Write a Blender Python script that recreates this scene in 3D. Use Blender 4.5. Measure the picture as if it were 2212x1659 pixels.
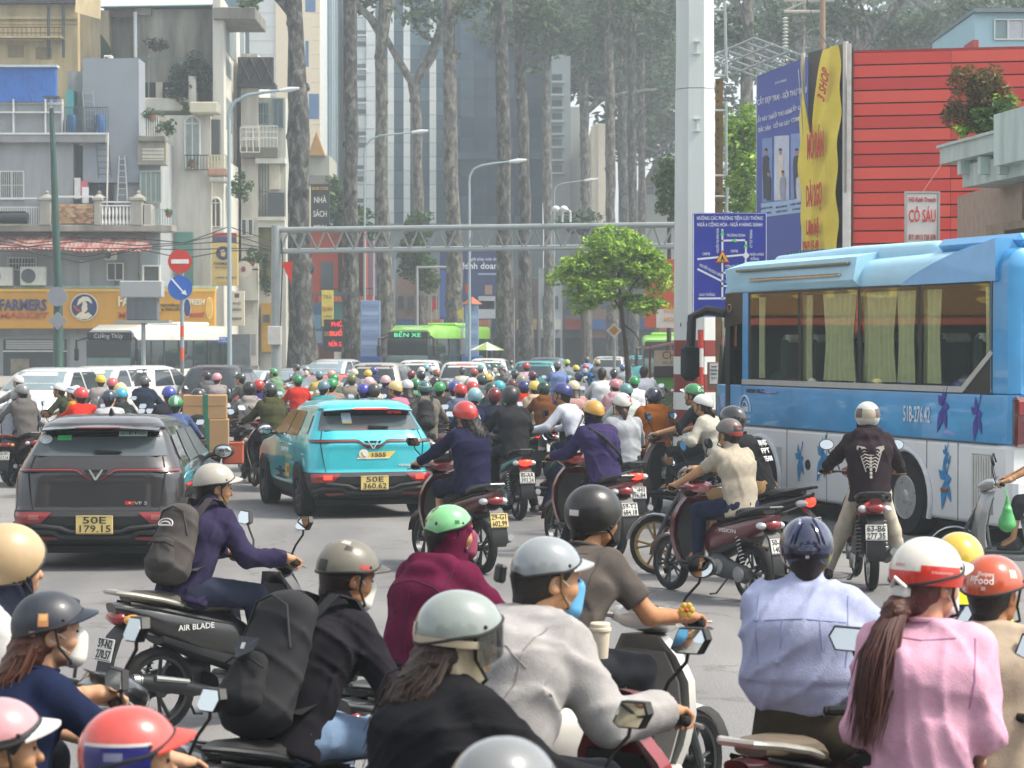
import bpy,math,random
import numpy as np
from mathutils import Vector,Matrix
random.seed(7);np.random.seed(7)
for o in list(bpy.data.objects):bpy.data.objects.remove(o)
SC=bpy.context.scene
COL=SC.collection
R=math.radians
# camera
F,HOR,CX,CY,CAMZ=4752.0,745.0,1106.0,829.5,2.3
TILT=math.atan((CY-HOR)/F)
cam=bpy.data.cameras.new('camera');co=bpy.data.objects.new('camera',cam);COL.objects.link(co)
cam.sensor_width=36.0;cam.lens=36.0*F/2212.0
cam.clip_start=0.1;cam.clip_end=5000
co.location=(0,0,CAMZ);co.rotation_euler=(math.pi/2-TILT,0,0)
cam.dof.use_dof=True;cam.dof.focus_distance=20.0;cam.dof.aperture_fstop=8.0
SC.camera=co
def P(u,v,Y):
 x=(u-CX)/F;y=(CY-v)/F
 dy=math.cos(TILT)+y*math.sin(TILT);dz=-math.sin(TILT)+y*math.cos(TILT)
 t=Y/dy
 return Vector((x*t,Y,CAMZ+dz*t))
def ground_at(u,v):
 p=P(u,v,1.0);t=CAMZ/(CAMZ-p.z)
 return Vector((p.x*t,t,0))
# light
SUN_EL,SUN_AZ=54.0,98.0
w=bpy.data.worlds.new('World');SC.world=w;w.use_nodes=True
nt=w.node_tree;nt.nodes.clear()
sky=nt.nodes.new('ShaderNodeTexSky');sky.sky_type='NISHITA';sky.sun_disc=False
sky.sun_elevation=R(SUN_EL);sky.sun_rotation=R(SUN_AZ)
sky.air_density=1.0;sky.dust_density=2.5;sky.ozone_density=1.0
bg=nt.nodes.new('ShaderNodeBackground');bg.inputs[1].default_value=0.13
hs=nt.nodes.new('ShaderNodeHueSaturation');hs.inputs['Saturation'].default_value=0.24
wo=nt.nodes.new('ShaderNodeOutputWorld')
nt.links.new(sky.outputs[0],hs.inputs['Color']);nt.links.new(hs.outputs[0],bg.inputs[0]);nt.links.new(bg.outputs[0],wo.inputs[0])
sl=bpy.data.lights.new('sun','SUN');so=bpy.data.objects.new('sun',sl);COL.objects.link(so)
sl.energy=2.0;sl.angle=R(9);sl.color=(1.0,0.90,0.76)
sd=Vector((math.sin(R(SUN_AZ))*math.cos(R(SUN_EL)),math.cos(R(SUN_AZ))*math.cos(R(SUN_EL)),math.sin(R(SUN_EL))))
so.rotation_euler=sd.to_track_quat('Z','Y').to_euler();so.location=sd*60
SC.view_settings.view_transform='Standard';SC.view_settings.look='None'
SC.view_settings.gamma=1.0;SC.view_settings.exposure=1.3
SC.cycles.use_denoising=True
SC.cycles.max_bounces=7;SC.cycles.diffuse_bounces=2;SC.cycles.glossy_bounces=3
SC.cycles.transmission_bounces=4;SC.cycles.transparent_max_bounces=10;SC.cycles.volume_bounces=0
SC.cycles.caustics_reflective=False;SC.cycles.caustics_refractive=False
# materials
def C(h):
 h=h.lstrip('#');c=[int(h[i:i+2],16)/255 for i in(0,2,4)]
 return tuple((x/12.92 if x<=.04045 else((x+.055)/1.055)**2.4)for x in c)
_M={}
def M(col,rough=.6,metal=0.,var=.10,scale=5.,bump=0.,bscale=60.,coat=0.,emit=0.,spec=.5,folds=0.,stain=None,stain_amt=.5,streak=False,trans=0.,sheen=0.):
 key=(col,rough,metal,var,scale,bump,bscale,coat,emit,spec,folds,stain,stain_amt,streak,trans,sheen)
 if key in _M:return _M[key]
 m=bpy.data.materials.new('mat_%d'%len(_M));_M[key]=m
 m.use_nodes=True;t=m.node_tree;b=t.nodes['Principled BSDF']
 c=C(col)if isinstance(col,str)else col
 b.inputs['Roughness'].default_value=rough;b.inputs['Metallic'].default_value=metal
 b.inputs['Specular IOR Level'].default_value=spec
 b.inputs['Coat Weight'].default_value=coat;b.inputs['Coat Roughness'].default_value=.04
 if trans:b.inputs['Transmission Weight'].default_value=trans
 if sheen:b.inputs['Sheen Weight'].default_value=sheen
 N=t.nodes.new;L=t.links.new
 tc=N('ShaderNodeTexCoord')
 src=None
 if var or stain:
  mp=N('ShaderNodeMapping');L(tc.outputs['Object'],mp.inputs[0])
  if streak:mp.inputs['Scale'].default_value=(1,1,.14)
  no=N('ShaderNodeTexNoise');no.inputs['Scale'].default_value=scale;no.inputs['Detail'].default_value=5;no.inputs['Roughness'].default_value=.65
  L(mp.outputs[0],no.inputs[0])
  rp=N('ShaderNodeValToRGB');rp.color_ramp.elements[0].position=.3;rp.color_ramp.elements[1].position=.72
  L(no.outputs[0],rp.inputs[0])
  if stain:
   s=C(stain);rp.color_ramp.elements[0].color=tuple(s[i]*stain_amt+c[i]*(1-stain_amt)for i in range(3))+(1,)
   rp.color_ramp.elements[1].color=c+(1,)
  else:
   rp.color_ramp.elements[0].color=tuple(x*(1-var)for x in c)+(1,)
   rp.color_ramp.elements[1].color=tuple(min(1,x*(1+var))for x in c)+(1,)
  src=rp.outputs[0]
  L(src,b.inputs['Base Color'])
  mr=N('ShaderNodeMapRange');mr.inputs[3].default_value=max(0,rough-.06);mr.inputs[4].default_value=min(1,rough+.08)
  L(no.outputs[0],mr.inputs[0]);L(mr.outputs[0],b.inputs['Roughness'])
 else:
  b.inputs['Base Color'].default_value=c+(1,)
 last=None
 if folds:
  mp2=N('ShaderNodeMapping');mp2.inputs['Rotation'].default_value=(.5,.3,.6);mp2.inputs['Scale'].default_value=(1,1,.45);L(tc.outputs['Object'],mp2.inputs[0])
  n2=N('ShaderNodeTexNoise');n2.noise_type='RIDGED_MULTIFRACTAL';n2.inputs['Scale'].default_value=5.5;n2.inputs['Detail'].default_value=2.5;n2.inputs['Distortion'].default_value=.35
  L(mp2.outputs[0],n2.inputs[0])
  bu=N('ShaderNodeBump');bu.inputs['Strength'].default_value=min(1,folds);bu.inputs['Distance'].default_value=.03
  L(n2.outputs[0],bu.inputs['Height']);last=bu
 if bump:
  n3=N('ShaderNodeTexNoise');n3.inputs['Scale'].default_value=bscale;n3.inputs['Detail'].default_value=3
  L(tc.outputs['Object'],n3.inputs[0])
  b3=N('ShaderNodeBump');b3.inputs['Strength'].default_value=bump;b3.inputs['Distance'].default_value=.01
  L(n3.outputs[0],b3.inputs['Height'])
  if last:L(last.outputs[0],b3.inputs['Normal'])
  last=b3
 if last:L(last.outputs[0],b.inputs['Normal'])
 if emit:
  b.inputs['Emission Color'].default_value=c+(1,);b.inputs['Emission Strength'].default_value=emit
 return m
def cloth(col,folds=.8):return M(col,.9,var=.13,scale=16,folds=folds,bump=.22,bscale=150,spec=.15)
def paint(col,metal=.15):return M(col,.32,metal,var=.05,scale=3,coat=1.0)
def plastic(col,rough=.45):return M(col,rough,var=.08,scale=14)
def rubber():return M('#101011',.85,var=.2,scale=20,bump=.3,bscale=150)
def chrome():return M('#c9c9c6',.18,1.0,var=.06)
def steel(col='#9b9d9c'):return M(col,.38,.85,var=.12,scale=20)
def dark():return M('#101112',.5,var=.2,scale=12)
def skin(col='#b98a68'):return M(col,.55,var=.12,scale=14,bump=.1,bscale=200,spec=.35)
def glass_dark(col='#14191c'):return M(col,.06,var=.05,scale=2,spec=.8)
def glassy(tint,mix=.75,rough=.02):
 key=('glassy',tint,mix)
 if key in _M:return _M[key]
 m=bpy.data.materials.new('mat_pane_%d'%len(_M));_M[key]=m;m.use_nodes=True;t=m.node_tree;t.nodes.clear()
 N=t.nodes.new;L=t.links.new
 out=N('ShaderNodeOutputMaterial');tr=N('ShaderNodeBsdfTransparent');gl=N('ShaderNodeBsdfGlossy');mx=N('ShaderNodeMixShader')
 tr.inputs[0].default_value=C(tint)+(1,);gl.inputs['Roughness'].default_value=rough;gl.inputs[0].default_value=(.9,.95,.95,1)
 lw=N('ShaderNodeLayerWeight');lw.inputs[0].default_value=.5;pw=N('ShaderNodeMath');pw.operation='POWER';pw.inputs[1].default_value=4
 ma=N('ShaderNodeMath');ma.operation='MULTIPLY_ADD';ma.inputs[1].default_value=.9;ma.inputs[2].default_value=1-mix
 L(lw.outputs['Facing'],pw.inputs[0]);L(pw.outputs[0],ma.inputs[0]);L(ma.outputs[0],mx.inputs[0]);L(tr.outputs[0],mx.inputs[1]);L(gl.outputs[0],mx.inputs[2]);L(mx.outputs[0],out.inputs[0])
 return m
def leafmat(c1,c2,c3=None):
 key=('leaf',c1,c2)
 if key in _M:return _M[key]
 m=bpy.data.materials.new('mat_leaf_%d'%len(_M));_M[key]=m;m.use_nodes=True;t=m.node_tree;b=t.nodes['Principled BSDF']
 N=t.nodes.new;L=t.links.new
 ge=N('ShaderNodeNewGeometry');rp=N('ShaderNodeValToRGB')
 L(ge.outputs['Random Per Island'],rp.inputs[0])
 rp.color_ramp.elements[0].color=C(c1)+(1,);rp.color_ramp.elements[1].color=C(c2)+(1,)
 L(rp.outputs[0],b.inputs['Base Color']);b.inputs['Roughness'].default_value=.6;b.inputs['Specular IOR Level'].default_value=.3
 tl=N('ShaderNodeBsdfTranslucent');mx=N('ShaderNodeMixShader');mx.inputs[0].default_value=.25
 L(rp.outputs[0],tl.inputs[0]);L(b.outputs[0],mx.inputs[1]);L(tl.outputs[0],mx.inputs[2]);L(mx.outputs[0],t.nodes['Material Output'].inputs[0])
 return m
# mesh building
class MB:
 def __init__(s):s.v=[];s.f=[];s.m=[];s.cur=0;s.T=None
 def mat(s,i):s.cur=i;return s
 def add(s,vs,fs):
  n=len(s.v)
  if s.T is not None:vs=[s.T@Vector(p)for p in vs]
  s.v.extend(tuple(p)for p in vs);s.f.extend(tuple(n+i for i in f)for f in fs);s.m.extend([s.cur]*len(fs));return s
 def box(s,x0,x1,y0,y1,z0,z1,b=0.):
  if x0>x1:x0,x1=x1,x0
  if y0>y1:y0,y1=y1,y0
  if z0>z1:z0,z1=z1,z0
  if not b:
   return s.add([(x0,y0,z0),(x1,y0,z0),(x1,y1,z0),(x0,y1,z0),(x0,y0,z1),(x1,y0,z1),(x1,y1,z1),(x0,y1,z1)],[(3,2,1,0),(4,5,6,7),(0,1,5,4),(1,2,6,5),(2,3,7,6),(3,0,4,7)])
  b=min(b,(x1-x0)*.49,(y1-y0)*.49,(z1-z0)*.49)
  lo,hi=(x0,y0,z0),(x1,y1,z1);vs=[];idx={}
  for sx in(0,1):
   for sy in(0,1):
    for sz in(0,1):
     sg=(sx,sy,sz)
     for a in range(3):
      p=[(hi[k]if sg[k]else lo[k])if k==a else(hi[k]-b if sg[k]else lo[k]+b)for k in range(3)]
      idx[(sg,a)]=len(vs);vs.append(p)
  fs=[]
  def outw(f):
   c=Vector(((x0+x1)/2,(y0+y1)/2,(z0+z1)/2));q=[Vector(vs[i])for i in f]
   n=(q[1]-q[0]).cross(q[2]-q[0]);m=sum(q,Vector())/len(q)
   return f if n.dot(m-c)>0 else f[::-1]
  for a in range(3):
   o1,o2=[k for k in range(3)if k!=a]
   for sg in(0,1):
    q=[]
    for s1,s2 in((0,0),(1,0),(1,1),(0,1)):
     g=[0,0,0];g[a]=sg;g[o1]=s1;g[o2]=s2;q.append(idx[(tuple(g),a)])
    fs.append(outw(q))
   for s1 in(0,1):
    for s2 in(0,1):
     g0=[0,0,0];g0[o1]=s1;g0[o2]=s2;g1=list(g0);g1[a]=1
     fs.append(outw([idx[(tuple(g0),o1)],idx[(tuple(g0),o2)],idx[(tuple(g1),o2)],idx[(tuple(g1),o1)]]))
  for sx in(0,1):
   for sy in(0,1):
    for sz in(0,1):fs.append(outw([idx[((sx,sy,sz),a)]for a in range(3)]))
  return s.add(vs,fs)
 def tube(s,pts,r,n=8,caps=True,closed=False):
  pts=[Vector(p)for p in pts];k=len(pts)
  rs=r if isinstance(r,(list,tuple))else[r]*k
  vs=[];fs=[];up=None
  for i,p in enumerate(pts):
   if closed:d=pts[(i+1)%k]-pts[i-1]
   else:d=pts[min(i+1,k-1)]-pts[max(i-1,0)]
   if d.length<1e-9:d=Vector((0,0,1))
   d.normalize()
   if up is None:up=Vector((0,0,1))if abs(d.z)<.9 else Vector((0,1,0))
   a=d.cross(up);a.normalize();b=a.cross(d);up=b
   for j in range(n):
    an=2*math.pi*j/n
    vs.append(p+(a*math.cos(an)+b*math.sin(an))*rs[i])
  for i in range(k if closed else k-1):
   for j in range(n):
    q=((i+1)%k)*n
    fs.append((i*n+j,i*n+(j+1)%n,q+(j+1)%n,q+j)[::-1])
  if caps and not closed:fs.append(tuple(range(n)));fs.append(tuple(range((k-1)*n,k*n))[::-1])
  return s.add(vs,[f[::-1]for f in fs])
 def lathe(s,prof,n=16,c=(0,0,0),axis='z',cap=True):
  vs=[];fs=[]
  for(r,z)in prof:
   for j in range(n):
    a=2*math.pi*j/n;x,y=r*math.cos(a),r*math.sin(a)
    p=(x,y,z)if axis=='z' else((z,x,y)if axis=='x' else(y,z,x))
    vs.append((p[0]+c[0],p[1]+c[1],p[2]+c[2]))
  for i in range(len(prof)-1):
   for j in range(n):fs.append((i*n+j,i*n+(j+1)%n,(i+1)*n+(j+1)%n,(i+1)*n+j))
  if cap:
   fs.append(tuple(range(n))[::-1]);k=len(prof)-1;fs.append(tuple(range(k*n,k*n+n)))
  return s.add(vs,fs)
 def loft(s,rings,cap=True,closed=True):
  n=len(rings[0]);vs=[p for r in rings for p in r];fs=[]
  for i in range(len(rings)-1):
   for j in range(n if closed else n-1):fs.append((i*n+j,i*n+(j+1)%n,(i+1)*n+(j+1)%n,(i+1)*n+j))
  if cap:fs.append(tuple(range(n))[::-1]);k=len(rings)-1;fs.append(tuple(range(k*n,k*n+n)))
  return s.add(vs,fs)
 def sweep(s,st,n=14,cap=True):
  rings=[]
  for q in st:
   x,y,z,hw,hh=q[:5];pt=q[5]if len(q)>5 else 0;e=q[6]if len(q)>6 else.75
   ring=[]
   for j in range(n):
    a=2*math.pi*j/n;ca,sa=math.cos(a),math.sin(a)
    dx=math.copysign(abs(ca)**e,ca)*hw;dz=math.copysign(abs(sa)**e,sa)*hh
    ring.append((x+dx,y-dz*math.sin(pt),z+dz*math.cos(pt)))
   rings.append(ring[::-1])
  return s.loft(rings,cap)
 def ell(s,c,r,nu=14,nv=9,z0=-1.,z1=1.):
  rings=[]
  for i in range(nv+1):
   t=-math.pi/2+math.pi*i/nv
   z=max(z0,min(z1,math.sin(t)));rr=math.sqrt(max(0,1-z*z))+1e-4
   rings.append([(c[0]+r[0]*rr*math.cos(2*math.pi*j/nu),c[1]+r[1]*rr*math.sin(2*math.pi*j/nu),c[2]+r[2]*z)for j in range(nu)])
  return s.loft(rings)
 def poly(s,pts,d):
  pts=[Vector(p)for p in pts];d=Vector(d);n=len(pts)
  nor=Vector((0,0,0))
  for i in range(n):nor+=pts[i].cross(pts[(i+1)%n])
  if nor.dot(d)>0:pts=pts[::-1]
  vs=pts+[p+d for p in pts]
  fs=[tuple(range(n)),tuple(range(n,2*n))[::-1]]+[(i,i+n,(i+1)%n+n,(i+1)%n)for i in range(n)]
  return s.add(vs,fs)
 def grid(s,fn,nu,nv):
  vs=[fn(i/nu,j/nv)for j in range(nv+1)for i in range(nu+1)]
  return s.add(vs,[(j*(nu+1)+i,j*(nu+1)+i+1,(j+1)*(nu+1)+i+1,(j+1)*(nu+1)+i)for j in range(nv)for i in range(nu)])
 def mesh(s,name,mats,smooth=35):
  me=bpy.data.meshes.new(name);me.from_pydata(s.v,[],s.f)
  for m in(mats if isinstance(mats,(list,tuple))else[mats]):me.materials.append(m)
  if any(s.m):me.polygons.foreach_set('material_index',s.m)
  if smooth:
   me.polygons.foreach_set('use_smooth',[True]*len(me.polygons));me.set_sharp_from_angle(angle=R(smooth))
  me.update();return me
 def build(s,name,mats,parent=None,smooth=35,**kw):
  return link(name,s.mesh(name,mats,smooth),parent,**kw)
def link(name,me,parent=None,label=None,cat=None,group=None,kind=None,loc=None,rz=None):
 o=bpy.data.objects.new(name,me);COL.objects.link(o)
 if parent is not None:o.parent=parent
 if label:o['label']=label
 if cat:o['category']=cat
 if group:o['group']=group
 if kind:o['kind']=kind
 if loc is not None:o.location=loc
 if rz is not None:o.rotation_euler=(0,0,rz)
 return o
def thing(name,label,cat,loc=(0,0,0),rz=0.,group=None):
 o=link(name,None,None,label,cat,group,None,loc,rz);o.empty_display_size=.1;return o
def copy_tree(o,parent=None):
 c=o.copy();COL.objects.link(c);c.parent=parent
 for ch in[x for x in KIDS.get(o.name,o.children)]:copy_tree(ch,c)
 return c
KIDS={}
_FONTS={}
def text_mesh(s,size,depth=.004,bold=0.,width=None,align='CENTER',cond=1.0):
 cu=bpy.data.curves.new('lettering','FONT');cu.body=s;cu.size=size;cu.extrude=depth/2;cu.offset=bold*size
 cu.align_x=align;cu.align_y='CENTER';cu.resolution_u=2
 ob=bpy.data.objects.new('lettering_tmp',cu)
 me=bpy.data.meshes.new_from_object(ob)
 bpy.data.objects.remove(ob);bpy.data.curves.remove(cu)
 n=len(me.vertices)
 if n:
  a=np.empty(n*3);me.vertices.foreach_get('co',a);a=a.reshape(-1,3)
  w0=a[:,0].max()-a[:,0].min()
  k=(width/w0)if width else cond
  a[:,0]*=k;me.vertices.foreach_set('co',a.ravel());me.update()
 return me
def lettering(s,size,o,right,up,mat,parent,name='lettering',**kw):
 me=text_mesh(s,size,**kw);me.materials.clear();me.materials.append(mat)
 r=Vector(right).normalized();u=Vector(up);u=(u-r*u.dot(r)).normalized();n=r.cross(u)
 m=Matrix((r,u,n)).transposed();o=Vector(o)
 a=np.empty(len(me.vertices)*3);me.vertices.foreach_get('co',a);a=a.reshape(-1,3)
 a=a@np.array(m.transposed())+np.array(o);me.vertices.foreach_set('co',a.ravel());me.update()
 return link(name,me,parent)
# ground
def X(u,Y):return(u-CX)/F*Y
def Z(v,Y):return CAMZ-(v-HOR)/F*Y
UP,RT=(0,0,1),(1,0,0)
def asphalt():
 m=bpy.data.materials.new('asphalt');m.use_nodes=True;t=m.node_tree;b=t.nodes['Principled BSDF'];N=t.nodes.new;L=t.links.new
 tc=N('ShaderNodeTexCoord');n1=N('ShaderNodeTexNoise');n1.inputs['Scale'].default_value=.8;n1.inputs['Detail'].default_value=6
 n2=N('ShaderNodeTexNoise');n2.inputs['Scale'].default_value=90;n2.inputs['Detail'].default_value=3
 mp=N('ShaderNodeMapping');mp.inputs['Scale'].default_value=(1,.25,1);L(tc.outputs['Object'],mp.inputs[0]);L(mp.outputs[0],n1.inputs[0]);L(tc.outputs['Object'],n2.inputs[0])
 r1=N('ShaderNodeValToRGB');r1.color_ramp.elements[0].position=.35;r1.color_ramp.elements[1].position=.7
 r1.color_ramp.elements[0].color=(.17,.17,.173,1);r1.color_ramp.elements[1].color=(.28,.276,.27,1);L(n1.outputs[0],r1.inputs[0])
 r2=N('ShaderNodeValToRGB');r2.color_ramp.elements[0].position=.3;r2.color_ramp.elements[1].position=.75
 r2.color_ramp.elements[0].color=(.45,.45,.45,1);r2.color_ramp.elements[1].color=(1.35,1.35,1.35,1);L(n2.outputs[0],r2.inputs[0])
 n4=N('ShaderNodeTexVoronoi');n4.inputs['Scale'].default_value=1.3;L(mp.outputs[0],n4.inputs[0])
 r4=N('ShaderNodeValToRGB');r4.color_ramp.elements[0].position=.02;r4.color_ramp.elements[1].position=.16
 r4.color_ramp.elements[0].color=(.55,.54,.52,1);r4.color_ramp.elements[1].color=(1,1,1,1);L(n4.outputs['Distance'],r4.inputs[0])
 mx=N('ShaderNodeMix');mx.data_type='RGBA';mx.blend_type='MULTIPLY';mx.inputs[0].default_value=1;L(r1.outputs[0],mx.inputs[6]);L(r2.outputs[0],mx.inputs[7])
 m2=N('ShaderNodeMix');m2.data_type='RGBA';m2.blend_type='MULTIPLY';m2.inputs[0].default_value=.6;L(mx.outputs[2],m2.inputs[6]);L(r4.outputs[0],m2.inputs[7])
 n5=N('ShaderNodeTexVoronoi');n5.feature='DISTANCE_TO_EDGE';n5.inputs['Scale'].default_value=.42;n6=N('ShaderNodeTexNoise');n6.inputs['Scale'].default_value=1.7;n6.inputs['Detail'].default_value=6;va=N('ShaderNodeVectorMath');va.operation='ADD';L(tc.outputs['Object'],n6.inputs[0]);L(tc.outputs['Object'],va.inputs[0]);L(n6.outputs['Color'],va.inputs[1]);L(va.outputs[0],n5.inputs[0])
 r5=N('ShaderNodeValToRGB');r5.color_ramp.elements[0].position=.0;r5.color_ramp.elements[1].position=.014;r5.color_ramp.elements[0].color=(.55,.54,.53,1);L(n5.outputs['Distance'],r5.inputs[0])
 m3=N('ShaderNodeMix');m3.data_type='RGBA';m3.blend_type='MULTIPLY';m3.inputs[0].default_value=.7;L(m2.outputs[2],m3.inputs[6]);L(r5.outputs[0],m3.inputs[7]);m2=m3
 L(m2.outputs[2],b.inputs['Base Color']);b.inputs['Roughness'].default_value=.75;b.inputs['Specular IOR Level'].default_value=.3
 bu=N('ShaderNodeBump');bu.inputs['Strength'].default_value=.5;bu.inputs['Distance'].default_value=.01;L(n2.outputs[0],bu.inputs['Height']);L(bu.outputs[0],b.inputs['Normal'])
 return m
g=MB();g.add([(-900,-300,0),(900,-300,0),(900,1500,0),(-900,1500,0)],[(0,1,2,3)])
g.build('road',asphalt(),smooth=0,kind='structure')
pave=M('#8f8a82',.85,var=.18,scale=3,bump=.3,bscale=30)
p=MB();p.box(-60,-9.3,91,400,0,.14,.02);p.build('pavement',pave,kind='structure')
p=MB();p.box(9.6,60,38,400,0,.14,.02);p.build('pavement',pave,kind='structure')
# trees
def bark(c1,c2,c3):
 m=bpy.data.materials.new('bark');m.use_nodes=True;t=m.node_tree;b=t.nodes['Principled BSDF'];N=t.nodes.new;L=t.links.new;b.inputs['Roughness'].default_value=.92;b.inputs['Specular IOR Level'].default_value=.2
 tc=N('ShaderNodeTexCoord');mp=N('ShaderNodeMapping');mp.inputs['Scale'].default_value=(1,1,.45);L(tc.outputs['Object'],mp.inputs[0])
 n1=N('ShaderNodeTexNoise');n1.inputs['Scale'].default_value=4.2;n1.inputs['Detail'].default_value=9;n1.inputs['Roughness'].default_value=.72;n1.inputs['Distortion'].default_value=.6;L(mp.outputs[0],n1.inputs[0])
 r1=N('ShaderNodeValToRGB');e=r1.color_ramp.elements;e[0].position=.38;e[0].color=C(c1)+(1,);e[1].position=.62;e[1].color=C(c3)+(1,);q=e.new(.5);q.color=C(c2)+(1,);L(n1.outputs[0],r1.inputs[0]);L(r1.outputs[0],b.inputs['Base Color'])
 bu=N('ShaderNodeBump');bu.inputs['Strength'].default_value=1;bu.inputs['Distance'].default_value=.12;L(n1.outputs[0],bu.inputs['Height']);L(bu.outputs[0],b.inputs['Normal']);return m
BARK=bark('#252523','#484844','#787871');BARK2=bark('#33332f','#5f5e58','#8a877c')
def limb(mb,pts,rad,n=9,wob=.0,seed=0):
 rn=random.Random(seed);P2=[];R2=[]
 for i in range(len(pts)-1):
  a,b=Vector(pts[i]),Vector(pts[i+1]);k=max(1,int((b-a).length/1.1))
  for j in range(k):
   t=j/k;q=a.lerp(b,t);r=rad[i]*(1-t)+rad[i+1]*t
   if wob:q=q+Vector((rn.uniform(-1,1),rn.uniform(-1,1),0))*wob*r;r*=1+rn.uniform(-.08,.1)
   P2.append(q);R2.append(r)
 P2.append(Vector(pts[-1]));R2.append(rad[-1]);mb.tube(P2,R2,n)
def leaf_cloud(mb,blobs,per,size,seed=1,flat=.6):
 rn=np.random.RandomState(seed);V=[]
 for c,r in blobs:
  k=max(6,int(per*r[0]*r[2]/size**2));d=rn.normal(size=(k,3));d/=np.linalg.norm(d,axis=1)[:,None]
  q=np.array(c)+d*rn.uniform(.35,1,size=(k,1))**.5*np.array(r);a=rn.normal(size=(k,3));a[:,2]*=flat;a/=np.linalg.norm(a,axis=1)[:,None]
  n=rn.normal(size=(k,3));n[:,2]=abs(n[:,2])+.6;b=np.cross(n,a);b/=np.linalg.norm(b,axis=1)[:,None]+1e-9;z=size*rn.uniform(.6,1.4,size=(k,1))
  V.append(np.stack([q-a*z,q+b*z*.42-a*z*.1,q+a*z,q-b*z*.42-a*z*.1],1).reshape(-1,3))
 V=np.concatenate(V);o_=len(mb.v);mb.v.extend(map(tuple,V.tolist()));k=len(V)//4;mb.f.extend((o_+4*i,o_+4*i+1,o_+4*i+2,o_+4*i+3)for i in range(k));mb.m.extend([0]*k)
def crown_blobs(c,r,n,seed,br=(.3,.5)):
 rn=random.Random(seed);out=[]
 for _ in range(n):
  d=Vector((rn.gauss(0,1),rn.gauss(0,1),rn.gauss(0,1))).normalized()*rn.uniform(.35,.95)
  k=rn.uniform(*br);out.append(((c[0]+d.x*r[0],c[1]+d.y*r[1],c[2]+d.z*r[2]),(r[0]*k,r[1]*k,r[2]*k*.8)))
 return out
DARKLEAF=leafmat('#22321f','#566f4c');MIDLEAF=leafmat('#2f4a22','#587a35');LIMELEAF=leafmat('#56882a','#b3d052');DRYLEAF=leafmat('#5a4a2e','#8a6a40')
def tall_tree(label,Y,line,br=(),crown=None,seed=0,barkm=None,dY=0,group='tall trees lining the street'):
 base=line[-1];o=thing('tall_tree',label,'tree',(X(base[0],Y),Y,0),group=group)
 off=Vector(o.location);t=MB()
 pts=[Vector((X(u,Y),Y,Z(v,Y)))-off for u,v,w_ in line];rad=[w_/2/F*Y for u,v,w_ in line]
 pts.append(Vector((0,0,-.1)));rad.append(rad[-1]*1.25)
 limb(t,pts,rad,12,.13,seed)
 rn=random.Random(seed)
 for i in range(7):
  k=rn.uniform(.1,.9)*(len(pts)-2);j=int(k);q=pts[j].lerp(pts[j+1],k-j);rr=rad[j]
  a=rn.uniform(-1.2,1.2)if i%2 else math.pi+rn.uniform(-1,1)
  t.ell(q+Vector((math.cos(a),-abs(math.sin(a)),0))*rr*.85,(rr*.38,rr*.38,rr*.5),8,6)
 t.build('trunk',barkm or BARK,o)
 for i,b in enumerate(br):
  mb=MB();q=[Vector((X(u,Y),Y+(j+0.)*dY,Z(v,Y)))-off for j,(u,v,w_)in enumerate(b)]
  limb(mb,q,[w_/2/F*Y for u,v,w_ in b],8,.1,seed+i+50);mb.build('branch',barkm or BARK,o)
 if crown:
  cb=[];mb=MB()
  for(u,v,ru,rv,n)in crown:cb+=crown_blobs((X(u,Y)-off.x,rn.uniform(-1,1),Z(v,Y)),(ru/F*Y,ru/F*Y*.7,rv/F*Y),int(n*1.5),seed+int(u))
  leaf_cloud(mb,cb,4.5,.22,seed);mb.build('crown',DARKLEAF,o,0)
 return o
S=1.1
tall_tree('thick mottled tree trunk beside the red hanging pennant, first of the street trees',98,[(636,-60,38),(636,0,36),(640,80,36),(645,180,42),(644,300,46),(645,420,48),(650,560,52),(652,690,58),(652,790,70)],[[(640,40,26),(612,10,18),(575,-30,14)],[(648,195,30),(662,190,20),(668,188,16)]],[(600,-30,75,40,6),(545,8,30,18,3)],1)
tall_tree('straight dark mottled trunk in front of the orange building',104,[(758,-60,28),(758,0,28),(757,150,30),(759,300,30),(758,420,32),(758,560,36),(757,690,40),(757,790,46)],[],[(770,-40,60,40,4)],2)
tall_tree('knobbly forked tree trunk standing between two blue pillar banners',114,[(838,-40,26),(830,45,30),(824,120,25),(825,250,24),(824,370,27),(828,520,32),(832,660,36),(834,790,40)],[[(820,68,22),(800,40,16),(775,15,14),(752,-20,10)],[(826,60,22),(845,5,20),(852,-40,18)]],[(800,-5,60,45,7),(875,30,38,26,5)],3,BARK2)
tall_tree('slender pale trunk that splits into a wide fork high up',128,[(893,178,24),(900,230,20),(903,330,20),(904,470,22),(908,620,25),(910,790,28)],[[(893,185,18),(860,130,15),(834,82,13),(815,50,11)],[(895,185,20),(930,125,22),(957,65,24),(975,20,22),(1000,-30,18)],[(960,70,14),(985,40,12),(1010,-10,10)],[(950,95,12),(915,80,9),(890,45,7)]],[(930,25,90,50,10)],4,BARK2)
tall_tree('stout grey trunk with an oval branch scar, right of the forked tree',112,[(972,-40,30),(970,60,27),(972,200,29),(974,330,31),(978,480,33),(981,640,36),(983,790,42)],[[(978,128,14),(990,115,14),(992,118,12)],[(972,60,16),(990,20,14),(1010,-20,12)]],[(1030,10,70,45,8)],5,BARK2)
tall_tree('dark trunk just left of the street lamp in front of the blue glass tower',108,[(1080,-40,28),(1081,60,27),(1084,180,28),(1088,320,29),(1089,470,31),(1090,640,36),(1091,790,42)],[[(1078,20,12),(1060,-5,10),(1035,-30,8)]],[(1100,-20,80,50,9)],6)
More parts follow.
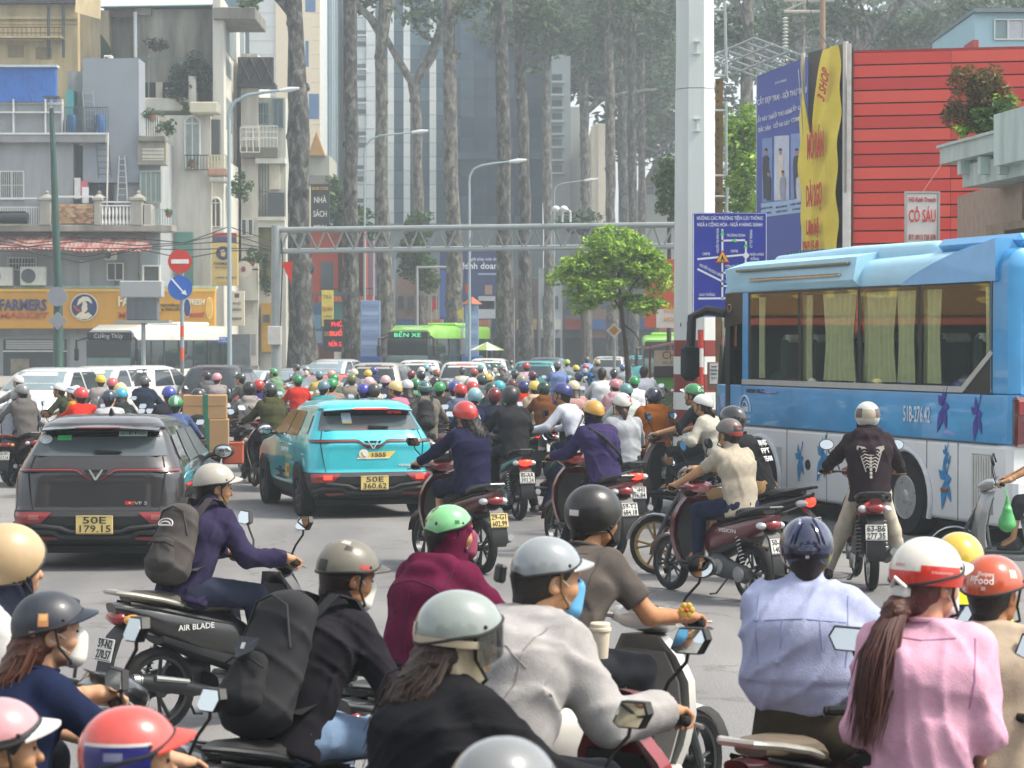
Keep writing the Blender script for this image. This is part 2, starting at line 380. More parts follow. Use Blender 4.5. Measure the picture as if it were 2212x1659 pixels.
tall_tree('mottled trunk with small leaf tufts half way up, left of the young green tree',118,[(1118,-40,22),(1121,80,22),(1126,190,24),(1132,330,25),(1133,480,27),(1134,640,30),(1136,790,36)],[[(1120,60,12),(1145,20,12),(1165,-20,10)]],[(1160,45,75,55,12),(1135,150,40,22,4)],7)
tall_tree('thin pale trunk beside the grey balconied block',136,[(1178,-30,16),(1179,160,17),(1181,330,19),(1184,560,20),(1185,790,24)],[],[(1190,70,80,70,16)],8,BARK2)
tall_tree('pale branching trunk behind the small camera pole',140,[(1255,60,18),(1258,150,22),(1262,250,20),(1264,370,20),(1267,560,22),(1268,790,26)],[[(1258,250,14),(1300,215,12),(1345,205,10),(1420,195,8)],[(1256,150,12),(1310,165,12),(1350,120,11),(1370,60,9),(1390,5,7)]],[(1250,60,100,80,22),(1300,150,60,40,7)],9,BARK2)
tall_tree('smooth beige trunk right of the pale end wall',126,[(1313,-40,18),(1315,120,19),(1317,240,20),(1318,400,21),(1320,560,22),(1322,790,26)],[],[(1330,20,90,60,14)],10,BARK2)
tall_tree('dark trunk, left one of three close together by the tall mast',146,[(1342,20,20),(1344,240,21),(1346,420,22),(1348,790,26)],[],[(1390,60,70,80,16)],11)
tall_tree('dark trunk, middle one of three close together by the tall mast',138,[(1362,-20,17),(1365,240,18),(1367,420,19),(1370,790,24)],[[(1364,250,10),(1400,225,9),(1440,205,8)]],[(1430,40,55,60,11)],12)
tall_tree('dark trunk, right one of three close together by the tall mast',150,[(1384,-20,14),(1385,240,15),(1386,420,16),(1388,790,20)],[[(1385,320,10),(1420,330,9),(1450,300,8)]],[(1420,190,45,60,9)],13)
tall_tree('tall grey trunk between the mast ladder and the blue billboard',108,[(1612,-60,26),(1614,60,25),(1613,180,25),(1612,300,27),(1612,790,34)],[[(1612,60,16),(1590,10,14),(1560,-30,10)]],[(1590,60,75,60,12)],14,BARK2)
tall_tree('thin pale trunk above the blue billboard',120,[(1708,-40,12),(1709,60,13),(1710,140,14),(1712,790,20)],[],[(1690,60,60,60,9)],15,BARK2)
tall_tree('pale trunk above the gap between blue billboard and yellow banner',124,[(1731,-40,16),(1731,60,17),(1730,140,18),(1730,790,24)],[],[(1770,20,70,50,9)],16,BARK2)
tall_tree('leaning dark tree with spreading limbs above the red panelled wall',118,[(1850,105,26),(1848,150,28),(1846,790,40)],[[(1850,110,24),(1885,70,22),(1930,20,18),(1980,-40,14)],[(1850,110,20),(1840,40,14),(1830,-40,12)],[(1885,70,10),(1860,20,8),(1840,-20,7)]],[(1850,30,90,60,16),(1960,60,90,45,16),(2070,40,90,45,15),(2150,0,90,30,10)],17)
tall_tree('tree with dense crown far behind the red panelled wall',150,[(2020,20,26),(2020,200,30),(2020,790,40)],[[(2020,40,18),(1960,-10,14)],[(2020,40,18),(2090,-20,14)]],[(1960,90,110,60,22),(2080,60,110,55,22)],18)
wood=MB();bl=[]
rn=random.Random(5)
for i in range(300):
 u=rn.choice([rn.uniform(1150,1460),rn.uniform(1540,2230),rn.uniform(1040,1460)]);Y=rn.uniform(160,215);v=rn.uniform(-50,330)if u>1330 else(rn.uniform(-50,190)if u>1180 else rn.uniform(-50,120))
 if u>1560:v=min(v,480)if u<1640 else rn.uniform(-40,160)
 bl.append(((X(u,Y),Y,Z(v,Y)),(rn.uniform(1.6,3.2),2,rn.uniform(1.2,2.4))))
leaf_cloud(wood,bl,6,.36,3)
wood.build('treeline',DARKLEAF,None,0,kind='stuff',label='dense dark tree canopy far down the street')
def small_tree(name,label,Y,trunk,blobs,leaf,per,size,seed,brs=()):
 o=thing(name,label,'tree',(X(trunk[-1][0],Y),Y,0));off=Vector(o.location);t=MB()
 q=[Vector((X(u,Y),Y,Z(v,Y)))-off for u,v,w_ in trunk]+[Vector((0,0,-.05))];r=[w_/2/F*Y for u,v,w_ in trunk];r.append(r[-1])
 limb(t,q,r,9,.1,seed);t.build('trunk',M('#3a2f26',.9,var=.3,scale=8,bump=.6,bscale=40),o)
 for b in brs:
  mb=MB();limb(mb,[Vector((X(u,Y),Y,Z(v,Y)))-off for u,v,w_ in b],[w_/2/F*Y for u,v,w_ in b],7,.1,seed);mb.build('branch',M('#3a2f26',.9,var=.3,scale=8,bump=.6,bscale=40),o)
 rn=random.Random(seed);bb=[]
 for(u,v,ru,rv,n)in blobs:
  k=Y/F;bb+=crown_blobs((X(u,Y)-off.x,rn.uniform(-.3,.3),Z(v,Y)),(ru*k,ru*k*.9,rv*k),n*3,seed+int(u),(.28,.45))
 mb=MB();leaf_cloud(mb,bb,per,size,seed);mb.build('crown',leaf,o,0);return o
small_tree('young_street_tree','young bright green tree with umbrella crown on the median',60,[(1340,640,7),(1345,700,8),(1350,740,9),(1357,800,13)],[(1250,590,62,50,9),(1330,545,75,50,12),(1400,590,62,48,9),(1290,620,80,34,10),(1250,660,36,25,4),(1385,650,62,28,8),(1325,505,45,28,5)],LIMELEAF,9,.075,21,[[(1342,670,5),(1315,630,4),(1280,600,2)],[(1341,660,5),(1365,620,4),(1390,590,2)],[(1341,650,5),(1335,590,3),(1330,540,2)],[(1346,700,4),(1372,720,3),(1380,735,2)]])
small_tree('street_tree','yellow-green tree between the mast ladder and the blue billboard',66,[(1600,420,10),(1600,500,12),(1600,770,14)],[(1600,290,48,58,12),(1605,380,48,60,12),(1590,440,50,40,8)],LIMELEAF,8,.10,31)
small_tree('street_tree','dark green tree at the left edge of the tall mast',78,[(1445,470,8),(1445,790,10)],[(1440,385,32,45,9),(1430,450,22,22,4),(1460,420,40,60,9)],MIDLEAF,8,.11,32)
small_tree('street_tree','dark green bush-like tree behind the truss, right of the tower podium',124,[(1260,520,8),(1260,790,10)],[(1250,480,60,28,9),(1300,500,50,30,7)],DARKLEAF,8,.16,33)
small_tree('street_tree','leafy green tree between the first two trunks, beside the bookshop sign',116,[(735,520,8),(735,790,10)],[(725,450,32,60,9),(785,480,25,45,7),(720,400,22,30,4)],MIDLEAF,8,.16,34)
small_tree('street_tree','round dark green tree behind the second lamp post',122,[(905,640,6),(905,790,8)],[(895,560,38,60,12),(905,490,36,35,8),(930,600,30,40,6)],MIDLEAF,8,.16,35)
# buildings, left side of the street
def fb(mb,u0,u1,v0,v1,Y,f=0.,b=.1,bev=0.):return mb.box(X(u0,Y),X(u1,Y),Y-f,Y+b,Z(v1,Y),Z(v0,Y),bev)
def part_fb(name,m,par,*a,**k):return fb(MB(),*a,**k).build(name,m,par)
class Plane:
 def __init__(s,ua,Ya,ub,Yb):
  s.a=Vector((X(ua,Ya),Ya,0));s.b=Vector((X(ub,Yb),Yb,0));s.d=(s.b-s.a).normalized();s.n=Vector((s.d.y,-s.d.x,0))
 def at(s,u):
  k=(u-CX)/F;t=(k*s.a.y-s.a.x)/(s.d.x-k*s.d.y);return s.a+s.d*t
 def box(s,mb,u0,u1,v0,v1,f=.0,b=.1):
  p,q=s.at(u0),s.at(u1);m=(p.y+q.y)/2;z0,z1=Z(v1,m),Z(v0,m)
  return mb.poly([p+Vector((0,0,z0))-s.n*b,q+Vector((0,0,z0))-s.n*b,q+Vector((0,0,z1))-s.n*b,p+Vector((0,0,z1))-s.n*b],s.n*(f+b))
def wallm(col,st='#6d6a60',amt=.45,sc=.7):return M(col,.88,scale=sc*2.4,stain=st,stain_amt=amt,streak=True,bump=.2,bscale=20)
WHITE=wallm('#d9d7cc','#8a8678',.6);CREAM=wallm('#d6c69c','#6a5838',.65,.5);GREYW=wallm('#adb2b4','#767a7a',.6);STAINW=wallm('#a5a396','#3f4038',.9,.5)
FRAME=M('#dcdcd6',.6,var=.06);IRON=M('#27332f',.6,var=.2);PANE=M('#41525a',.12,var=.3,scale=1.2,spec=.7);PANEB=M('#3d6b96',.14,var=.25,scale=.6,spec=.7)
DKOP=M('#2a2c2c',.8,var=.3,scale=1.5)
def window(par,u0,u1,v0,v1,Y,bars=0,frame=FRAME,pane=PANE,mull=1,fw=2.2):
 w_=fb(MB(),u0,u1,v0,v1,Y,.02,.06).build('window',pane,par)
 m=MB();Yf=Y-.05
 fb(m,u0-fw,u0,v0-fw,v1+fw,Y,.08,.02);fb(m,u1,u1+fw,v0-fw,v1+fw,Y,.08,.02);fb(m,u0,u1,v0-fw,v0,Y,.08,.02);fb(m,u0,u1,v1,v1+fw,Y,.08,.02)
 for i in range(mull):
  uu=u0+(u1-u0)*(i+1)/(mull+1);fb(m,uu-fw*.4,uu+fw*.4,v0,v1,Y,.06,0)
 m.build('window_frame',frame,w_)
 if bars:
  m=MB()
  for i in range(bars):
   uu=u0+(u1-u0)*(i+.5)/bars;fb(m,uu-.5,uu+.5,v0,v1,Y,.11,-.09)
  fb(m,u0,u1,(v0+v1)/2-.6,(v0+v1)/2+.6,Y,.115,-.1);m.build('window_bars',frame,w_)
 return w_
def rail(name,par,u0,u1,v0,v1,Y,n,m,dy=.03,w_=.7,mid=False):
 mb=MB();fb(mb,u0,u1,v0,v0+2,Y,dy,dy);fb(mb,u0,u1,v1-1.5,v1,Y,dy,dy)
 if mid:fb(mb,u0,u1,(v0+v1)/2-.8,(v0+v1)/2+.8,Y,dy,dy)
 for i in range(n+1):
  uu=u0+(u1-u0)*i/n;fb(mb,uu-w_,uu+w_,v0+2,v1-1.5,Y,dy*.7,dy*.7)
 return mb.build(name,m,par)
def pot_plant(label,u,v,Y,ru,rv,leaf,n=5,seed=0,cat='plant',name='balcony_plant',size=.10,pot=True,stems=True):
 o=thing(name,label,cat,(X(u,Y),Y,Z(v,Y)));k=Y/F;rn=random.Random(seed)
 if pot:m=MB();m.lathe([(.10,0),(.14,.22),(.15,.24),(.12,.24)],10);m.build('pot',M('#8a5a44',.8),o)
 if stems:
  m=MB()
  for i in range(5):m.tube([(0,0,.1),(rn.uniform(-.5,.5)*ru*k,rn.uniform(-.1,.1),rv*k*.9),(rn.uniform(-1,1)*ru*k*.9,0,rv*k*rn.uniform(1.2,1.9))],[.02,.015,.006],5)
  m.build('stem',M('#4a3c2a',.9),o)
 m=MB();leaf_cloud(m,crown_blobs((0,0,rv*k),(ru*k,ru*k*.6,rv*k),n*2,seed,(.3,.5)),7,size,seed);m.build('foliage',leaf,o,0);return o
def ac_unit(label,u0,u1,v0,v1,Y):
 o=thing('air_conditioner',label,'air conditioner',(X((u0+u1)/2,Y),Y,Z(v1,Y)));h=(v1-v0)*Y/F;w_=(u1-u0)*Y/F
 m=MB();m.box(-w_/2,w_/2,-.2,.15,0,h,.03);m.build('case',M('#d6d6cc',.6,var=.12),o)
 r=min(h*.38,w_*.3);c=(-w_*.17,-.2,h/2)
 m=MB();m.lathe([(r,0),(r,-.02),(r*.85,-.03),(r*.1,-.035)],20,c,'y');m.build('fan',M('#39424a',.6,var=.3),o)
 m=MB()
 for k in range(5):m.lathe([(r*(.25+.17*k),-.04),(r*(.27+.17*k),-.045)],20,c,'y',False)
 m.build('grille',M('#c8c8c0',.6),o);return o
Y=101
o=thing('cream_building','weathered cream building with brown stains behind the blue tarpaulin','building',(X(60,Y),Y,0))
def rebase(o_):
 d=Vector(o_.location)
 for ch in o_.children:
  ch.location=ch.location-d
fb(MB(),-200,170,-30,300,Y,0,4).build('wall',CREAM,o);fb(MB(),170,232,20,300,Y,-.6,4).build('wall',wallm('#b3a98c','#4b463c',.8),o)
fb(MB(),-200,175,-40,12,Y,.5,4).build('roof',M('#3c3d3e',.8,var=.3,scale=1),o)
m=MB();fb(m,-200,172,38,44,Y,.16,0);fb(m,-200,172,50,54,Y,.06,0);m.build('cornice',CREAM,o)
for uu in(111,143):m=MB();m.tube([(X(uu,Y),Y-.35,Z(-20,Y)),(X(uu,Y),Y-.35,Z(128,Y))],.07,8);m.build('drain_pipe',M('#3d4a50',.7),o)
m=MB();m.poly([(X(172,Y),Y-.5,Z(-10,Y)),(X(226,Y),Y-.6,Z(-4,Y)),(X(227,Y),Y-.9,Z(50,Y)),(X(172,Y),Y-.8,Z(34,Y))],(0,.06,0));m.build('awning_panel',wallm('#d4c49a','#8a6a45',.5),o)
rail('balcony_rail',o,-60,140,60,86,Y-.9,20,M('#5d4d3a',.8),w_=.5,mid=True)
m=MB();fb(m,-60,145,86,90,Y,1.0,0);m.build('balcony_slab',CREAM,o)
for uu,vv in((20,100),(80,104)):m=MB();fb(m,uu,uu+34,vv,vv+26,Y,.03,0);m.build('window',M('#8c7e60',.8,var=.2),o)
m=MB();m.tube([(X(228,Y),Y-.7,Z(135,Y)),(X(238,Y),Y-.7,Z(100,Y)),(X(248,Y),Y-.6,Z(122,Y))],[.05,.5,.05],8);m.build('tarpaulin',M('#24402f',.8,folds=.8),o)
rebase(o)
Y=95
o=thing('corner_house','grey corner house with tiled awning above the yellow shop sign','building',(X(150,Y),Y,0))
fb(MB(),-260,160,308,812,Y,0,6).build('wall',GREYW,o);fb(MB(),160,246,312,560,Y,-.9,6).build('wall',wallm('#8c9499','#5e666b',.5),o)
fb(MB(),246,345,300,812,Y,-.25,6).build('wall',GREYW,o);fb(MB(),181,302,128,395,Y,.05,1.6).build('stair_tower',M('#8a919a',.85,var=.05,scale=1.5,bump=.1),o)
fb(MB(),160,246,540,812,Y,0,6).build('wall',GREYW,o)
m=MB();fb(m,-260,234,292,311,Y,.5,.2,.03);m.build('ledge',wallm('#9c9e9e','#5c5c58',.5),o)
fb(MB(),-260,124,147,222,Y,.15,.2).build('tarpaulin',M('#2a66b5',.7,var=.15,scale=2,folds=1.0),o)
fb(MB(),-260,138,224,292,Y,-.1,.2).build('rooftop_screen',M('#9aa0a2',.8,var=.08),o)
m=MB()
for uu in(-60,33,102,138):fb(m,uu-1.5,uu+1.5,216,294,Y,.2,.0)
fb(m,-260,138,243,246,Y,.22,0);fb(m,-260,240,290,294,Y,.55,-.48);m.build('screen_frame',M('#cfd2cf',.6),o)
fb(MB(),-260,128,143,148,Y,.3,.3).build('roof_edge',M('#b8c4c6',.6),o)
fb(MB(),138,181,150,292,Y,-.9,2).build('wall',wallm('#b9bdb8','#5f645e',.6),o)
fb(MB(),143,160,195,285,Y,-.85,.1).build('door',M('#4fa3a0',.6,var=.1),o)
rail('balcony_rail',o,142,236,232,290,Y-.45,16,M('#4b5f63',.6),w_=.6)
for uu in(152,212):m=MB();m.lathe([(.2,0),(.24,.1),(.24,.7),(.2,.8)],12,(X(uu+6,Y),Y-.1,Z(290,Y)));m.build('barrel',M('#2c5f9c',.6),o)
m=MB()
for s_ in(0,22):m.tube([(X(182+s_,Y),Y-.2,Z(200,Y)),(X(190+s_*1.1,Y),Y-.3,Z(288,Y))],.025,6)
for k in range(5):m.tube([(X(184,Y),Y-.22,Z(205+k*18,Y)),(X(206,Y),Y-.22,Z(205+k*18,Y))],.02,5)
m.build('step_ladder',steel('#9fb0b0'),o)
window(o,3,52,372,430,Y,12,mull=1);window(o,-70,-22,372,430,Y,12,mull=1)
m=MB()
for s_ in(213,240):m.tube([(X(s_,Y),Y-.45,Z(300,Y)),(X(s_+3,Y),Y+.2,Z(432,Y))],.025,6)
for k in range(9):m.tube([(X(213,Y),Y-.3+k*.05,Z(312+k*13,Y)),(X(241,Y),Y-.3+k*.05,Z(312+k*13,Y))],.02,5)
m.build('wall_ladder',M('#55666b',.6),o)
m=MB()
for s_ in(0,1):m.tube([(X(260+s_*12,Y),Y-.1,Z(338,Y)),(X(258+s_*22,Y),Y-.4,Z(440,Y))],.035,6)
for k in range(7):m.tube([(X(260-k*.2,Y),Y-.15-k*.03,Z(345+k*13,Y)),(X(272+k,Y),Y-.15-k*.03,Z(345+k*13,Y))],.022,5)
m.build('ladder',steel('#c0c4c2'),o)
m=MB();m.tube([(X(240,Y),Y-.55,Z(290,Y)),(X(237,Y),Y-.55,Z(455,Y))],.04,7);m.build('drain_pipe',M('#c9c6bd',.7),o)
m=MB();fb(m,163,176,385,430,Y,.1,-.03);m.build('laundry',M('#d8dad6',.9,folds=1),o);m=MB();fb(m,176,192,392,425,Y,.1,-.03);m.build('laundry',M('#c46f7a',.9,folds=1),o)
m=MB();fb(m,180,194,405,440,Y,.14,-.1);m.build('laundry',M('#eceeee',.9,folds=1),o)
fb(MB(),302,362,296,308,Y,.5,.3,.03).build('ledge',wallm('#8f8f85','#4a4a44',.6),o);fb(MB(),300,362,308,358,Y,.25,.4,.02).build('wall',wallm('#a7a496','#5d5b50',.6),o)
m=MB();fb(m,311,357,322,348,Y,.28,0);m.build('louvre',M('#cfccbc',.8,var=.08),o)
m=MB()
for k in range(3):fb(m,311,357,327+k*8,328.5+k*8,Y,.31,-.2)
m.build('louvre_slats',M('#8d8a7c',.8),o)
window(o,306,348,372,436,Y-.26,0,M('#98a39c',.7),M('#7f8e88',.7,var=.15,scale=6),3)
rail('balcony_rail',o,306,344,250,296,Y-.45,8,FRAME,w_=1.2)
fb(MB(),-260,380,488,503,Y,.9,.3,.04).build('balcony_slab',wallm('#a6a297','#55524a',.7),o)
rail('balcony_rail',o,-260,100,447,488,Y-.85,70,FRAME,w_=.8);m=MB();fb(m,-260,100,430,433,Y,.88,-.8);fb(m,135,210,426,430,Y,.88,-.8);fb(m,225,296,438,441,Y,.88,-.8);fb(m,225,296,446,449,Y,.88,-.8);m.build('hand_rail',FRAME,o)
for uu,w_ in((108,12),(220,7),(304,12)):
 m=MB();fb(m,uu-w_,uu+w_,437,489,Y,.95,.05,.02);fb(m,uu-w_-4,uu+w_+4,430,437,Y,1.0,.1,.02);c=(X(uu,Y),Y-.45,Z(430,Y));m.lathe([(.35,0),(.2,.1),(.08,.18),(.1,.24),(.02,.34)],12,c);m.build('pillar',wallm('#aaa89e','#6a675e',.6),o)
bk=MB()
fb(MB(),135,225,444,486,Y,.86,-.6).build('parapet',M('#8f7c66',.9,var=.2,scale=4),o)
bricks=[M(c,.9,var=.15,scale=6)for c in('#a98361','#b8946e','#8f6a4e','#c2a580')]
rn=random.Random(3);bme={}
for r_ in range(9):
 for c_ in range(10):
  u0=135.5+c_*9+(4.5 if r_%2 else 0)-2;u1=min(224,u0+8.6);u0=max(136,u0)
  if u1-u0<2:continue
  fb(MB(),u0,u1,444.5+r_*4.6,448.6+r_*4.6,Y,.885+rn.uniform(0,.015),-.85).build('brick',rn.choice(bricks),o,0)
m=MB()
for k in range(9):
 c=(X(230+k*7.6,Y),Y-.85,Z(488,Y));m.lathe([(.05,0),(.07,.1),(.03,.3),(.06,.5),(.03,.75)],8,c)
m.build('baluster',FRAME,o)
rail('balcony_rail',o,332,378,452,488,Y-.7,9,M('#9fb3ad',.7),w_=.9);fb(MB(),318,334,444,489,Y,.8,.1,.02).build('pillar',wallm('#b0aea6','#77746a',.5),o)
tile=[M(c,.85,var=.22,scale=5)for c in('#94605a','#85544f','#a3736a','#9c857c')]
fb(MB(),-260,340,508,514,Y,.4,.1).build('awning_beam',M('#6c6b66',.9),o)
tm={}
for r_ in range(3):
 for c_ in range(38):
  u0=-10+c_*9.2;u1=u0+9.0;va=512+r_*10;vb=va+11.5
  if u1>342-(2-r_)*10:continue
  sag=5*math.sin((u0-150)/30)if 150<u0<245 else(4 if u0>245 else 0)
  m=MB();m.poly([(X(u0,Y),Y-.35-r_*.42,Z(va+sag,Y)),(X(u1,Y),Y-.35-r_*.42,Z(va+sag,Y)),(X(u1,Y),Y-.82-r_*.42,Z(vb+sag-1.5,Y)),(X((u0+u1)/2,Y),Y-.86-r_*.42,Z(vb+sag+1.5,Y)),(X(u0,Y),Y-.82-r_*.42,Z(vb+sag-1.5,Y))],(0,-.02,.05));m.build('roof_tile',tile[(r_*7+c_*3+c_//5)%4],o,0)
window(o,20,78,558,582,Y,9,mull=1);window(o,234,266,570,604,Y,0,mull=1);window(o,312,344,576,608,Y-.3,0,mull=0,fw=3.5)
fb(MB(),173,195,562,622,Y,.04,.1).build('door',M('#b3bab8',.7,var=.1),o)
fb(MB(),302,342,535,625,Y,-.1,.5).build('wall',M('#9aa6ad',.9,var=.06,folds=.6),o)
m=MB();fb(m,-260,470,618,624,Y,.5,.2);m.build('ledge',M('#9db8ae',.8,var=.2),o)
fb(MB(),-260,150,724,812,Y,.05,.3).build('shutter_surround',M('#8d9497',.8,var=.1),o);fb(MB(),8,145,733,812,Y,.08,.1).build('doorway',M('#3f474a',.7,var=.2,scale=1.2),o)
m=MB()
for k in range(4):fb(m,14,140,735+k*5,739+k*5,Y,.12,-.08)
m.build('roller_shutter',M('#a9adaa',.6),o);fb(MB(),8,145,757,760,Y,.12,-.05).build('lintel',M('#d4d4ce',.7),o)
fb(MB(),24,64,775,812,Y,.1,-.05).build('interior',M('#8a8574',.8,var=.4,scale=2.5),o)
rebase(o)
ac_unit('white air conditioner outdoor unit at the left edge, cut by the picture border',-32,30,577,618,Y-.6)
ac_unit('white air conditioner outdoor unit beside the green lamp post',46,101,576,617,Y-.6)
ac_unit('small air conditioner unit tucked under the tiled awning',228,252,543,562,Y-.35)
ac_unit('small white air conditioner unit on the ledge of the cream building',228,246,122,140,99)
o=thing('rolled_awning','black rolled awning on brackets at the left edge','awning',(X(40,Y),Y-1.2,Z(475,Y)))
m=MB();m.tube([(-3,0,0),(X(75,Y)-X(40,Y),0,0)],.24,12);m.build('roll',M('#20282d',.7,var=.2),o)
m=MB();m.tube([(-2,.3,.2),(-2,-.1,.26),(.6,-.1,.26),(.6,.3,.2)],.03,6);m.build('bracket',dark(),o)
pot_plant('leafy plants on the small balcony beside the grey stair tower',330,262,94.5,26,14,MIDLEAF,7,4)
pot_plant('trailing plant hanging over the balcony ledge with large leaves',362,300,94.2,20,22,MIDLEAF,7,5,pot=False)
pot_plant('small green plant on the end of the long balcony',366,470,94,13,9,MIDLEAF,4,6)
Y=94.2
o=thing('shop_sign_band','long yellow shop sign band with blue and orange letters','sign',(X(200,Y),Y,Z(710,Y)))
fb(MB(),-200,465,627,710,Y,0,.35,.03).build('panel',M('#d09a2c',.6,var=.08,scale=1.2),o)
m=MB();fb(m,-200,466,624,630,Y,.06,.3);m.build('edge_trim',M('#e0b548',.6),o)
def sgn(s,u,v,w_,size,col,Y_,par,bold=.02,depth=.06):
 return lettering(s,size*Y_/F,(X(u,Y_),Y_-depth/2-.01,Z(v,Y_)),RT,UP,M(col,.5,var=.04),par,bold=bold,width=w_*Y_/F,depth=depth)
sgn('FARMERS',50,660,102,34,'#3a4379',Y,o);sgn('MARKET',52,682,104,18,'#c25a26',Y,o)
c=Vector((X(183,Y),Y-.02,Z(663.5,Y)));k=Y/F
def disc(name,par,c_,r,mt,d=.03,sx=1,sz=1,oy=0.,n=32):
 m_=MB();m_.poly([(c_.x+r*sx*math.cos(2*math.pi*i/n),c_.y-oy,c_.z+r*sz*math.sin(2*math.pi*i/n))for i in range(n)],(0,-d,0));return m_.build(name,mt,par)
def shape(name,par,c_,pts,mt,d=.02,oy=0.):
 m_=MB();m_.poly([(c_.x+a*k,c_.y-oy,c_.z+b*k)for a,b in pts],(0,-d,0));return m_.build(name,mt,par)
NAVY=M('#23396b',.5);BONE=M('#e6dcbf',.6)
disc('emblem_border',o,c,30*k,BONE,.04);disc('emblem_field',o,c,27.5*k,NAVY,.02,oy=.04)
shape('emblem_hat',o,c,[(-16,3),(-12,16),(-2,23),(9,22),(16,14),(17,7),(8,13),(-2,12),(-10,6)],BONE,oy=.06)
shape('emblem_face',o,c,[(-5,11),(3,12),(7,6),(6,0),(8,-3),(5,-9),(0,-12),(-5,-8),(-6,2)],BONE,oy=.06)
shape('emblem_shirt',o,c,[(-19,-20),(-10,-12),(-3,-9),(3,-14),(9,-11),(18,-19),(8,-26),(-8,-26)],BONE,oy=.06)
shape('emblem_scarf',o,c,[(-24,3),(-20,4),(-14,-4),(-6,-8),(-5,-11),(-16,-8)],M('#c2502c',.6),oy=.08)
shape('emblem_hair',o,c,[(-7,9),(-3,11),(-4,3),(-6,-1)],NAVY,oy=.085)
sgn('FARMERS',300,652,88,30,'#e9e2c8',Y,o);sgn('MARKET',302,681,92,17,'#c0451f',Y,o)
sgn('THỰC PHẨM SẠCH',371,660,48,8,'#33301f',Y,o,depth=.02);sgn('& TRÁI CÂY',370,669,42,8,'#33301f',Y,o,depth=.02)
sgn('FRESH',426,653,32,17,'#e9e2c8',Y,o);sgn('MARKET',426,681,32,14,'#c0451f',Y,o)
c=Vector((X(405,Y),Y-.02,Z(665,Y)));disc('emblem_border',o,c,21*k,BONE,.03,.4);disc('emblem_field',o,c,19*k,NAVY,.02,.38,oy=.03)
c=Vector((X(453,Y),Y-.02,Z(665,Y)));disc('emblem_border',o,c,24*k,M('#e4c878',.6),.04,.33);disc('emblem_field',o,c,20*k,M('#d9ac4a',.6),.02,.3,oy=.04)
rebase(o)
for ch in o.children:ch.location.y+=0
Y=102
o=thing('concrete_house','stained bare concrete house with corrugated roof and planted terrace','building',(X(400,Y),Y,0))
fb(MB(),232,302,22,420,Y,-.4,7).build('wall',wallm('#7d7c72','#35342f',.8),o);fb(MB(),300,478,22,330,Y,0,7).build('wall',STAINW,o)
fb(MB(),296,330,20,36,Y,.2,1).build('beam',wallm('#8d8a80','#4a473f',.7),o);fb(MB(),228,296,22,40,Y,.1,.2).build('shop_awning',M('#5d4440',.8,var=.2),o)
m=MB();m.tube([(X(297,Y),Y-.3,Z(30,Y)),(X(297,Y),Y-.3,Z(128,Y))],.09,8);m.build('drain_pipe',M('#b9c4c6',.6),o)
m=MB()
for i in range(56):
 u0=222+i*4.6;m.poly([(X(u0,Y),Y-.5,Z(20-(i-28)*.08,Y)),(X(u0+2.3,Y),Y-.5,Z(17-(i-28)*.08,Y)),(X(u0+4.6,Y),Y-.5,Z(20-(i-28)*.08,Y)),(X(u0+4.6,Y),Y+5,Z(-6,Y)),(X(u0,Y),Y+5,Z(-6,Y))],(0,0,.03))
m.build('corrugated_roof',M('#8aa59c',.6,var=.2,scale=2),o,0)
rail('pergola',o,268,420,126,132,Y-1.5,4,M('#5d7270',.7),w_=.8)
for uu in(334,419):m=MB();fb(m,uu-1,uu+1,128,225,Y,1.5,-1.4);m.build('pergola_post',M('#76837f',.7),o)
fb(MB(),305,435,222,250,Y,1.9,0,.04).build('terrace_slab',WHITE,o);fb(MB(),422,438,176,250,Y,1.95,-1.4,.02).build('pillar',WHITE,o);fb(MB(),303,317,182,235,Y,1.9,-1.4,.02).build('pillar',WHITE,o)
fb(MB(),318,422,186,226,Y,1.2,-1).build('doorway',DKOP,o)
fb(MB(),348,362,186,245,Y,1.3,-1.1).build('pillar',M('#b9b6a6',.8),o);fb(MB(),371,388,200,222,Y,1.7,-1.4).build('water_tank',M('#aab0ab',.7),o)
rebase(o)
pot_plant('bushy dark climbing plant along the stained concrete wall',415,210,100.6,50,45,DARKLEAF,16,8,pot=False)
pot_plant('withered dark shrub high on the stained concrete wall',338,120,101.2,26,22,leafmat('#2a2b26','#4a4a3e'),6,9,pot=False)
pot_plant('potted shrubs on the white terrace behind its parapet',385,222,100.2,30,30,DARKLEAF,8,10)
pot_plant('long-stemmed plant leaning out from the terrace edge',402,256,99.6,14,24,MIDLEAF,4,11,pot=False)
pot_plant('small tree on the roof corner above the concrete house',540,38,103,26,24,MIDLEAF,9,12,pot=False)
Y=99
o=thing('white_house','white narrow house with arched windows and a blank side wall','building',(X(420,Y),Y,0))
fb(MB(),346,456,250,640,Y,0,6).build('wall',WHITE,o);fb(MB(),456,480,340,812,Y,-.6,6).build('wall',WHITE,o);fb(MB(),346,456,640,812,Y,.05,6).build('wall',wallm('#9aa0a0','#6a6f6f',.5),o)
pl=Plane(478,99.6,531,112)
m=MB();pl.box(m,478,531,34,812,0,.35);m.build('facade',WHITE,o)
fb(MB(),470,560,26,52,100.5,1.2,3,.03).build('roof_slab',wallm('#8d8a82','#46443f',.7),o)
for(u0,u1,v0,v1)in((482,507,48,118),(514,528,55,140),(484,500,130,165),(483,502,215,280),(486,503,430,500)):
 m=MB();pl.box(m,u0,u1,v0,v1,.03,.0);m.build('window',M('#7f8a8c',.4,var=.2),o)
m=MB();pl.box(m,507,514,45,400,.12,0);pl.box(m,478,483,40,420,.14,0);m.build('pilaster',WHITE,o)
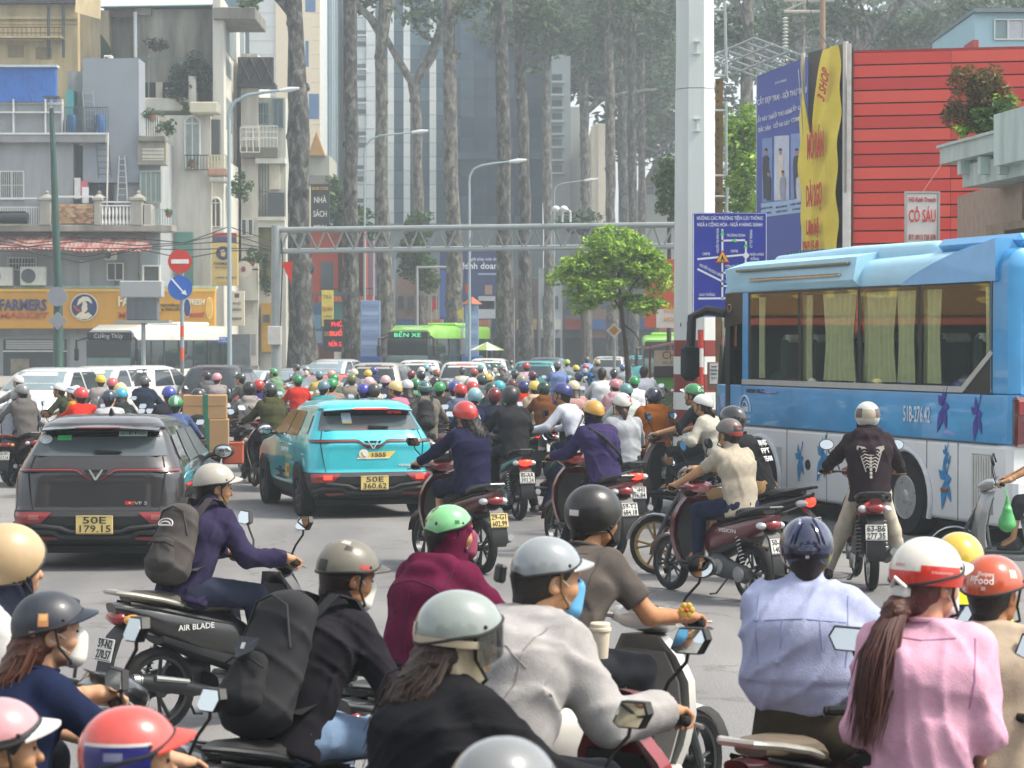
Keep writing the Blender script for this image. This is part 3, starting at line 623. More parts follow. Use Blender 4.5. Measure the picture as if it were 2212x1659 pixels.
def arch_window(par,u0,u1,v0,v1,Y_,pane=M('#8fa09a',.4,var=.2),fr=FRAME):
 w_=None;k_=Y_/F;r=(u1-u0)/2;cu=(u0+u1)/2
 pts=[(X(u0,Y_),Y_-.02,Z(v1,Y_)),(X(u1,Y_),Y_-.02,Z(v1,Y_))]+[(X(cu+r*math.cos(a),Y_),Y_-.02,Z(v0+r-r*math.sin(a),Y_))for a in[math.pi*i/10 for i in range(11)]]
 w_=MB().poly(pts,(0,-.03,0)).build('arched_window',pane,par)
 m_=MB();m_.tube([Vector(p)+Vector((0,-.05,0))for p in pts],.05,6,closed=True);m_.tube([(X(cu,Y_),Y_-.06,Z(v1,Y_)),(X(cu,Y_),Y_-.06,Z(v0,Y_))],.03,5);m_.tube([(X(u0,Y_),Y_-.06,Z(v0+r,Y_)),(X(u1,Y_),Y_-.06,Z(v0+r,Y_))],.03,5)
 m_.build('window_frame',fr,w_)
arch_window(o,401,433,252,368,Y);arch_window(o,456,478,428,490,Y+.6,M('#5d5a50',.5,var=.2))
fb(MB(),434,474,258,345,Y,-.9,.2).build('recess',wallm('#5b5f5e','#3c3f3e',.6),o)
fb(MB(),418,478,226,250,Y,1.0,0,.05).build('terrace_slab',wallm('#d8d2b8','#97917c',.4),o)
rail('balcony_rail',o,400,455,335,368,Y-.6,8,IRON,w_=.5);fb(MB(),455,492,366,383,Y,.8,.3,.05).build('balcony_slab',wallm('#b98e7c','#86685a',.5),o)
fb(MB(),456,492,383,396,Y,.7,.3,.06).build('balcony_slab',WHITE,o);rail('balcony_rail',o,452,490,335,366,Y-.75,6,M('#c9c2a4',.7),w_=2)
fb(MB(),380,418,502,625,Y,.1,0).build('mesh_screen',M('#5f9184',.8,var=.15,scale=3),o)
rail('balcony_rail',o,520,562,275,330,104,3,FRAME,w_=.7,mid=True)
fb(MB(),456,540,812-90,812,Y,.02,.4).build('shopfront',M('#6e7678',.6,var=.3,scale=1.5),o)
rebase(o)
pot_plant('potted plant on the iron balcony of the white house',416,362,98.4,8,10,leafmat('#4a5a2a','#8a8440'),4,13)
pot_plant('green shrub hanging beside the grey street lamp',520,440,100.5,24,34,MIDLEAF,9,14,pot=False)
Y=106
o=thing('timber_balcony_house','pale house with dark timber balcony and white railings','building',(X(570,Y),Y,0))
fb(MB(),524,560,120,812,Y,.4,5).build('wall',WHITE,o);fb(MB(),556,618,212,812,Y,0,5).build('wall',wallm('#c4c6bd','#82857c',.5),o);fb(MB(),528,606,322,345,Y,.9,.2,.03).build('balcony_slab',wallm('#77766d','#46453f',.6),o)
fb(MB(),522,598,132,190,Y,1.2,-1.1).build('balcony_front',M('#3f3f3d',.8,var=.2,scale=3),o);fb(MB(),520,600,186,194,Y,1.25,.1).build('balcony_slab',M('#35383a',.8),o)
m=MB()
for k_ in range(3):m.tube([(X(524+k_*24,Y),Y-1.22,Z(134,Y)),(X(548+k_*24,Y),Y-1.22,Z(186,Y))],.06,5);m.tube([(X(548+k_*24,Y),Y-1.22,Z(134,Y)),(X(524+k_*24,Y),Y-1.22,Z(186,Y))],.06,5)
m.build('balcony_braces',M('#2f2f2e',.8),o)
rail('balcony_rail',o,524,600,272,324,Y-.8,10,FRAME,w_=.6,mid=True);rail('balcony_rail',o,524,600,285,300,Y-.82,3,FRAME,w_=.6)
window(o,560,580,226,268,Y,3,M('#6f8d88',.6),mull=1);window(o,592,612,216,275,Y,0,M('#6f8d88',.6),mull=1)
fb(MB(),556,620,345,356,Y,.8,.1).build('canopy',M('#c9cdc4',.7),o)
rail('iron_grille',o,562,580,350,480,Y-.3,3,IRON,w_=.5,mid=True);fb(MB(),583,606,352,410,Y,.1,0).build('door',M('#d4cfbd',.7,var=.1),o)
fb(MB(),582,616,418,472,Y,.5,.1).build('balcony_front',M('#41474c',.7,var=.1),o);fb(MB(),560,618,470,478,Y,.6,.1).build('balcony_slab',WHITE,o);fb(MB(),560,618,478,492,Y,.4,.1).build('balcony_front',M('#c9cbc5',.8),o)
fb(MB(),560,600,492,625,Y,.1,0).build('climber_wall',M('#6b6a3e',.9,var=.3,scale=2),o);fb(MB(),566,600,655,760,Y,.25,0).build('yellow_front',M('#b38a2a',.8,var=.12),o);fb(MB(),570,584,680,697,Y,.3,0).build('window',PANE,o)
fb(MB(),520,560,690,790,Y,.6,.2).build('shop_box',M('#c7c6bd',.8,var=.08),o);fb(MB(),534,556,722,766,Y,.65,0).build('shutter',M('#8f9290',.7,var=.1,scale=10),o)
window(o,524,532,475,508,Y-.45,0,mull=0);window(o,538,546,475,508,Y-.45,0,mull=0)
fb(MB(),510,562,575,650,Y,.9,-.3,.03).build('balcony_front',WHITE,o)
rebase(o)
pot_plant('palm-like green plant in a white balcony box',545,575,104.5,18,20,MIDLEAF,6,15,size=.2)
pot_plant('climbing plant hanging down the ochre wall beside the gantry post',575,640,105,14,45,DARKLEAF,8,16,pot=False)
def board(name,label,u0,u1,v0,v1,Y_,col,lines,d=.12,cat='sign',frame=None,group=None):
 o_=thing(name,label,cat,(X((u0+u1)/2,Y_),Y_,Z(v1,Y_)),group=group);k_=Y_/F;w_=(u1-u0)*k_;h=(v1-v0)*k_
 MB().box(-w_/2,w_/2,0,d,0,h,.01).build('panel',M(col,.55,var=.06,scale=2),o_)
 if frame:m_=MB();b=.035;m_.box(-w_/2-b,-w_/2,-.02,d,-b,h+b);m_.box(w_/2,w_/2+b,-.02,d,-b,h+b);m_.box(-w_/2,w_/2,-.02,d,h,h+b);m_.box(-w_/2,w_/2,-.02,d,-b,0);m_.build('frame',M(frame,.5),o_)
 for(s,du,v,w2,sz,c)in lines:
  if s.startswith('#'):
   MB().box(du*k_-w2*k_/2,du*k_+w2*k_/2,-.006,0,(v1-v-sz)*k_,(v1-v)*k_).build('colour_block',M(c,.6,var=.08),o_)
  else:lettering(s,sz*k_,(du*k_,-.012,(v1-v)*k_),RT,UP,M(c,.5),o_,width=w2*k_ if w2 else None,bold=.012,depth=.008)
 return o_
o=board('vertical_sign','vertical cream shop sign with farmer emblem and phone number',457,514,503,617,97.2,'#c9b06a',[('#',0,503,52,9,'#a83a34'),('#',0,512,52,12,'#3a3f66'),('FARMERS',-5,570,36,10,'#2c2f38'),('MARKET',-5,578,30,5,'#8a6a40'),('1900 63 60',2,600,44,6,'#3a3a34'),('#',0,609,34,5,'#b89d58')],.25)
k=97.2/F;c=Vector((-3*k,-.005,70*k));disc('emblem_field',o,c,15*k,M('#2c3350',.5),.02);shape('emblem_face',o,c,[(-6,6),(2,8),(6,0),(3,-8),(-4,-6)],M('#c8a884',.6),oy=.02)
o=thing('round_sign','round white shop sign with a drawing, on a wall arm','sign',(X(527,98),98,Z(582,98)));k=98/F;c=Vector((0,0,0));disc('face',o,c,18*k,M('#c9c4b6',.6,var=.12,scale=8),.12);disc('emblem_field',o,Vector((0,-.125,0)),5*k,M('#8a4a4a',.6),.01,sz=1.2);m=MB();m.tube([(18*k,0,0),(30*k,.2,0)],.04,6);m.build('arm',IRON,o)
board('shop_sign','narrow cream shop sign with emblem beside the grey street lamp',500,528,629,704,97,'#d2cbb4',[('#',-2,634,10,9,'#5a3a34'),('PHỞ',-2,656,16,7,'#4a4a44'),('NHÂN',-2,669,18,9,'#55504a'),('0909',-2,689,20,9,'#4a4640')],.2)
board('street_name_sign','small blue street name plate on the pavement',462,496,728,742,92,'#2c5fb3',[('ĐƯỜNG',0,732,18,4.5,'#e8eef6'),('CAO THẮNG',0,737.5,26,4.5,'#e8eef6')],.04)
board('bookshop_sign','tall black bookshop sign with white letters and yellow heading',672,712,398,500,111,'#23282a',[('BOOK STORE',0,408,34,9,'#d8a634'),('NHÀ',0,433,27,18,'#d5d9d6'),('SÁCH',0,463,29,18,'#d5d9d6'),('MINH',0,492,26,15,'#d5d9d6')],.3)
board('upright_sign','yellow upright banner sign with red lettering between the trunks',695,720,627,705,108,'#d8c65a',[('TRÀ',0,642,18,11,'#8a7a20'),('QUÁN',0,668,22,12,'#a83028'),('COFFEE',0,684,18,6,'#6a5a20'),('CƠM - PHỞ',0,694,20,5,'#6a5a20')],.15)
board('shop_sign','faded white and pink shop sign by the gantry post',609,636,632,728,107,'#b9ae8c',[('NHA',0,642,20,7,'#6a5a50'),('KHÁNH',0,668,24,10,'#a86a78'),('Thẩm mỹ',0,695,22,6,'#6a8a8a'),('#',0,705,24,20,'#cfd3cc')],.1)
board('poster_panel','dark blue poster panel behind the first trunk',660,697,655,745,109,'#33557c',[('#',0,680,30,30,'#5a86a8'),('#',0,715,34,26,'#7a93a4')],.1)
o=board('led_sign','black light sign with glowing red letters between the trunks',700,748,690,760,107.5,'#1d1718',[('#',-4,716,40,10,'#8a6a40')],.2)
for s_,v_,w_ in(('PHỞ',701,30),('BUỔI',721,38),('NỬA GIÁ',744,44)):lettering(s_,14*107.5/F,(4*107.5/F,-.02,(760-v_)*107.5/F),RT,UP,M('#e02a2a',.5,emit=.9),o,width=w_*107.5/F*.8,bold=.01)
Y=116
o=thing('orange_building','orange-red painted building with teal panel behind the second trunk','building',(X(720,Y),Y,0))
fb(MB(),665,780,500,812,Y,0,5).build('wall',M('#b3482f',.85,var=.08,scale=1),o);fb(MB(),690,780,630,700,Y,.3,0).build('teal_panel',M('#3f7f7a',.7,var=.08),o)
for u0 in(766,786):m=MB();fb(m,u0,u0+8,500,640,Y,.35,0);m.build('pilaster',M('#cc6444',.8),o)
fb(MB(),775,795,520,640,Y,.05,2).build('side_wall',M('#7d4a48',.85,var=.1),o);fb(MB(),794,806,510,650,Y,-.2,1.5).build('side_wall',M('#8d7c8c',.85),o)
fb(MB(),694,720,566,625,Y,.03,0).build('window',PANE,o);fb(MB(),690,806,640,652,Y,.5,0).build('ledge',M('#c05a3c',.8),o)
fb(MB(),690,806,700,812,Y,.1,0).build('shopfront',M('#5d2b2b',.8,var=.35,scale=1.2),o);rail('balcony_rail',o,692,806,622,640,Y-.4,16,IRON,w_=.4)
for u0,u1,v0,v1,c_ in((722,738,752,790,'#c0c0b4'),(752,770,756,790,'#8d6a5a')):fb(MB(),u0,u1,v0,v1,Y,.15,0).build('shop_display',M(c_,.7,var=.3,scale=3),o)
rebase(o)
# towers at the end of the street
def tower(label,Y_,u0,u1,v0,v1,wall,name='office_tower',back=12):
 o_=thing(name,label,'building',(X((u0+u1)/2,Y_),Y_,0));fb(MB(),u0,u1,v0,v1,Y_,0,back).build('wall',wall,o_);return o_
Y=150;TILE=M('#c6ccca',.5,var=.05,scale=.4);TILE_SUNLIT=M('#d9cdb2',.6,var=.05)  # beige side colour carries the warm sunlight on the tower's right face
o=tower('pale tiled tower with square blue windows',Y,540,692,-80,812,TILE)
pl=Plane(692,150,710,159);m=MB();pl.box(m,692,709,-80,812,.01,3);m.build('side_wall',TILE_SUNLIT,o)
for(u0,u1,v0,v1)in((597,622,-60,28),(657,683,-60,28),(598,622,90,146),(601,622,204,260),(668,690,204,258),(640,668,90,146)):
 fb(MB(),u0,u1,v0,v1,Y,.02,.2).build('window',PANEB,o)
m=MB()
for v_ in range(-60,560,30):fb(m,540,692,v_-.35,v_+.35,Y,.012,0)
m.build('tile_joints',M('#8f9593',.8),o)
for v0,v1 in((92,148),(204,258)):m=MB();pl.box(m,696,702,v0,v1,.03,0);m.build('window',PANE,o)
rebase(o)
o=thing('glass_tower','blue-grey glass curtain wall tower seen edge on between trunks','building',(X(725,156),156,0));pl=Plane(710,156,748,190)
m=MB();pl.box(m,710,748,-80,812,0,8);m.build('wall',M('#52707e',.15,var=.35,scale=.35,spec=.7),o)
for i in range(7):m=MB();u_=711+i*5.2;pl.box(m,u_,u_+1.4,-80,640,.25,0);m.build('mullion',M('#93a5ab',.5),o)
fb(MB(),668,712,336,380,140,0,6).build('gable_house_wall',wallm('#aeb0a4','#77796e',.5),o);fb(MB(),664,716,380,398,140,.3,6).build('eaves',M('#7a7a72',.8),o)
m=MB();m.poly([(X(666,139),139,Z(336,139)),(X(684,139),139,Z(285,139)),(X(702,139),139,Z(336,139))],(0,1,0));m.build('gable',M('#a9834a',.8,var=.2),o)
rebase(o)
Y=168
o=thing('ribbed_tower','white ribbed office tower with dark blue glass bays behind the tree trunks','building',(X(960,Y),Y,0))
fb(MB(),770,1172,-90,500,Y,-.3,20).build('core',M('#2c4454',.5,var=.1),o)
WP=[M(c,.55,var=.04)for c in('#e2e6e4','#dadfde','#e8eae6')];GP=[M(c,.1,var=.2,scale=.5,spec=.75)for c in('#658c9e','#587f93','#7098a8','#4d7488')];GD=[M(c,.08,var=.2,scale=.3,spec=.8)for c in('#3a607e','#426a88','#335874','#4a7290')]
def col(u0,u1,mats_,name,step,f,v0=-80,v1=490,seed=0):
 rn_=random.Random(seed);v_=v0;base=fb(MB(),u0+.4,u1-.4,v0+.5,v0+step-.5,Y,f,.0);me=base.mesh(name,mats_[0]);mm={}
 while v_<v1:
  mt=rn_.choice(mats_)
  if mt not in mm:mm[mt]=me if mt is mats_[0]else me.copy();mm[mt].materials.clear();mm[mt].materials.append(mt)
  q=link(name,mm[mt],o);q.location=(0,0,-(v_-v0)*Y/F);v_+=step
for u0,u1 in((792,812),(838,852),(872,887),(928,943)):col(u0,u1,WP,'wall_panel',30,.25,seed=int(u0))
for u0,u1 in((812,838),(852,872),(887,908),(908,928),(943,966)):col(u0,u1,GP,'glass_panel',30,.0,seed=int(u0))
for i in range(7):col(966+i*29,966+(i+1)*29,GD,'glass_panel',42,.0,seed=90+i)
col(772,793,WP,'wall_panel',30,.05,seed=4)
for i in range(9):
 v_=68+i*72.5;fb(MB(),773,791,v_,v_+8,Y,.12,0).build('window',PANE,o);fb(MB(),773,791,v_+24,v_+34,Y,.12,0).build('window',PANE,o);fb(MB(),773,792,v_+10,v_+13,Y,.4,0).build('sill',WP[0],o)
fb(MB(),770,1172,488,640,Y,3,10).build('podium',M('#7d8a8c',.7,var=.15,scale=.6),o);fb(MB(),965,1172,330,345,Y,.5,0).build('canopy_band',M('#3a5566',.5),o)
rebase(o)
board('bank_billboard','large dark blue bank billboard with white slogan and a person holding a bowl',950,1075,541,690,132,'#1c3263',[('giải pháp toàn diện',36,560,62,9,'#dfe6f0'),('kinh doanh',30,575,84,20,'#eef2f6'),('#',-50,585,24,100,'#2a4f9a'),('#',40,590,40,4,'#8fa5c8'),('#',43,640,44,48,'#aeb4b8'),('#',43,616,16,20,'#9a7d6a'),('#',36,650,40,18,'#4a4a2c')],.3,'billboard')
Y=152
o=tower('grey block with open balconies and dark window bands',Y,1192,1232,120,812,M('#8b9698',.7,var=.06),'balcony_block')
for i in range(8):fb(MB(),1193,1214,262+i*28-100,262+i*28-86,Y,.03,0).build('window',PANE,o);fb(MB(),1190,1218,262+i*28-84,262+i*28-80,Y,.7,0).build('balcony_slab',M('#a3acac',.7),o)
fb(MB(),1218,1262,230,812,Y,-.5,8).build('side_wall',M('#a8afaa',.8,var=.05),o)
rebase(o)
o=tower('cream end wall standing behind the pale branching trunk',148,1280,1308,270,812,M('#d8d0bd',.8,var=.06),'end_wall_block');fb(MB(),1292,1309,268,812,148,.1,8).build('side_wall',M('#e0d6c2',.8),o);rebase(o)
o=tower('far pale houses with brown roof seen between trunks',175,1390,1470,395,812,M('#a8b0ac',.8,var=.08),'far_house');m=MB();m.poly([(X(1388,174),174,Z(398,174)),(X(1420,174),174,Z(340,174)),(X(1475,174),174,Z(345,174)),(X(1475,174),174,Z(398,174))],(0,3,0));m.build('roof',M('#7a6a60',.8),o)
fb(MB(),1396,1412,405,420,175,.1,0).build('window',PANE,o);rebase(o)
rn=random.Random(12)
cols=['#6d7a80','#8a6f60','#9a8f80','#5f6a66','#a08a70','#7d8890','#6a5a52','#90989a']
for i in range(13):
 u0=800+i*52;Y=140+(i*7)%12;o=tower(['teal-fronted','brown-fronted','beige','dark green','sand-coloured','blue-grey','dark brown','pale grey','slate','rust-toned','ash-grey','olive','off-white'][i]+' low shophouse at the far end of the street',Y,u0,u0+51,560+(i*37)%60,812,M(cols[i%8],.85,var=.15,scale=.6),'far_shophouse',4)
 fb(MB(),u0+5,u0+46,730,800,Y,.1,0).build('shopfront',M('#2b2f31',.6,var=.4,scale=.8),o)
 fb(MB(),u0+4,u0+47,690,712,Y,.3,0).build('signboard',M(rn.choice(['#b33a30','#c9b070','#3a5f9a','#c9c9c0','#4a6a5a','#a8603a']),.6,var=.2,scale=1.5),o)
 for j in range(2):fb(MB(),u0+8+j*22,u0+20+j*22,640,668,Y,.05,0).build('window',PANE,o)
 rebase(o)
# right side: red panelled building, planter balcony, light blue house
RP=Plane(1838,46.0,2400,45.0)
o=thing('red_building','building clad in red horizontal panels with dark joints','building',(RP.at(2000).x,RP.at(2000).y,0));dR=Vector(o.location)
m=MB();RP.box(m,1842,2400,110,900,-.06,4);m.build('wall',M('#3a1414',.9,var=.1),o)
reds=[M(c,.6,var=.05,scale=.8)for c in('#cc3c30','#d44436','#c2342c','#d84e3e')]
zt=Z(109,45.5);ph=(Z(109,45.5)-Z(780,45.5))/24.2
edges=[1842,2052,2215,2400]
for r_ in range(24):
 for c_ in range(3):
  a,b=RP.at(edges[c_]+.4),RP.at(edges[c_+1]-.4);z1=zt-r_*ph-.012;z0=z1-ph+.03
  MB().poly([a+Vector((0,0,z0)),b+Vector((0,0,z0)),b+Vector((0,0,z1)),a+Vector((0,0,z1+.0))],RP.n*(.03+.004*((r_*3+c_)%4))).build('wall_plank',reds[(r_*5+c_*3+r_//4)%4],o,0)
m=MB();a,b=RP.at(1838),RP.at(2400);m.poly([a+Vector((0,0,zt)),b+Vector((0,0,zt)),b+Vector((0,0,zt+.05)),a+Vector((0,0,zt+.05))],-RP.n*.5);m.build('coping',M('#8f2c2a',.7),o)
m=MB();RP.box(m,1831,1842,108,900,.1,1);m.build('corner_trim',M('#3c3230',.8,var=.4,scale=3),o)
m=MB();RP.box(m,1829,1838,100,900,.35,-.2);m.build('corner_pipe',M('#c9c5bb',.7,var=.2),o)
m=MB();RP.box(m,1822,1836,420,900,.4,.1);m.build('white_pipe',M('#d2d0cb',.7,var=.1),o)
rebase(o)
Y=60
o=thing('light_blue_house','light blue house with a white window above the red wall','building',(X(2150,Y),Y,0))
fb(MB(),2102,2400,28,800,Y,0,6).build('wall',M('#9fc4cf',.8,var=.05,scale=.8),o);fb(MB(),2096,2108,90,130,Y,.2,1).build('red_post',M('#a83a34',.7),o);fb(MB(),2098,2400,22,30,Y,.2,6).build('roof_edge',M('#6f7f84',.8),o)
window(o,2146,2172,46,86,Y,0,mull=0,pane=M('#7f9a9c',.3));window(o,2176,2240,46,86,Y,0,mull=1,pane=M('#b9bfc4',.4));rebase(o)
Y=36.5
o=thing('planter_balcony_house','pale mint house corner with a planter balcony on brackets','building',(X(2220,Y),Y,0));MINT=wallm('#cdd8cf','#75827a',.55,1.2)
pl=Plane(2058,36.5,2230,33.0)
m=MB();pl.box(m,2060,2200,302,340,.25,.35);m.build('planter',MINT,o);m=MB();pl.box(m,2058,2202,298,304,.3,.35);m.build('planter_rim',MINT,o)
m=MB();pl.box(m,2084,2230,342,392,.05,.6);m.build('balcony_beam',MINT,o)
m=MB();pl.box(m,2185,2330,230,345,.3,.6);m.build('balcony_front',MINT,o)
for u_ in(2092,2136,2178):m=MB();pl.box(m,u_,u_+7,340,378,.2,0);m.build('bracket',MINT,o)
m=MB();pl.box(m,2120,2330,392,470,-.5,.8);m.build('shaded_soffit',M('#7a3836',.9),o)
fb(MB(),2206,2420,380,1100,Y-2,0,5).build('corner_wall',M('#a58f7f',.9,var=.15),o)
m=MB();pl.box(m,2090,2330,470,530,-.3,.6);m.build('broken_signboard',M('#b09a80',.9,stain='#4d4238',stain_amt=.7,scale=1.5),o)
m=MB();pl.box(m,2155,2330,486,496,-.25,.1);m.build('signboard_gap',M('#2b2522',.9),o)
rebase(o)
pot_plant('large bare-twigged reddish shrub in the mint planter',2105,300,35.6,75,85,leafmat('#4a5226','#8a7048'),13,41,pot=False,size=.042,name='planter_shrub')
pot_plant('fresh green creeper spilling over the mint planter',2160,296,35.2,70,40,MIDLEAF,14,42,pot=False,size=.045,name='planter_creeper')
pot_plant('pale green trailing plant at the left end of the mint planter',2085,304,35.4,28,18,LIMELEAF,7,43,pot=False,size=.04,name='planter_creeper')
pot_plant('bright leafy sprig among the bare twigs of the planter',2160,250,35.5,40,26,LIMELEAF,5,44,pot=False,size=.045,name='planter_creeper')
o=board('business_sign','white sign with red letters reading CÔ SÁU on the red wall',1957,2025,418,525,40.5,'#d8d6d2',[('Hộ Kinh Doanh',0,432,58,14,'#c0342c'),('CÔ SÁU',0,468,58,38,'#d2331f'),('ĐT: 0913 728 538',0,513,58,15,'#b03434')],.03,frame='#a8a8a4')
o.rotation_euler=(0,0,0)
m=MB();m.tube([(0,.02,108*40.5/F),(1.1,1.2,2.3)],.012,5);m.tube([(-.2,.05,0),(-1.3,1.0,-1.4)],.012,5);m.build('guy_wire',M('#8a4038',.7),o)
BP=Plane(1633,53.0,1742,50.2)
o=thing('barber_billboard','tall blue barber shop billboard with white lettering and photographs','billboard',(BP.at(1690).x,BP.at(1690).y,0));dB=Vector(o.location)
def bq(mb,p_,u0,u1,v00,v01,v10,v11,f=.0,b=.06):
 a,c_=p_.at(u0),p_.at(u1);return mb.poly([a+Vector((0,0,Z(v01,a.y)))-p_.n*b,c_+Vector((0,0,Z(v11,c_.y)))-p_.n*b,c_+Vector((0,0,Z(v10,c_.y)))-p_.n*b,a+Vector((0,0,Z(v00,a.y)))-p_.n*b],p_.n*(f+b))
bq(MB(),BP,1634,1741,166,810,124,810).build('panel',M('#3349a0',.5,var=.10,scale=.6),o)
bq(MB(),BP,1644,1739,440,470,428,458,.01,0).build('price_band',M('#9fbfe0',.5),o)
def figure(uc,v0,v1,w_,col_,f_=.012):
 def pt(du,v):a_=BP.at(uc+du);return a_+BP.n*f_+Vector((0,0,Z(v,a_.y)))
 h_=v0+w_*2.4;MB().poly([pt(-w_*.5,h_),pt(-w_,h_+5),pt(-w_*1.1,h_+26),pt(-w_*.7,v1),pt(w_*.7,v1),pt(w_*.9,h_+24),pt(w_,h_+5),pt(w_*.5,h_)],BP.n*.004).build('photo_figure',M(col_,.6,var=.15,scale=4),o)
 MB().poly([pt(w_*.42*math.cos(a_),v0+w_*1.3-w_*math.sin(a_))for a_ in[R(30*i_)for i_ in range(12)]],BP.n*.004).build('photo_face',M('#b08c78',.6),o);MB().poly([pt(w_*.5*math.cos(a_),v0+w_*.9-w_*.8*math.sin(a_))for a_ in[R(18*i_)for i_ in range(11)]],BP.n*.007).build('photo_hair',M('#221c1a',.6),o)
for i,(u0,u1)in enumerate(((1646,1668),(1672,1704),(1708,1738))):
 bq(MB(),BP,u0,u1,300+i*-5,438-i*4,298+i*-5,436-i*4,.008,0).build('photo',M(['#6f8cc0','#c3cde0','#7d98cc'][i],.5,var=.25,scale=1.5),o)
 uc=(u0+u1)/2;figure(uc-2,320,430,7,['#2a2d3a','#d8d2cc','#2d3348'][i])
 figure(uc+4,368,434,6,['#33363f','#9aa0b0','#c9ccd6'][i],.02)
for s_,u_,v_,w_,sz in(('LOI SHINE',1687,178,18,7),('CẮT ĐẸP TRAI - GỘI THƯ THÁI',1688,210,78,17),('LẤY RÁY TAI',1652,258,26,13),('ĐẶC SẢN',1652,280,20,13),('GỘI THƯ GIÃN',1689,247,31,13),('CỔ VAI GÁY',1689,270,26,13),('CẮT GỘI',1722,236,20,13),('COMBO',1722,259,18,13),('SPECIALTY EAR',1656,450,20,6),('CLEANING',1656,461,16,6),('RELAXING',1689,447,18,6),('HAIR WASH',1689,457,18,6),('COMBO HAIRCUT',1721,441,20,6),('& WASH',1721,452,12,6)):
 q=BP.at(u_);lettering(s_,sz*q.y/F,q+BP.n*.02+Vector((0,0,Z(v_,q.y))),BP.d,UP,M('#dfe4f0' if v_<400 else '#3a4a7a',.5),o,width=w_*q.y/F/max(.3,abs(BP.d.x)),bold=.01,depth=.006)
m=MB();a,b=BP.at(1633),BP.at(1742)
for i in range(6):
 q=a.lerp(b,i/5);z_=Z(166-i*8.4,q.y);m.tube([q+Vector((0,.1,z_)),q+Vector((-1.1,.9,z_+.55))],.03,6)
for k_ in(.3,.65,1):m.tube([a+Vector((-1.1*k_,.9*k_,Z(166,a.y)+.55*k_)),b+Vector((-1.1*k_,.9*k_,Z(124,b.y)+.55*k_))],.03,6)
m.build('scaffold',steel('#a9b3b5'),o)
m=MB();m.tube([a+Vector((.1,.3,0)),a+Vector((.1,.3,Z(150,a.y)))],.07,8);m.build('post',steel(),o);m=MB();m.tube([b+Vector((0,.3,0)),b+Vector((0,.3,Z(120,b.y)))],.07,8);m.build('post',steel(),o)
rebase(o)
YP=Plane(1742,50.1,1834,47.8)
o=thing('yellow_banner','crumpled yellow banner with red letters, torn loose at the top','banner',(YP.at(1790).x,YP.at(1790).y,0))
def banner(s_,t_):
 u=1744+s_*80;a=YP.at(u);top=118-18*s_+190*max(0,1-abs(s_-.27)/.27)**1.2*(1 if s_<.54 else 0)
 vtop=top;vbot=640;v=vtop+(vbot-vtop)*t_
 w_=.035*math.sin(s_*17+t_*4)+.03*math.sin(s_*7-t_*11)+.03*math.sin(t_*30+s_*9)
 return a+Vector((0,0,Z(v,a.y)))+YP.n*(.16+w_)
m=MB();m.grid(banner,28,46);m.build('cloth',M('#ead44c',.75,var=.06,scale=2,folds=.5),o,60)
bq(MB(),YP,1744,1836,116,810,92,810,0,.05).build('backing_panel',M('#4c4a4a',.7,var=.4,scale=.8),o)
m=MB();m.poly([banner(.05,.02)+YP.n*.06,banner(.27,.0)+YP.n*.18,banner(.14,.12)+YP.n*.12],YP.n*.01);m.build('folded_corner',M('#d6d8d6',.8,folds=.6),o)
m=MB();a=YP.at(1834);m.tube([a+Vector((0,0,0))+YP.n*.1,a+Vector((0,0,Z(92,a.y)))+YP.n*.1],.06,8);a=YP.at(1743);m.tube([a+YP.n*.1,a+Vector((0,0,Z(116,a.y)))+YP.n*.1],.04,8);m.build('frame',M('#d0cdc4',.6),o)
for s_,u_,v_,w_,sz,rot in(('3 SHOP',1806,185,60,56,1.15),('MỞ BÁN',1788,318,78,74,0),('DÀI 2GỌ',1785,425,74,62,0),('Liên hệ',1782,492,60,44,0),('0969 15 49',1778,534,76,34,0)):
 q=YP.at(u_);rr=YP.d*math.cos(rot)+Vector((0,0,1))*math.sin(rot);uu=Vector((0,0,1))*math.cos(rot)-YP.d*math.sin(rot)
 lettering(s_,sz*q.y/F,q+YP.n*.31+Vector((0,0,Z(v_,q.y))),rr,uu,M('#c22a1c',.6),o,width=w_*q.y/F*1.15,bold=.035,depth=.006)
rebase(o)
o=thing('optician_shop','ochre optician shop with white letters, seen mirrored in the coach windows','building',(-27,52,0));o.rotation_euler=(0,0,R(52))
MB().box(-16,16,0,6,0,11).build('wall',M('#a8916a',.8,var=.15),o);MB().box(-15,15,-.3,0,3.2,6.2).build('sign_panel',M('#86631f',.5,var=.15),o);MB().box(-15,15,-.1,0,.2,2.9).build('shopfront',M('#23292b',.3,var=.3),o);MB().box(-16,16,-1.5,-.2,2.9,3.1).build('canopy',M('#b0502c',.6),o);MB().box(-16,16,-.2,0,7,7.4).build('ledge',M('#d8d6ce',.7),o)
lettering('MẮT KÍNH   MẮT KÍNH',1.5,(0,-.33,5.2),RT,UP,M('#e8e8e4',.5),o,width=26);lettering('Dr. Nhung   Dr. Nhung',.9,(0,-.33,4.0),RT,UP,M('#e0c24a',.5),o,width=24)
for i,(x0,x1,h,c,n)in enumerate(((-34,-20,15,'#b9b2a0','cream'),(-19,-6,11,'#8f9aa0','grey'),(-5,8,18,'#a89078','brown'),(9,22,12,'#c0b8a8','white'),(23,38,16,'#8a8f8a','stone'))):
 o=thing('shophouse',n+' shophouse on the street behind the camera','building',((x0+x1)/2,-26-i%2*3,0));w_=(x1-x0)/2;MB().box(-w_,w_,-8,0,0,h).build('wall',wallm(c),o)
 for f_ in range(int(h/3.4)):
  for k_ in range(3):MB().box(-w_+1.2+k_*(2*w_-1)/3,-w_+3.4+k_*(2*w_-1)/3,-.05,.05,1+f_*3.4,2.9+f_*3.4).build('window',PANE,o)
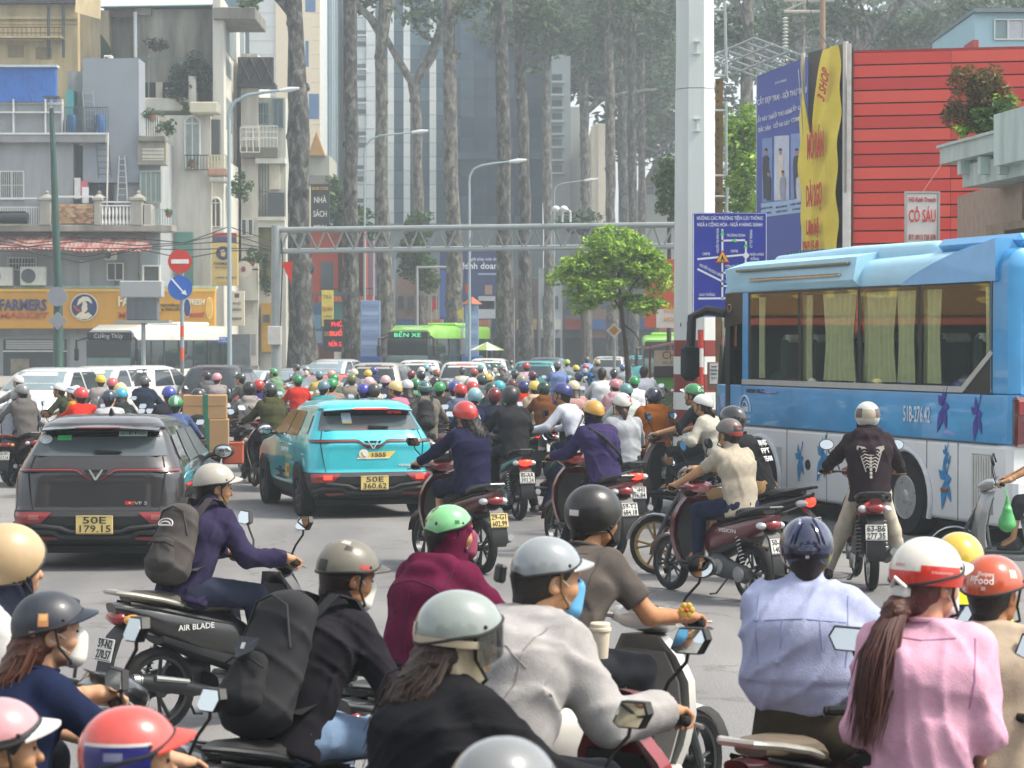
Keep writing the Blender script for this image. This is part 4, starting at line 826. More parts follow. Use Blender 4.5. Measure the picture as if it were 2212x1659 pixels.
for x_,y_ in((-12,-14),(3,-17),(14,-13)):
 o=thing('street_tree',['leafy tree behind the camera on its left','leafy tree straight behind the camera','leafy tree behind the camera on its right'][(x_>0)+(x_>10)],'tree',(x_,y_,0));MB().tube([(0,0,0),(.2,0,5),(0,.2,9)],[.35,.28,.1],10).build('trunk',BARK,o);m=MB();leaf_cloud(m,crown_blobs((0,0,9),(4,4,3),14,int(x_+20)),5,.3,3);m.build('crown',MIDLEAF,o,0)
o=thing('power_cable','sagging black cables strung along the left house fronts','cable',(X(300,92.5),92.5,6))
for i in range(5):MB().tube([Vector((X(u_,92.5),92.5-i*.06,Z(v_+i*9+10*math.sin(u_/45+i),92.5)))-Vector(o.location)for u_,v_ in((-60,500),(60,517),(180,522),(300,512),(400,520),(495,500),(590,516))],.022,5).build('cable',dark(),o)
MB().tube([Vector((X(300,92.5),92.5,Z(590,92.5)))-Vector(o.location),Vector((X(318,92.5),92.5,Z(720,92.5)))-Vector(o.location)],.02,5).build('drop_cable',dark(),o)
# street furniture
GALV=M('#9aa3a3',.5,.3,var=.1,scale=3)
def pole(o,u,v0,Y_,w0,w1,mt,name='pole',v1=None):
 d=Vector(o.location);m_=MB();zb=0 if v1 is None else Z(v1,Y_);m_.tube([Vector((X(u,Y_),Y_,zb))-d,Vector((X(u,Y_),Y_,Z(v0,Y_)))-d],[w1/2/F*Y_,w0/2/F*Y_],12);return m_.build(name,mt,o)
def at(name,label,cat,u,Y_,group=None):return thing(name,label,cat,(X(u,Y_),Y_,0),group=group)
def rel(o,u,v,Y_):return Vector((X(u,Y_),Y_,Z(v,Y_)))-Vector(o.location)
o=at('sign_gantry','grey steel gantry with lattice truss spanning the street','gantry',597,68);pole(o,597,488,68,20,24,GALV,'post');Yr=64
a,b=rel(o,605,497,68),rel(o,1520,485,Yr);c,d=rel(o,605,545,68),rel(o,1520,533,Yr);bk=Vector((0,.9,0))
for p0,p1,r in((a,b,.09),(c,d,.055),(c+bk+Vector((0,0,.1)),d+bk+Vector((0,0,.1)),.055)):MB().tube([p0,p1],r,10).build('truss_chord',GALV,o)
for i in range(22):
 t0,t1=i/22,(i+.5)/22;q0,q1,q2=c.lerp(d,t0),a.lerp(b,t1),c.lerp(d,(i+1)/22)
 MB().tube([q0,q1],.028,6).build('truss_brace',GALV,o);MB().tube([q1,q2+bk],.028,6).build('truss_brace',GALV,o);MB().tube([q0,q0+bk],.022,6).build('truss_brace',GALV,o)
MB().tube([a,c],.06,8).build('truss_end',GALV,o);MB().tube([b+Vector((0,0,0)),b+Vector((0,0,-b.z-0.0))],.2,12).build('post',GALV,o)
MB().box(*(lambda q:(q.x-.22,q.x+.2,q.y-.35,q.y-.1,q.z,q.z+.58))(rel(o,596,745,68)),.02).build('control_box',M('#c9cac4',.6,var=.08),o);MB().tube([rel(o,606,500,68),rel(o,612,560,68)+Vector((0,-.1,0)),rel(o,606,720,68)+Vector((0,-.15,0))],.02,5).build('cable',dark(),o)
for u_ in(1215,1232):q=rel(o,u_,480,65.5);MB().tube([q,q+Vector((0,0,.3)),q+Vector((-.15,-.1,.42))],.03,6).build('camera_arm',M('#d2d4d2',.5),o);MB().ell(q+Vector((-.2,-.12,.38)),(.12,.1,.1),12,8).build('camera_dome',M('#d8dad8',.4),o)
o=thing('pennant','red triangular pennant hanging at the gantry post','flag',P(620,564,67));k=67/F;m=MB();m.poly([(-12*k,0,-3*k),(12*k,.05,0),(9*k,0,-50*k)],(0,.015,0));m.build('cloth',cloth('#b0321f'),o)
Ym=40;o=at('tall_mast','tall white octagonal mast with red bands and a side ladder','mast',1500,Ym);WM=M('#dbe3e0',.5,var=.0,scale=1.2,stain='#a8b0aa',stain_amt=.5,streak=True);RM=M('#7a2a26',.6,var=.12);k=Ym/F
def ring(v,w_):return[Vector((w_/2*k*1.04*math.cos(R(22.5+45*i)),w_/2*k*1.04*math.sin(R(22.5+45*i)),Z(v,Ym)))for i in range(8)]
for v0,v1,mt in((-60,195,WM),(196.5,735,WM),(735,770,RM),(770,808,WM),(808,847,RM),(847,884,WM),(884,925,RM),(925,1018,WM)):
 wv=lambda v:81+10*(v+60)/1000+(1.5 if v>196 else 0);MB().loft([ring(v1,wv(v1)),ring(v0,wv(v0))]).build('mast_section',mt,o,20)
for v in(97,262):MB().box(-.05,.07,-.38,-.34,Z(v,Ym)-.012,Z(v,Ym)+.012).build('bracket',WM,o);MB().box(-.05,.07,-.38,-.34,Z(v+26,Ym)-.012,Z(v+26,Ym)+.012).build('bracket',WM,o);MB().box(0,.02,-.37,-.34,Z(v+26,Ym),Z(v,Ym)).build('bracket',WM,o)
for v0,v1 in((5,165),(220,380),(405,520)):
 q0,q1=rel(o,1564+v0*.015,v0,Ym),rel(o,1568,v1,Ym);MB().tube([q0,q1],.026,6).build('ladder_rail',GALV,o)
 for v in(v0+20,v1):a=rel(o,1540,v,Ym);b=rel(o,1567,v,Ym);MB().tube([a,b],.024,6).build('ladder_bracket',GALV,o)
MB().box(.39,.52,.1,.2,0,Z(170,Ym)).build('cable_duct',M('#6b563a',.8,var=.25,scale=6),o)
for i in range(14):q=rel(o,1551,178+i*20,Ym);MB().box(q.x-.012,q.x+.012,.08,.1,q.z-.02,q.z+.02).build('duct_hole',dark(),o)
for u_,v,w_,h in((1466,706,2,8),(1480,704,5,8),(1480,735,2,12)):q=rel(o,u_,v,Ym);MB().box(q.x,q.x+w_*k,-.40,-.365,q.z,q.z+h*k).build('paint_mark',dark(),o)
lettering('67',9*k,rel(o,1486,690,Ym)+Vector((0,-.41,0)),RT,UP,dark(),o)
Ys=37.6;o=at('direction_sign','blue route map sign with white streets and green arrows','sign',1575,Ys);k=Ys/F;SB=M('#1f2f9c',.4,var=.08,scale=2);SW=M('#dfe3ea',.5,var=0)
def sp(u,v):return rel(o,u,v,Ys)
q0,q1=sp(1496,685),sp(1656,460);MB().box(q0.x,q1.x,0,.03,q0.z,q1.z,.004).build('panel',SB,o);MB().tube([(q0.x+.012,-.003,q0.z+.012),(q1.x-.012,-.003,q0.z+.012),(q1.x-.012,-.003,q1.z-.012),(q0.x+.012,-.003,q1.z-.012)],.007,5,closed=True).build('border',SW,o)
def street(*pts):
 for(a0,b0),(a1,b1)in zip(pts,pts[1:]):
  s0,s1=sp(a0,b0),sp(a1,b1);dd=(s1-s0).normalized();nn=Vector((-dd.z,0,dd.x))*.016;MB().poly([s0+nn-dd*.016,s1+nn+dd*.016,s1-nn+dd*.016,s0-nn-dd*.016],(0,-.005,0)).build('street_line',SW,o,0)
street((1560,497),(1560,646));street((1560,520),(1611,519),(1610,600));street((1508,560),(1611,550));street((1508,582),(1560,608));street((1510,645),(1600,644));street((1560,589),(1600,589));street((1560,618),(1600,618))
MB().poly([sp(1611,552)+Vector((.05*math.cos(a),-.006,.05*math.sin(a)))for a in[2*math.pi*i/18 for i in range(18)]],(0,-.003,0)).build('junction_dot',SW,o)
for u_,v,dx,dz in((1560,503,0,1),(1585,520,-1,0),(1610,530,0,1),(1585,589,1,0)):c=sp(u_,v);MB().poly([c+Vector((dx*.05,-.012,dz*.055)),c+Vector((-dx*.04-dz*.035,-.012,-dz*.04+dx*.035)),c+Vector((-dx*.04+dz*.035,-.012,-dz*.04-dx*.035))],(0,-.004,0)).build('arrow',M('#4fd070',.5),o)
c=sp(1560,556)
for s0,mt,dy in((.125,'#c23a1f',.02),(.095,'#e0b83a',.026)):MB().poly([c+Vector((0,-dy,s0)),c+Vector((-s0,-dy,-s0*.75)),c+Vector((s0,-dy,-s0*.75))],(0,-.004,0)).build('roadworks_sign',M(mt,.5),o)
MB().poly([c+Vector((x,-.032,z))for x,z in((-.035,-.06),(-.01,.0),(-.012,.035),(.008,.03),(.012,-.01),(.05,-.06),(.02,-.06),(0,-.025),(-.02,-.06))],(0,-.004,0)).build('roadworks_symbol',dark(),o)
for s,u_,v,w_,sz,rot in(('HƯỚNG CÁC PHƯƠNG TIỆN LƯU THÔNG',1576,472,142,11,0),('NGÃ 6 CỘNG HÒA - NGÃ 4 HÀNG XANH',1576,486,140,11,0),('TRƯƠNG ĐỊNH',1589,509,40,8,0),('CMT8',1525,549,16,8,0),('CMT8',1585,543,16,8,0),('NGÃ 6 PHÙ',1634,550,30,8,0),('ĐỔNG',1630,560,18,8,0),('TÔN THẤT TÙNG',1592,576,52,8,0),('NGUYỄN THƯỢNG HIỀN',1534,584,52,8,-.48),('LƯƠNG HỮU',1586,609,40,8,0),('CAO THẮNG',1527,637,34,8,0),('CỐNG QUỲNH',1590,637,44,8,0),('NGUYỄN THỊ MINH KHAI',1550,520,52,7,1.571),('LÝ TỰ TRỌNG',1622,516,38,7,1.571)):
 lettering(s,sz*k,sp(u_,v)+Vector((0,-.005,0)),(math.cos(rot),0,math.sin(rot)),(-math.sin(rot),0,math.cos(rot)),SW,o,width=w_*k,bold=.012)
for i in range(8):MB().tube([(X(1514,Ys)-o.location.x,.06,i*.32),(X(1514,Ys)-o.location.x,.06,i*.32+.32)],.05,10).build('post_band',M('#c23a2a' if i%2 else '#d6d6d2',.5),o)
MB().tube([(X(1600,Ys)-o.location.x,.06,0),(X(1600,Ys)-o.location.x,.06,Z(470,Ys))],.04,8).build('post',GALV,o)
board('notice_board','small notice board with white paper beside the coach front',1528,1552,782,842,36,'#7a5a4a',[('#',2,785,18,44,'#d0d0cb'),('TP HCM',2,792,12,5,'#2a2a2a'),('CÔNG TRÌNH',2,800,14,4.5,'#2a2a2a'),('THI CÔNG',2,808,13,4.5,'#2a2a2a'),('TỪ 15.4',2,817,12,4,'#2a2a2a')],.04)
board('banner_poster','orange and white banner with yellow letters behind the mast',1393,1470,560,708,70,'#c0552f',[('#',12,668,52,40,'#d2c9c4'),('XUÂN',16,670,26,14,'#e0b83a'),('HOA',16,690,26,14,'#e0a02a')],.1,'banner')
def lamp(label,u,vtop,Y_,arm,w_=9,mt=None):
 o_=at('street_lamp',label,'street lamp',u,Y_,'street lamps');mt=mt or M('#93a4aa',.5,.3,var=.06);pole(o_,u,vtop,Y_,w_*.7,w_,mt);r=w_*.3/F*Y_
 MB().tube([rel(o_,x,y,Y_)for x,y in arm],[r*1.1]*(len(arm)-1)+[r*.8],8).build('arm',mt,o_);(x0,y0),(x1,y1)=arm[-2],arm[-1];p0=rel(o_,x1,y1,Y_);p1=p0+(p0-rel(o_,x0,y0,Y_)).normalized()*.8;MB().tube([p0,p0.lerp(p1,.5),p1],[.06,.11,.05],8).build('lamp_head',M('#c6cccc',.5),o_);return o_
lamp('tall grey street lamp in front of the white house, arm to the right',496,260,88,[(494,262),(498,240),(510,220),(535,207),(570,201),(605,197)],11);lamp('slim grey street lamp left of the knobbly trunk',788,335,106,[(787,337),(790,318),(800,303),(820,294),(850,291),(890,287)],6)
lamp('slim grey street lamp in front of the glass tower',1014,400,100,[(1013,402),(1015,380),(1023,366),(1040,358),(1070,353),(1100,350)],7);lamp('faint far street lamp by the balconied block',1197,420,130,[(1196,422),(1200,405),(1210,398),(1235,394),(1262,391)],4)
o=at('green_lamp_post','dark green lamp post with fluted foot at the left','lamp post',126,78);GP_=M('#24483f',.5,var=.15,scale=5);k=78/F;x=0
MB().tube([(0,0,0),(0,0,.35),(0,0,.4),(0,0,1.3),(0,0,1.4),(0,0,Z(640,78)),rel(o,119,400,78),rel(o,113,235,78)],[.36,.34,.28,.24,.19,.16,.12,.08],14).build('pole',GP_,o)
q=rel(o,113,235,78);MB().box(q.x-.25,q.x+.3,-.2,.2,q.z+.35,q.z+.42).build('solar_panel',M('#4a4f52',.4),o);MB().tube([q,q+Vector((0,0,.4))],.05,8).build('pole_top',M('#c0c4c2',.5),o);MB().box(q.x-.1,q.x+.4,-.1,.1,q.z+.12,q.z+.2).build('lamp_head',M('#b9bdbb',.5),o)
MB().lathe([(21*k,-.02),(21*k,.02)],24,(rel(o,127,641,78).x,-.2,rel(o,127,641,78).z),'y').build('round_sign_back',M('#8e94a0',.5,.3),o);q=rel(o,127,693,78);MB().poly([q+Vector((sx*20*k,-.2,sz*20*k))for sx,sz in((0,1),(1,0),(0,-1),(-1,0))],(0,.03,0)).build('diamond_sign_back',M('#8e94a0',.5,.3),o)
def post_bands(o_,x_,v0,Y_):
 z=Z(v0,Y_)
 for i,(va,vb,c)in enumerate(((v0,704,'#8f979c'),(704,728,'#d2502c'),(728,752,'#8f979c'),(752,778,'#d2502c'),(778,1500,'#6d7478'))):MB().tube([(x_,.06,max(0,Z(vb,Y_))),(x_,.06,Z(va,Y_))],.055,10).build('post_band',M(c,.5),o_)
Yn=62;k=Yn/F
o=at('no_entry_sign','red no entry sign above the blue arrow sign on a banded post','sign',392,Yn);c=rel(o,389.5,565,Yn)
def disk(o_,c,r,mt,y,name,n=32):MB().poly([c+Vector((r*math.cos(2*math.pi*i/n),y,r*math.sin(2*math.pi*i/n)))for i in range(n)],(0,.012,0)).build(name,mt,o_)
disk(o,c,26*k,M('#c2301f',.4),-.02,'face');MB().box(c.x-19*k,c.x+19*k,-.028,-.02,c.z-4.6*k,c.z+4.6*k).build('bar',M('#e2e2de',.5),o);post_bands(o,rel(o,393,600,Yn).x,560,Yn)
c=rel(o,390,622,Yn);disk(o,c,26.5*k,M('#1f5fb8',.4),-.04,'lower_face');MB().poly([c+Vector((a*k,-.05,b*k))for a,b in((-20,19),(-17,21),(7,-7),(11,-4),(15,-16),(2,-12),(5,-9.5))],(0,.008,0)).build('arrow',M('#e2e6ea',.5),o)
o=at('priority_sign','yellow and white priority diamond on a grey post','sign',1326,61);k=61/F;c=rel(o,1326,714,61);pole(o,1327,700,61,7,7,GALV,'post')
for r,mt,y in((17,'#d6d8d6',-.13),(10,'#c98a1f',-.15)):MB().poly([c+Vector((sx*r*k,y,sz*r*k))for sx,sz in((0,1),(1,0),(0,-1),(-1,0))],(0,.015,0)).build('face',M(mt,.5),o)
o=at('signal_controller','grey ribbed signal unit with box on top above the white bus','traffic signal',310,80);k=80/F;q=rel(o,262,643,80);MB().box(q.x,q.x+91*k,-.3,.3,q.z,q.z+36*k,.03).build('top_box',M('#9ea3a6',.6,var=.06),o);q=rel(o,275,692,80);MB().box(q.x,q.x+68*k,-.2,.25,q.z,q.z+48*k,.03).build('housing',M('#5d666c',.6),o)
for i in range(9):MB().box(q.x+(12+i*3.4)*k,q.x+(13.6+i*3.4)*k,-.23,-.2,q.z+2*k,q.z+40*k).build('rib',M('#6f787e',.6),o)
MB().tube([(0,0,0),(0,0,Z(690,80))],.08,8).build('post',GALV,o);MB().box(rel(o,250,0,80).x,rel(o,368,0,80).x,-.3,.4,Z(698,80),Z(692,80)).build('shelf',GALV,o)
o=at('signal_pole','thin L-shaped far signal pole over the green bus','signal pole',901,118);pole(o,901,575,118,6,7,GALV);MB().tube([rel(o,901,578,118),rel(o,1018,576,118)],.06,8).build('arm',GALV,o)
o=at('utility_pole','wooden utility pole with crossarms and insulators above the billboard','utility pole',1775,96);pole(o,1775,-60,96,12,14,M('#8a6f58',.85,var=.15,scale=4))
for v,ua,ub in((27,1692,1776),(3,1692,1800)):MB().tube([rel(o,ua,v,96),rel(o,ub,v,96)],.07,8).build('crossarm',M('#a8a49a',.7),o)
MB().tube([rel(o,1695,25,96),rel(o,1775,-12,96)],.05,6).build('strut',M('#a8a49a',.7),o)
for i in range(13):q=rel(o,1695,42+i*7.5,96);MB().lathe([(.05,-.05),(.14,0),(.05,.05)],12,q).build('insulator',M('#c6cbc6',.35),o)
for pts in(((1637,-20),(1680,80),(1705,165)),((1735,-20),(1760,60),(1800,120)),((1850,-10),(1868,40),(1890,105)),((1590,-20),(1612,70),(1640,130)),((1790,-20),(1830,20),(1870,25))):MB().tube([rel(o,u_,v,90)for u_,v in pts],.022,5).build('wire',dark(),o)
for lb,u0,u1,v0 in(('pale blue pillar banner left of the green bus',779,821,649),('pale blue pillar banner right of the green bus',1005,1034,657)):
 o=board('pillar_banner',lb,u0,u1,v0,769,103,'#7d94b8',[('#',0,v0+8+i*16,(u1-u0)-6,8,'#93a8c8' if i%2 else '#6d86ae')for i in range(7)],.3,'banner');MB().box(-.5,.5,-.05,.35,-2.2,0,.02).build('stand',M('#2f5a9a',.6),o)
MB().lathe([(.5,0),(.02,.35)],4,(0,.15,112*103/F)).build('tiled_cap',M('#a05a3a',.8),o)
for lb,u_,v,c,dx in(('red flag, left one of two over the green bus',932,650,'#b8382a',8),('red flag, right one of two over the green bus',943,640,'#c03a3a',-8),('yellow flag over the green bus roof',1001,665,'#c9b83a',-14),('orange-red flag on the lamp post by the second banner',1013,610,'#c2502c',-10)):
 o=thing('flag',lb,'flag',P(u_,v+30,101));kk=101/F;MB().tube([(0,0,-20*kk),(0,0,32*kk)],.02,6).build('staff',GALV,o);MB().poly([(0,0,30*kk),(dx*kk,.05,22*kk),(dx*.6*kk,0,8*kk),(0,0,4*kk)],(0,.012,0)).build('cloth',cloth(c),o)
o=at('parasol','lime green and white parasol right of the green bus','parasol',1052,97);MB().tube([(0,0,0),(0,0,Z(745,97))],.025,6).build('pole',GALV,o)
for i in range(8):a0,a1=R(45*i),R(45*i+45);zc=Z(742,97);MB().poly([(0,0,zc+.05),(.75*math.cos(a0),.75*math.sin(a0),zc-.3),(.75*math.cos(a1),.75*math.sin(a1),zc-.3)],(0,0,.02)).build('canopy_panel',M('#8aa052' if i%2 else '#d2d4cc',.7),o)
o=at('food_cart','street food cart with red lettered board under a pitched roof','food cart',1438,52);k=52/F;WD=M('#7a4a34',.8,var=.2,scale=6)
MB().box(-.32,.6,-.3,.5,.55,1.15,.02).build('counter',M('#5d6a4a',.7,var=.3,scale=4),o);MB().poly([(-.5,-.5,Z(755,52)),(.7,-.5,Z(735,52)),(.7,.6,Z(735,52)),(-.5,.6,Z(755,52))],(0,0,.05)).build('roof',M('#a07a70',.8,var=.15),o)
MB().box(-.3,.65,-.42,-.38,Z(790,52),Z(757,52)).build('sign_panel',M('#b9ab90',.7,var=.1),o);lettering('CHỊ',24*k,(.1,-.43,Z(768,52)),RT,UP,M('#7a2f22',.6),o,width=.42);lettering('trà chanh',10*k,(.1,-.43,Z(783,52)),RT,UP,M('#3a4a4a',.6),o)
MB().box(-.3,.65,-.4,-.36,Z(815,52),Z(791,52)).build('menu_panel',M('#3a2c2e',.7,var=.2),o);MB().box(-.3,.6,-.35,-.31,Z(838,52),Z(815,52)).build('green_panel',M('#5a9a3a',.7),o)
for x in(-.4,.62):MB().tube([(x,-.4,0),(x,-.4,Z(745,52))],.025,6).build('roof_post',WD,o)
for x in(-.2,.45):MB().lathe([(.25,-.03),(.25,.03)],20,(x,.1,.26),'y').build('wheel',rubber(),o)
for i,(u_,v)in enumerate(((1005,1300),(560,1315),(1525,1345))):q=ground_at(u_,v);o=thing('paper_scrap',['torn paper scrap on the asphalt left of the green helmet','torn paper scrap on the asphalt near the dark grey car','torn paper scrap on the asphalt below the dark red scooter'][i],'litter',(q.x,q.y,.004));MB().poly([(-.05,-.03,0),(.04,-.04,.004),(.06,.02,.01),(-.02,.04,.004)],(0,0,.002)).build('paper',M('#b9aa90',.8),o)
# cars
TAIL=M('#8a1418',.2,var=.1,scale=30,coat=1);TAILON=M('#ff3020',.3,emit=1.6,var=0);AMBER=M('#c9741c',.3,coat=.6);LAMP=M('#d6dadb',.15,var=.1,scale=40,coat=1)
BLACKP=M('#26282a',.6,var=.12,scale=8,bump=.1,bscale=200);MIRR=M('#cfd6d8',.03,1.0,var=0);PLATE_Y=M('#d8c27a',.5,var=.08,scale=8);PLATE_W=M('#d6d6d0',.5,var=.08,scale=8);INK=M('#2b2c2b',.6,var=0)
def plate(par,c,w,h,l1,l2,yellow=False,face=-1,tilt=0.,name='licence_plate'):
 m=MB();m.box(-w/2,w/2,-.004,.004,-h/2,h/2,.004);o=m.build(name,PLATE_Y if yellow else PLATE_W,par);o.location=c;o.rotation_euler=(tilt,0,0 if face<0 else math.pi)
 b=MB();e=.006
 for a in((-w/2+e,w/2-e,h/2-e*1.6,h/2-e),(-w/2+e,w/2-e,-h/2+e,-h/2+e*1.6)):b.box(a[0],a[1],-.006,-.004,a[2],a[3])
 b.build('plate_border',INK,o)
 for s_,zz in((l1,h*.24),(l2,-h*.22)):
  if s_:lettering(s_,h*.52,(0,-.0065,zz),RT,UP,INK,o,width=w*(.62 if len(s_)<5 else.84),bold=.008,depth=.003)
 return o
def rows_interp(rows,n):
 z=np.array([r[0]for r in rows]);zz=np.linspace(z[0],z[-1],n);zz=np.unique(np.concatenate([zz,z]));return[tuple([float(q)]+[float(np.interp(q,z,[r[k]for r in rows]))for k in range(1,len(rows[0]))])for q in zz]
class Body:
 def __init__(s,rows,bul=.04,fb_=.10):
  s.rows=rows;s.bul=bul;s.fb=fb_;s.zs=[r[0]for r in rows]
 def g(s,z,k):return float(np.interp(z,s.zs,[r[k]for r in s.rows]))
 def rear(s,x,z):
  w_,r=s.g(z,3),s.g(z,4);y=s.g(z,1)+s.bul*(x/w_)**2;d=abs(x)-(w_-r)
  if d>0:y+=r-math.sqrt(max(0,r*r-min(d,r)**2))
  return y
 def front(s,x,z):
  w_,r=s.g(z,3),s.g(z,4);y=s.g(z,2)-s.fb*(x/w_)**2;d=abs(x)-(w_-r)
  if d>0:y-=r-math.sqrt(max(0,r*r-min(d,r)**2))
  return y
 def side(s,y,z):return s.g(z,3)
 def outline(s,z):
  w_,r=s.g(z,3),s.g(z,4);h=[]
  for i in range(9):x=(w_-r)*i/8;h.append((x,s.rear(x,z)))
  yr,yf=s.g(z,1)+s.bul,s.g(z,2)-s.fb
  for i in range(1,7):a=math.pi/2*i/6;h.append((w_-r+r*math.sin(a),yr+r-r*math.cos(a)))
  for i in range(1,17):h.append((w_+.012*math.sin(math.pi*i/17),yr+r+(yf-yr-2*r)*i/17))
  for i in range(0,7):a=math.pi/2*i/6;h.append((w_-r+r*math.cos(a),yf-r+r*math.sin(a)))
  for i in range(7,-1,-1):x=(w_-r)*i/8;h.append((x,s.front(x,z)))
  return[(x,y,z)for x,y in h]+[(-x,y,z)for x,y in h[-2:0:-1]]
 def shell(s,z0,z1,name,mt,par,off=0.,n=22,top=True):
  rr=[q[0]for q in rows_interp(s.rows,n)if z0<=q[0]<=z1]
  rr=sorted(set([z0]+rr+[z1]));m=MB();m.loft([s.outline(z)for z in rr],cap=True)
  if off:
   c=Vector((0,(s.g(z0,1)+s.g(z0,2))/2,0));m.v=[((p[0]*(1+off/.85)),c.y+(p[1]-c.y)*(1+off/2),p[2])for p in m.v]
  return m.build(name,mt,par,40)
 def rear_patch(s,x0,x1,z0,z1,name,mt,par,off=.006,nx=14,nz=8,x0t=None,x1t=None):
  x0t=x0 if x0t is None else x0t;x1t=x1 if x1t is None else x1t;m=MB()
  def fn(a,b):
   z=z0+(z1-z0)*b;x=(x0+(x1-x0)*a)*(1-b)+(x0t+(x1t-x0t)*a)*b;return(x,s.rear(x,z)-off,z)
  m.grid(fn,nx,nz);return m.build(name,mt,par,50)
 def front_patch(s,x0,x1,z0,z1,name,mt,par,off=.006,nx=12,nz=6,x0t=None,x1t=None):
  x0t=x0 if x0t is None else x0t;x1t=x1 if x1t is None else x1t;m=MB()
  def fn(a,b):
   z=z0+(z1-z0)*b;x=(x0+(x1-x0)*a)*(1-b)+(x0t+(x1t-x0t)*a)*b;return(x,s.front(x,z)+off,z)
  m.grid(fn,nx,nz);return m.build(name,mt,par,50)
 def side_patch(s,sg,ya,yb,z0,z1,name,mt,par,off=.006,yat=None,ybt=None,nx=8,nz=5):
  yat=ya if yat is None else yat;ybt=yb if ybt is None else ybt;m=MB()
  def fn(a,b):
   z=z0+(z1-z0)*b;y=(ya+(yb-ya)*a)*(1-b)+(yat+(ybt-yat)*a)*b;return(sg*(s.side(y,z)+.012+off),y,z)
  m.grid(fn,nx,nz);return m.build(name,mt,par,50)
 def rear_poly(s,pts,name,mt,par,off=.008,d=.01):
  m=MB();p=[Vector((x,s.rear(x,z)-off,z))for x,z in pts];m.poly(p,(0,-d,0));return m.build(name,mt,par)
 def rear_strip(s,top,bot,name,mt,par,off=.01,d=.012):
  m=MB();n=len(top);vs=[(x,s.rear(x,z)-off-d,z)for x,z in top]+[(x,s.rear(x,z)-off-d,z)for x,z in bot]+[(x,s.rear(x,z)-off+.01,z)for x,z in top]+[(x,s.rear(x,z)-off+.01,z)for x,z in bot]
  fs=[]
  for i in range(n-1):fs+=[(i,n+i,n+i+1,i+1),(2*n+i,i,i+1,2*n+i+1),(n+i,3*n+i,3*n+i+1,n+i+1)]
  fs+=[(0,2*n,3*n,n),(n-1,2*n-1,4*n-1,3*n-1)]
  m.add(vs,fs);return m.build(name,mt,par,30)
def wheel(par,x,y,r,w_,sg,rim='alloy',n=24):
 t=MB();t.lathe([(r*.62,-w_/2),(r*.93,-w_/2),(r,-w_*.36),(r,w_*.36),(r*.93,w_/2),(r*.62,w_/2)],n,(0,0,0),'x',False);o=t.build('wheel',rubber(),par);o.location=(x,y,r)
 k=MB();k.lathe([(r*.64,-w_*.4),(r*.64,w_*.44),(r*.60,w_*.46),(r*.56,w_*.3)],n,(0,0,0),'x',False)
 if sg<0:k.v=[(-a,b,c)for a,b,c in k.v]
 rm=M('#4a4c4e',.4,.7,var=.1)if rim=='dark' else steel('#8f9294')
 d=MB();d.lathe([(r*.58,sg*w_*.25),(r*.57,sg*w_*.27)],n,(0,0,0),'x');d.build('brake_disc',M('#1c1d1e',.6,var=.2),o)
 for i in range(7):
  a=2*math.pi*i/7;c,s_=math.cos(a),math.sin(a)
  q=[(sg*w_*.40,c*r*.1-s_*r*.07,s_*r*.1+c*r*.07),(sg*w_*.42,c*r*.6-s_*r*.07,s_*r*.6+c*r*.07),(sg*w_*.42,c*r*.6+s_*r*.07,s_*r*.6-c*r*.07),(sg*w_*.40,c*r*.1+s_*r*.07,s_*r*.1-c*r*.07)]
  k.poly(q,(-sg*.02,0,0))
 k.lathe([(r*.16,sg*w_*.36),(r*.15,sg*w_*.46)],12,(0,0,0),'x');k.build('rim',rm,o);return o
def arch(par,B,sg,y,r,mt,z=.33):
 m=MB();pts=[];n=14
 for i in range(n+1):
  a=math.pi*(-.06+1.12*i/n);pts.append((math.cos(a),math.sin(a)))
 out=[(sg*(B.side(y,z+r*b)+.035),y+(r+.05)*a,z+(r+.05)*b)for a,b in pts];inn=[(sg*(B.side(y,z+r*b)+.028),y+(r-.035)*a,z+(r-.035)*b)for a,b in pts]
 fs=[(i,i+1,n+2+i,n+1+i)for i in range(n)];m.add(out+inn,fs);m.add([(p[0]-sg*.06,p[1],p[2])for p in inn]+inn,fs);m.build('wheel_arch',mt,par,40)
 w_=MB();w_.poly([p for p in inn],(-sg*.01,0,0));q=w_.build('wheel_well',M('#0c0d0d',.9,var=0),par,0);q.location=(-sg*.012,0,0)
HATCH=[(.22,.30,3.75,.70,.12),(.30,.12,3.85,.79,.16),(.45,.02,3.95,.845,.18),(.56,.0,3.96,.86,.18),(.62,.035,3.95,.862,.2),(.80,.05,3.88,.865,.22),(.92,.06,3.62,.86,.24),(.985,.055,3.15,.85,.26),(1.02,.07,2.95,.835,.27),(1.10,.12,2.78,.80,.27),(1.16,.17,2.68,.765,.25),(1.30,.31,2.42,.70,.22),(1.42,.40,2.18,.645,.2),(1.455,.30,2.10,.63,.2),(1.49,.33,2.0,.60,.22),(1.535,.46,1.75,.54,.25),(1.56,.70,1.45,.44,.25)]
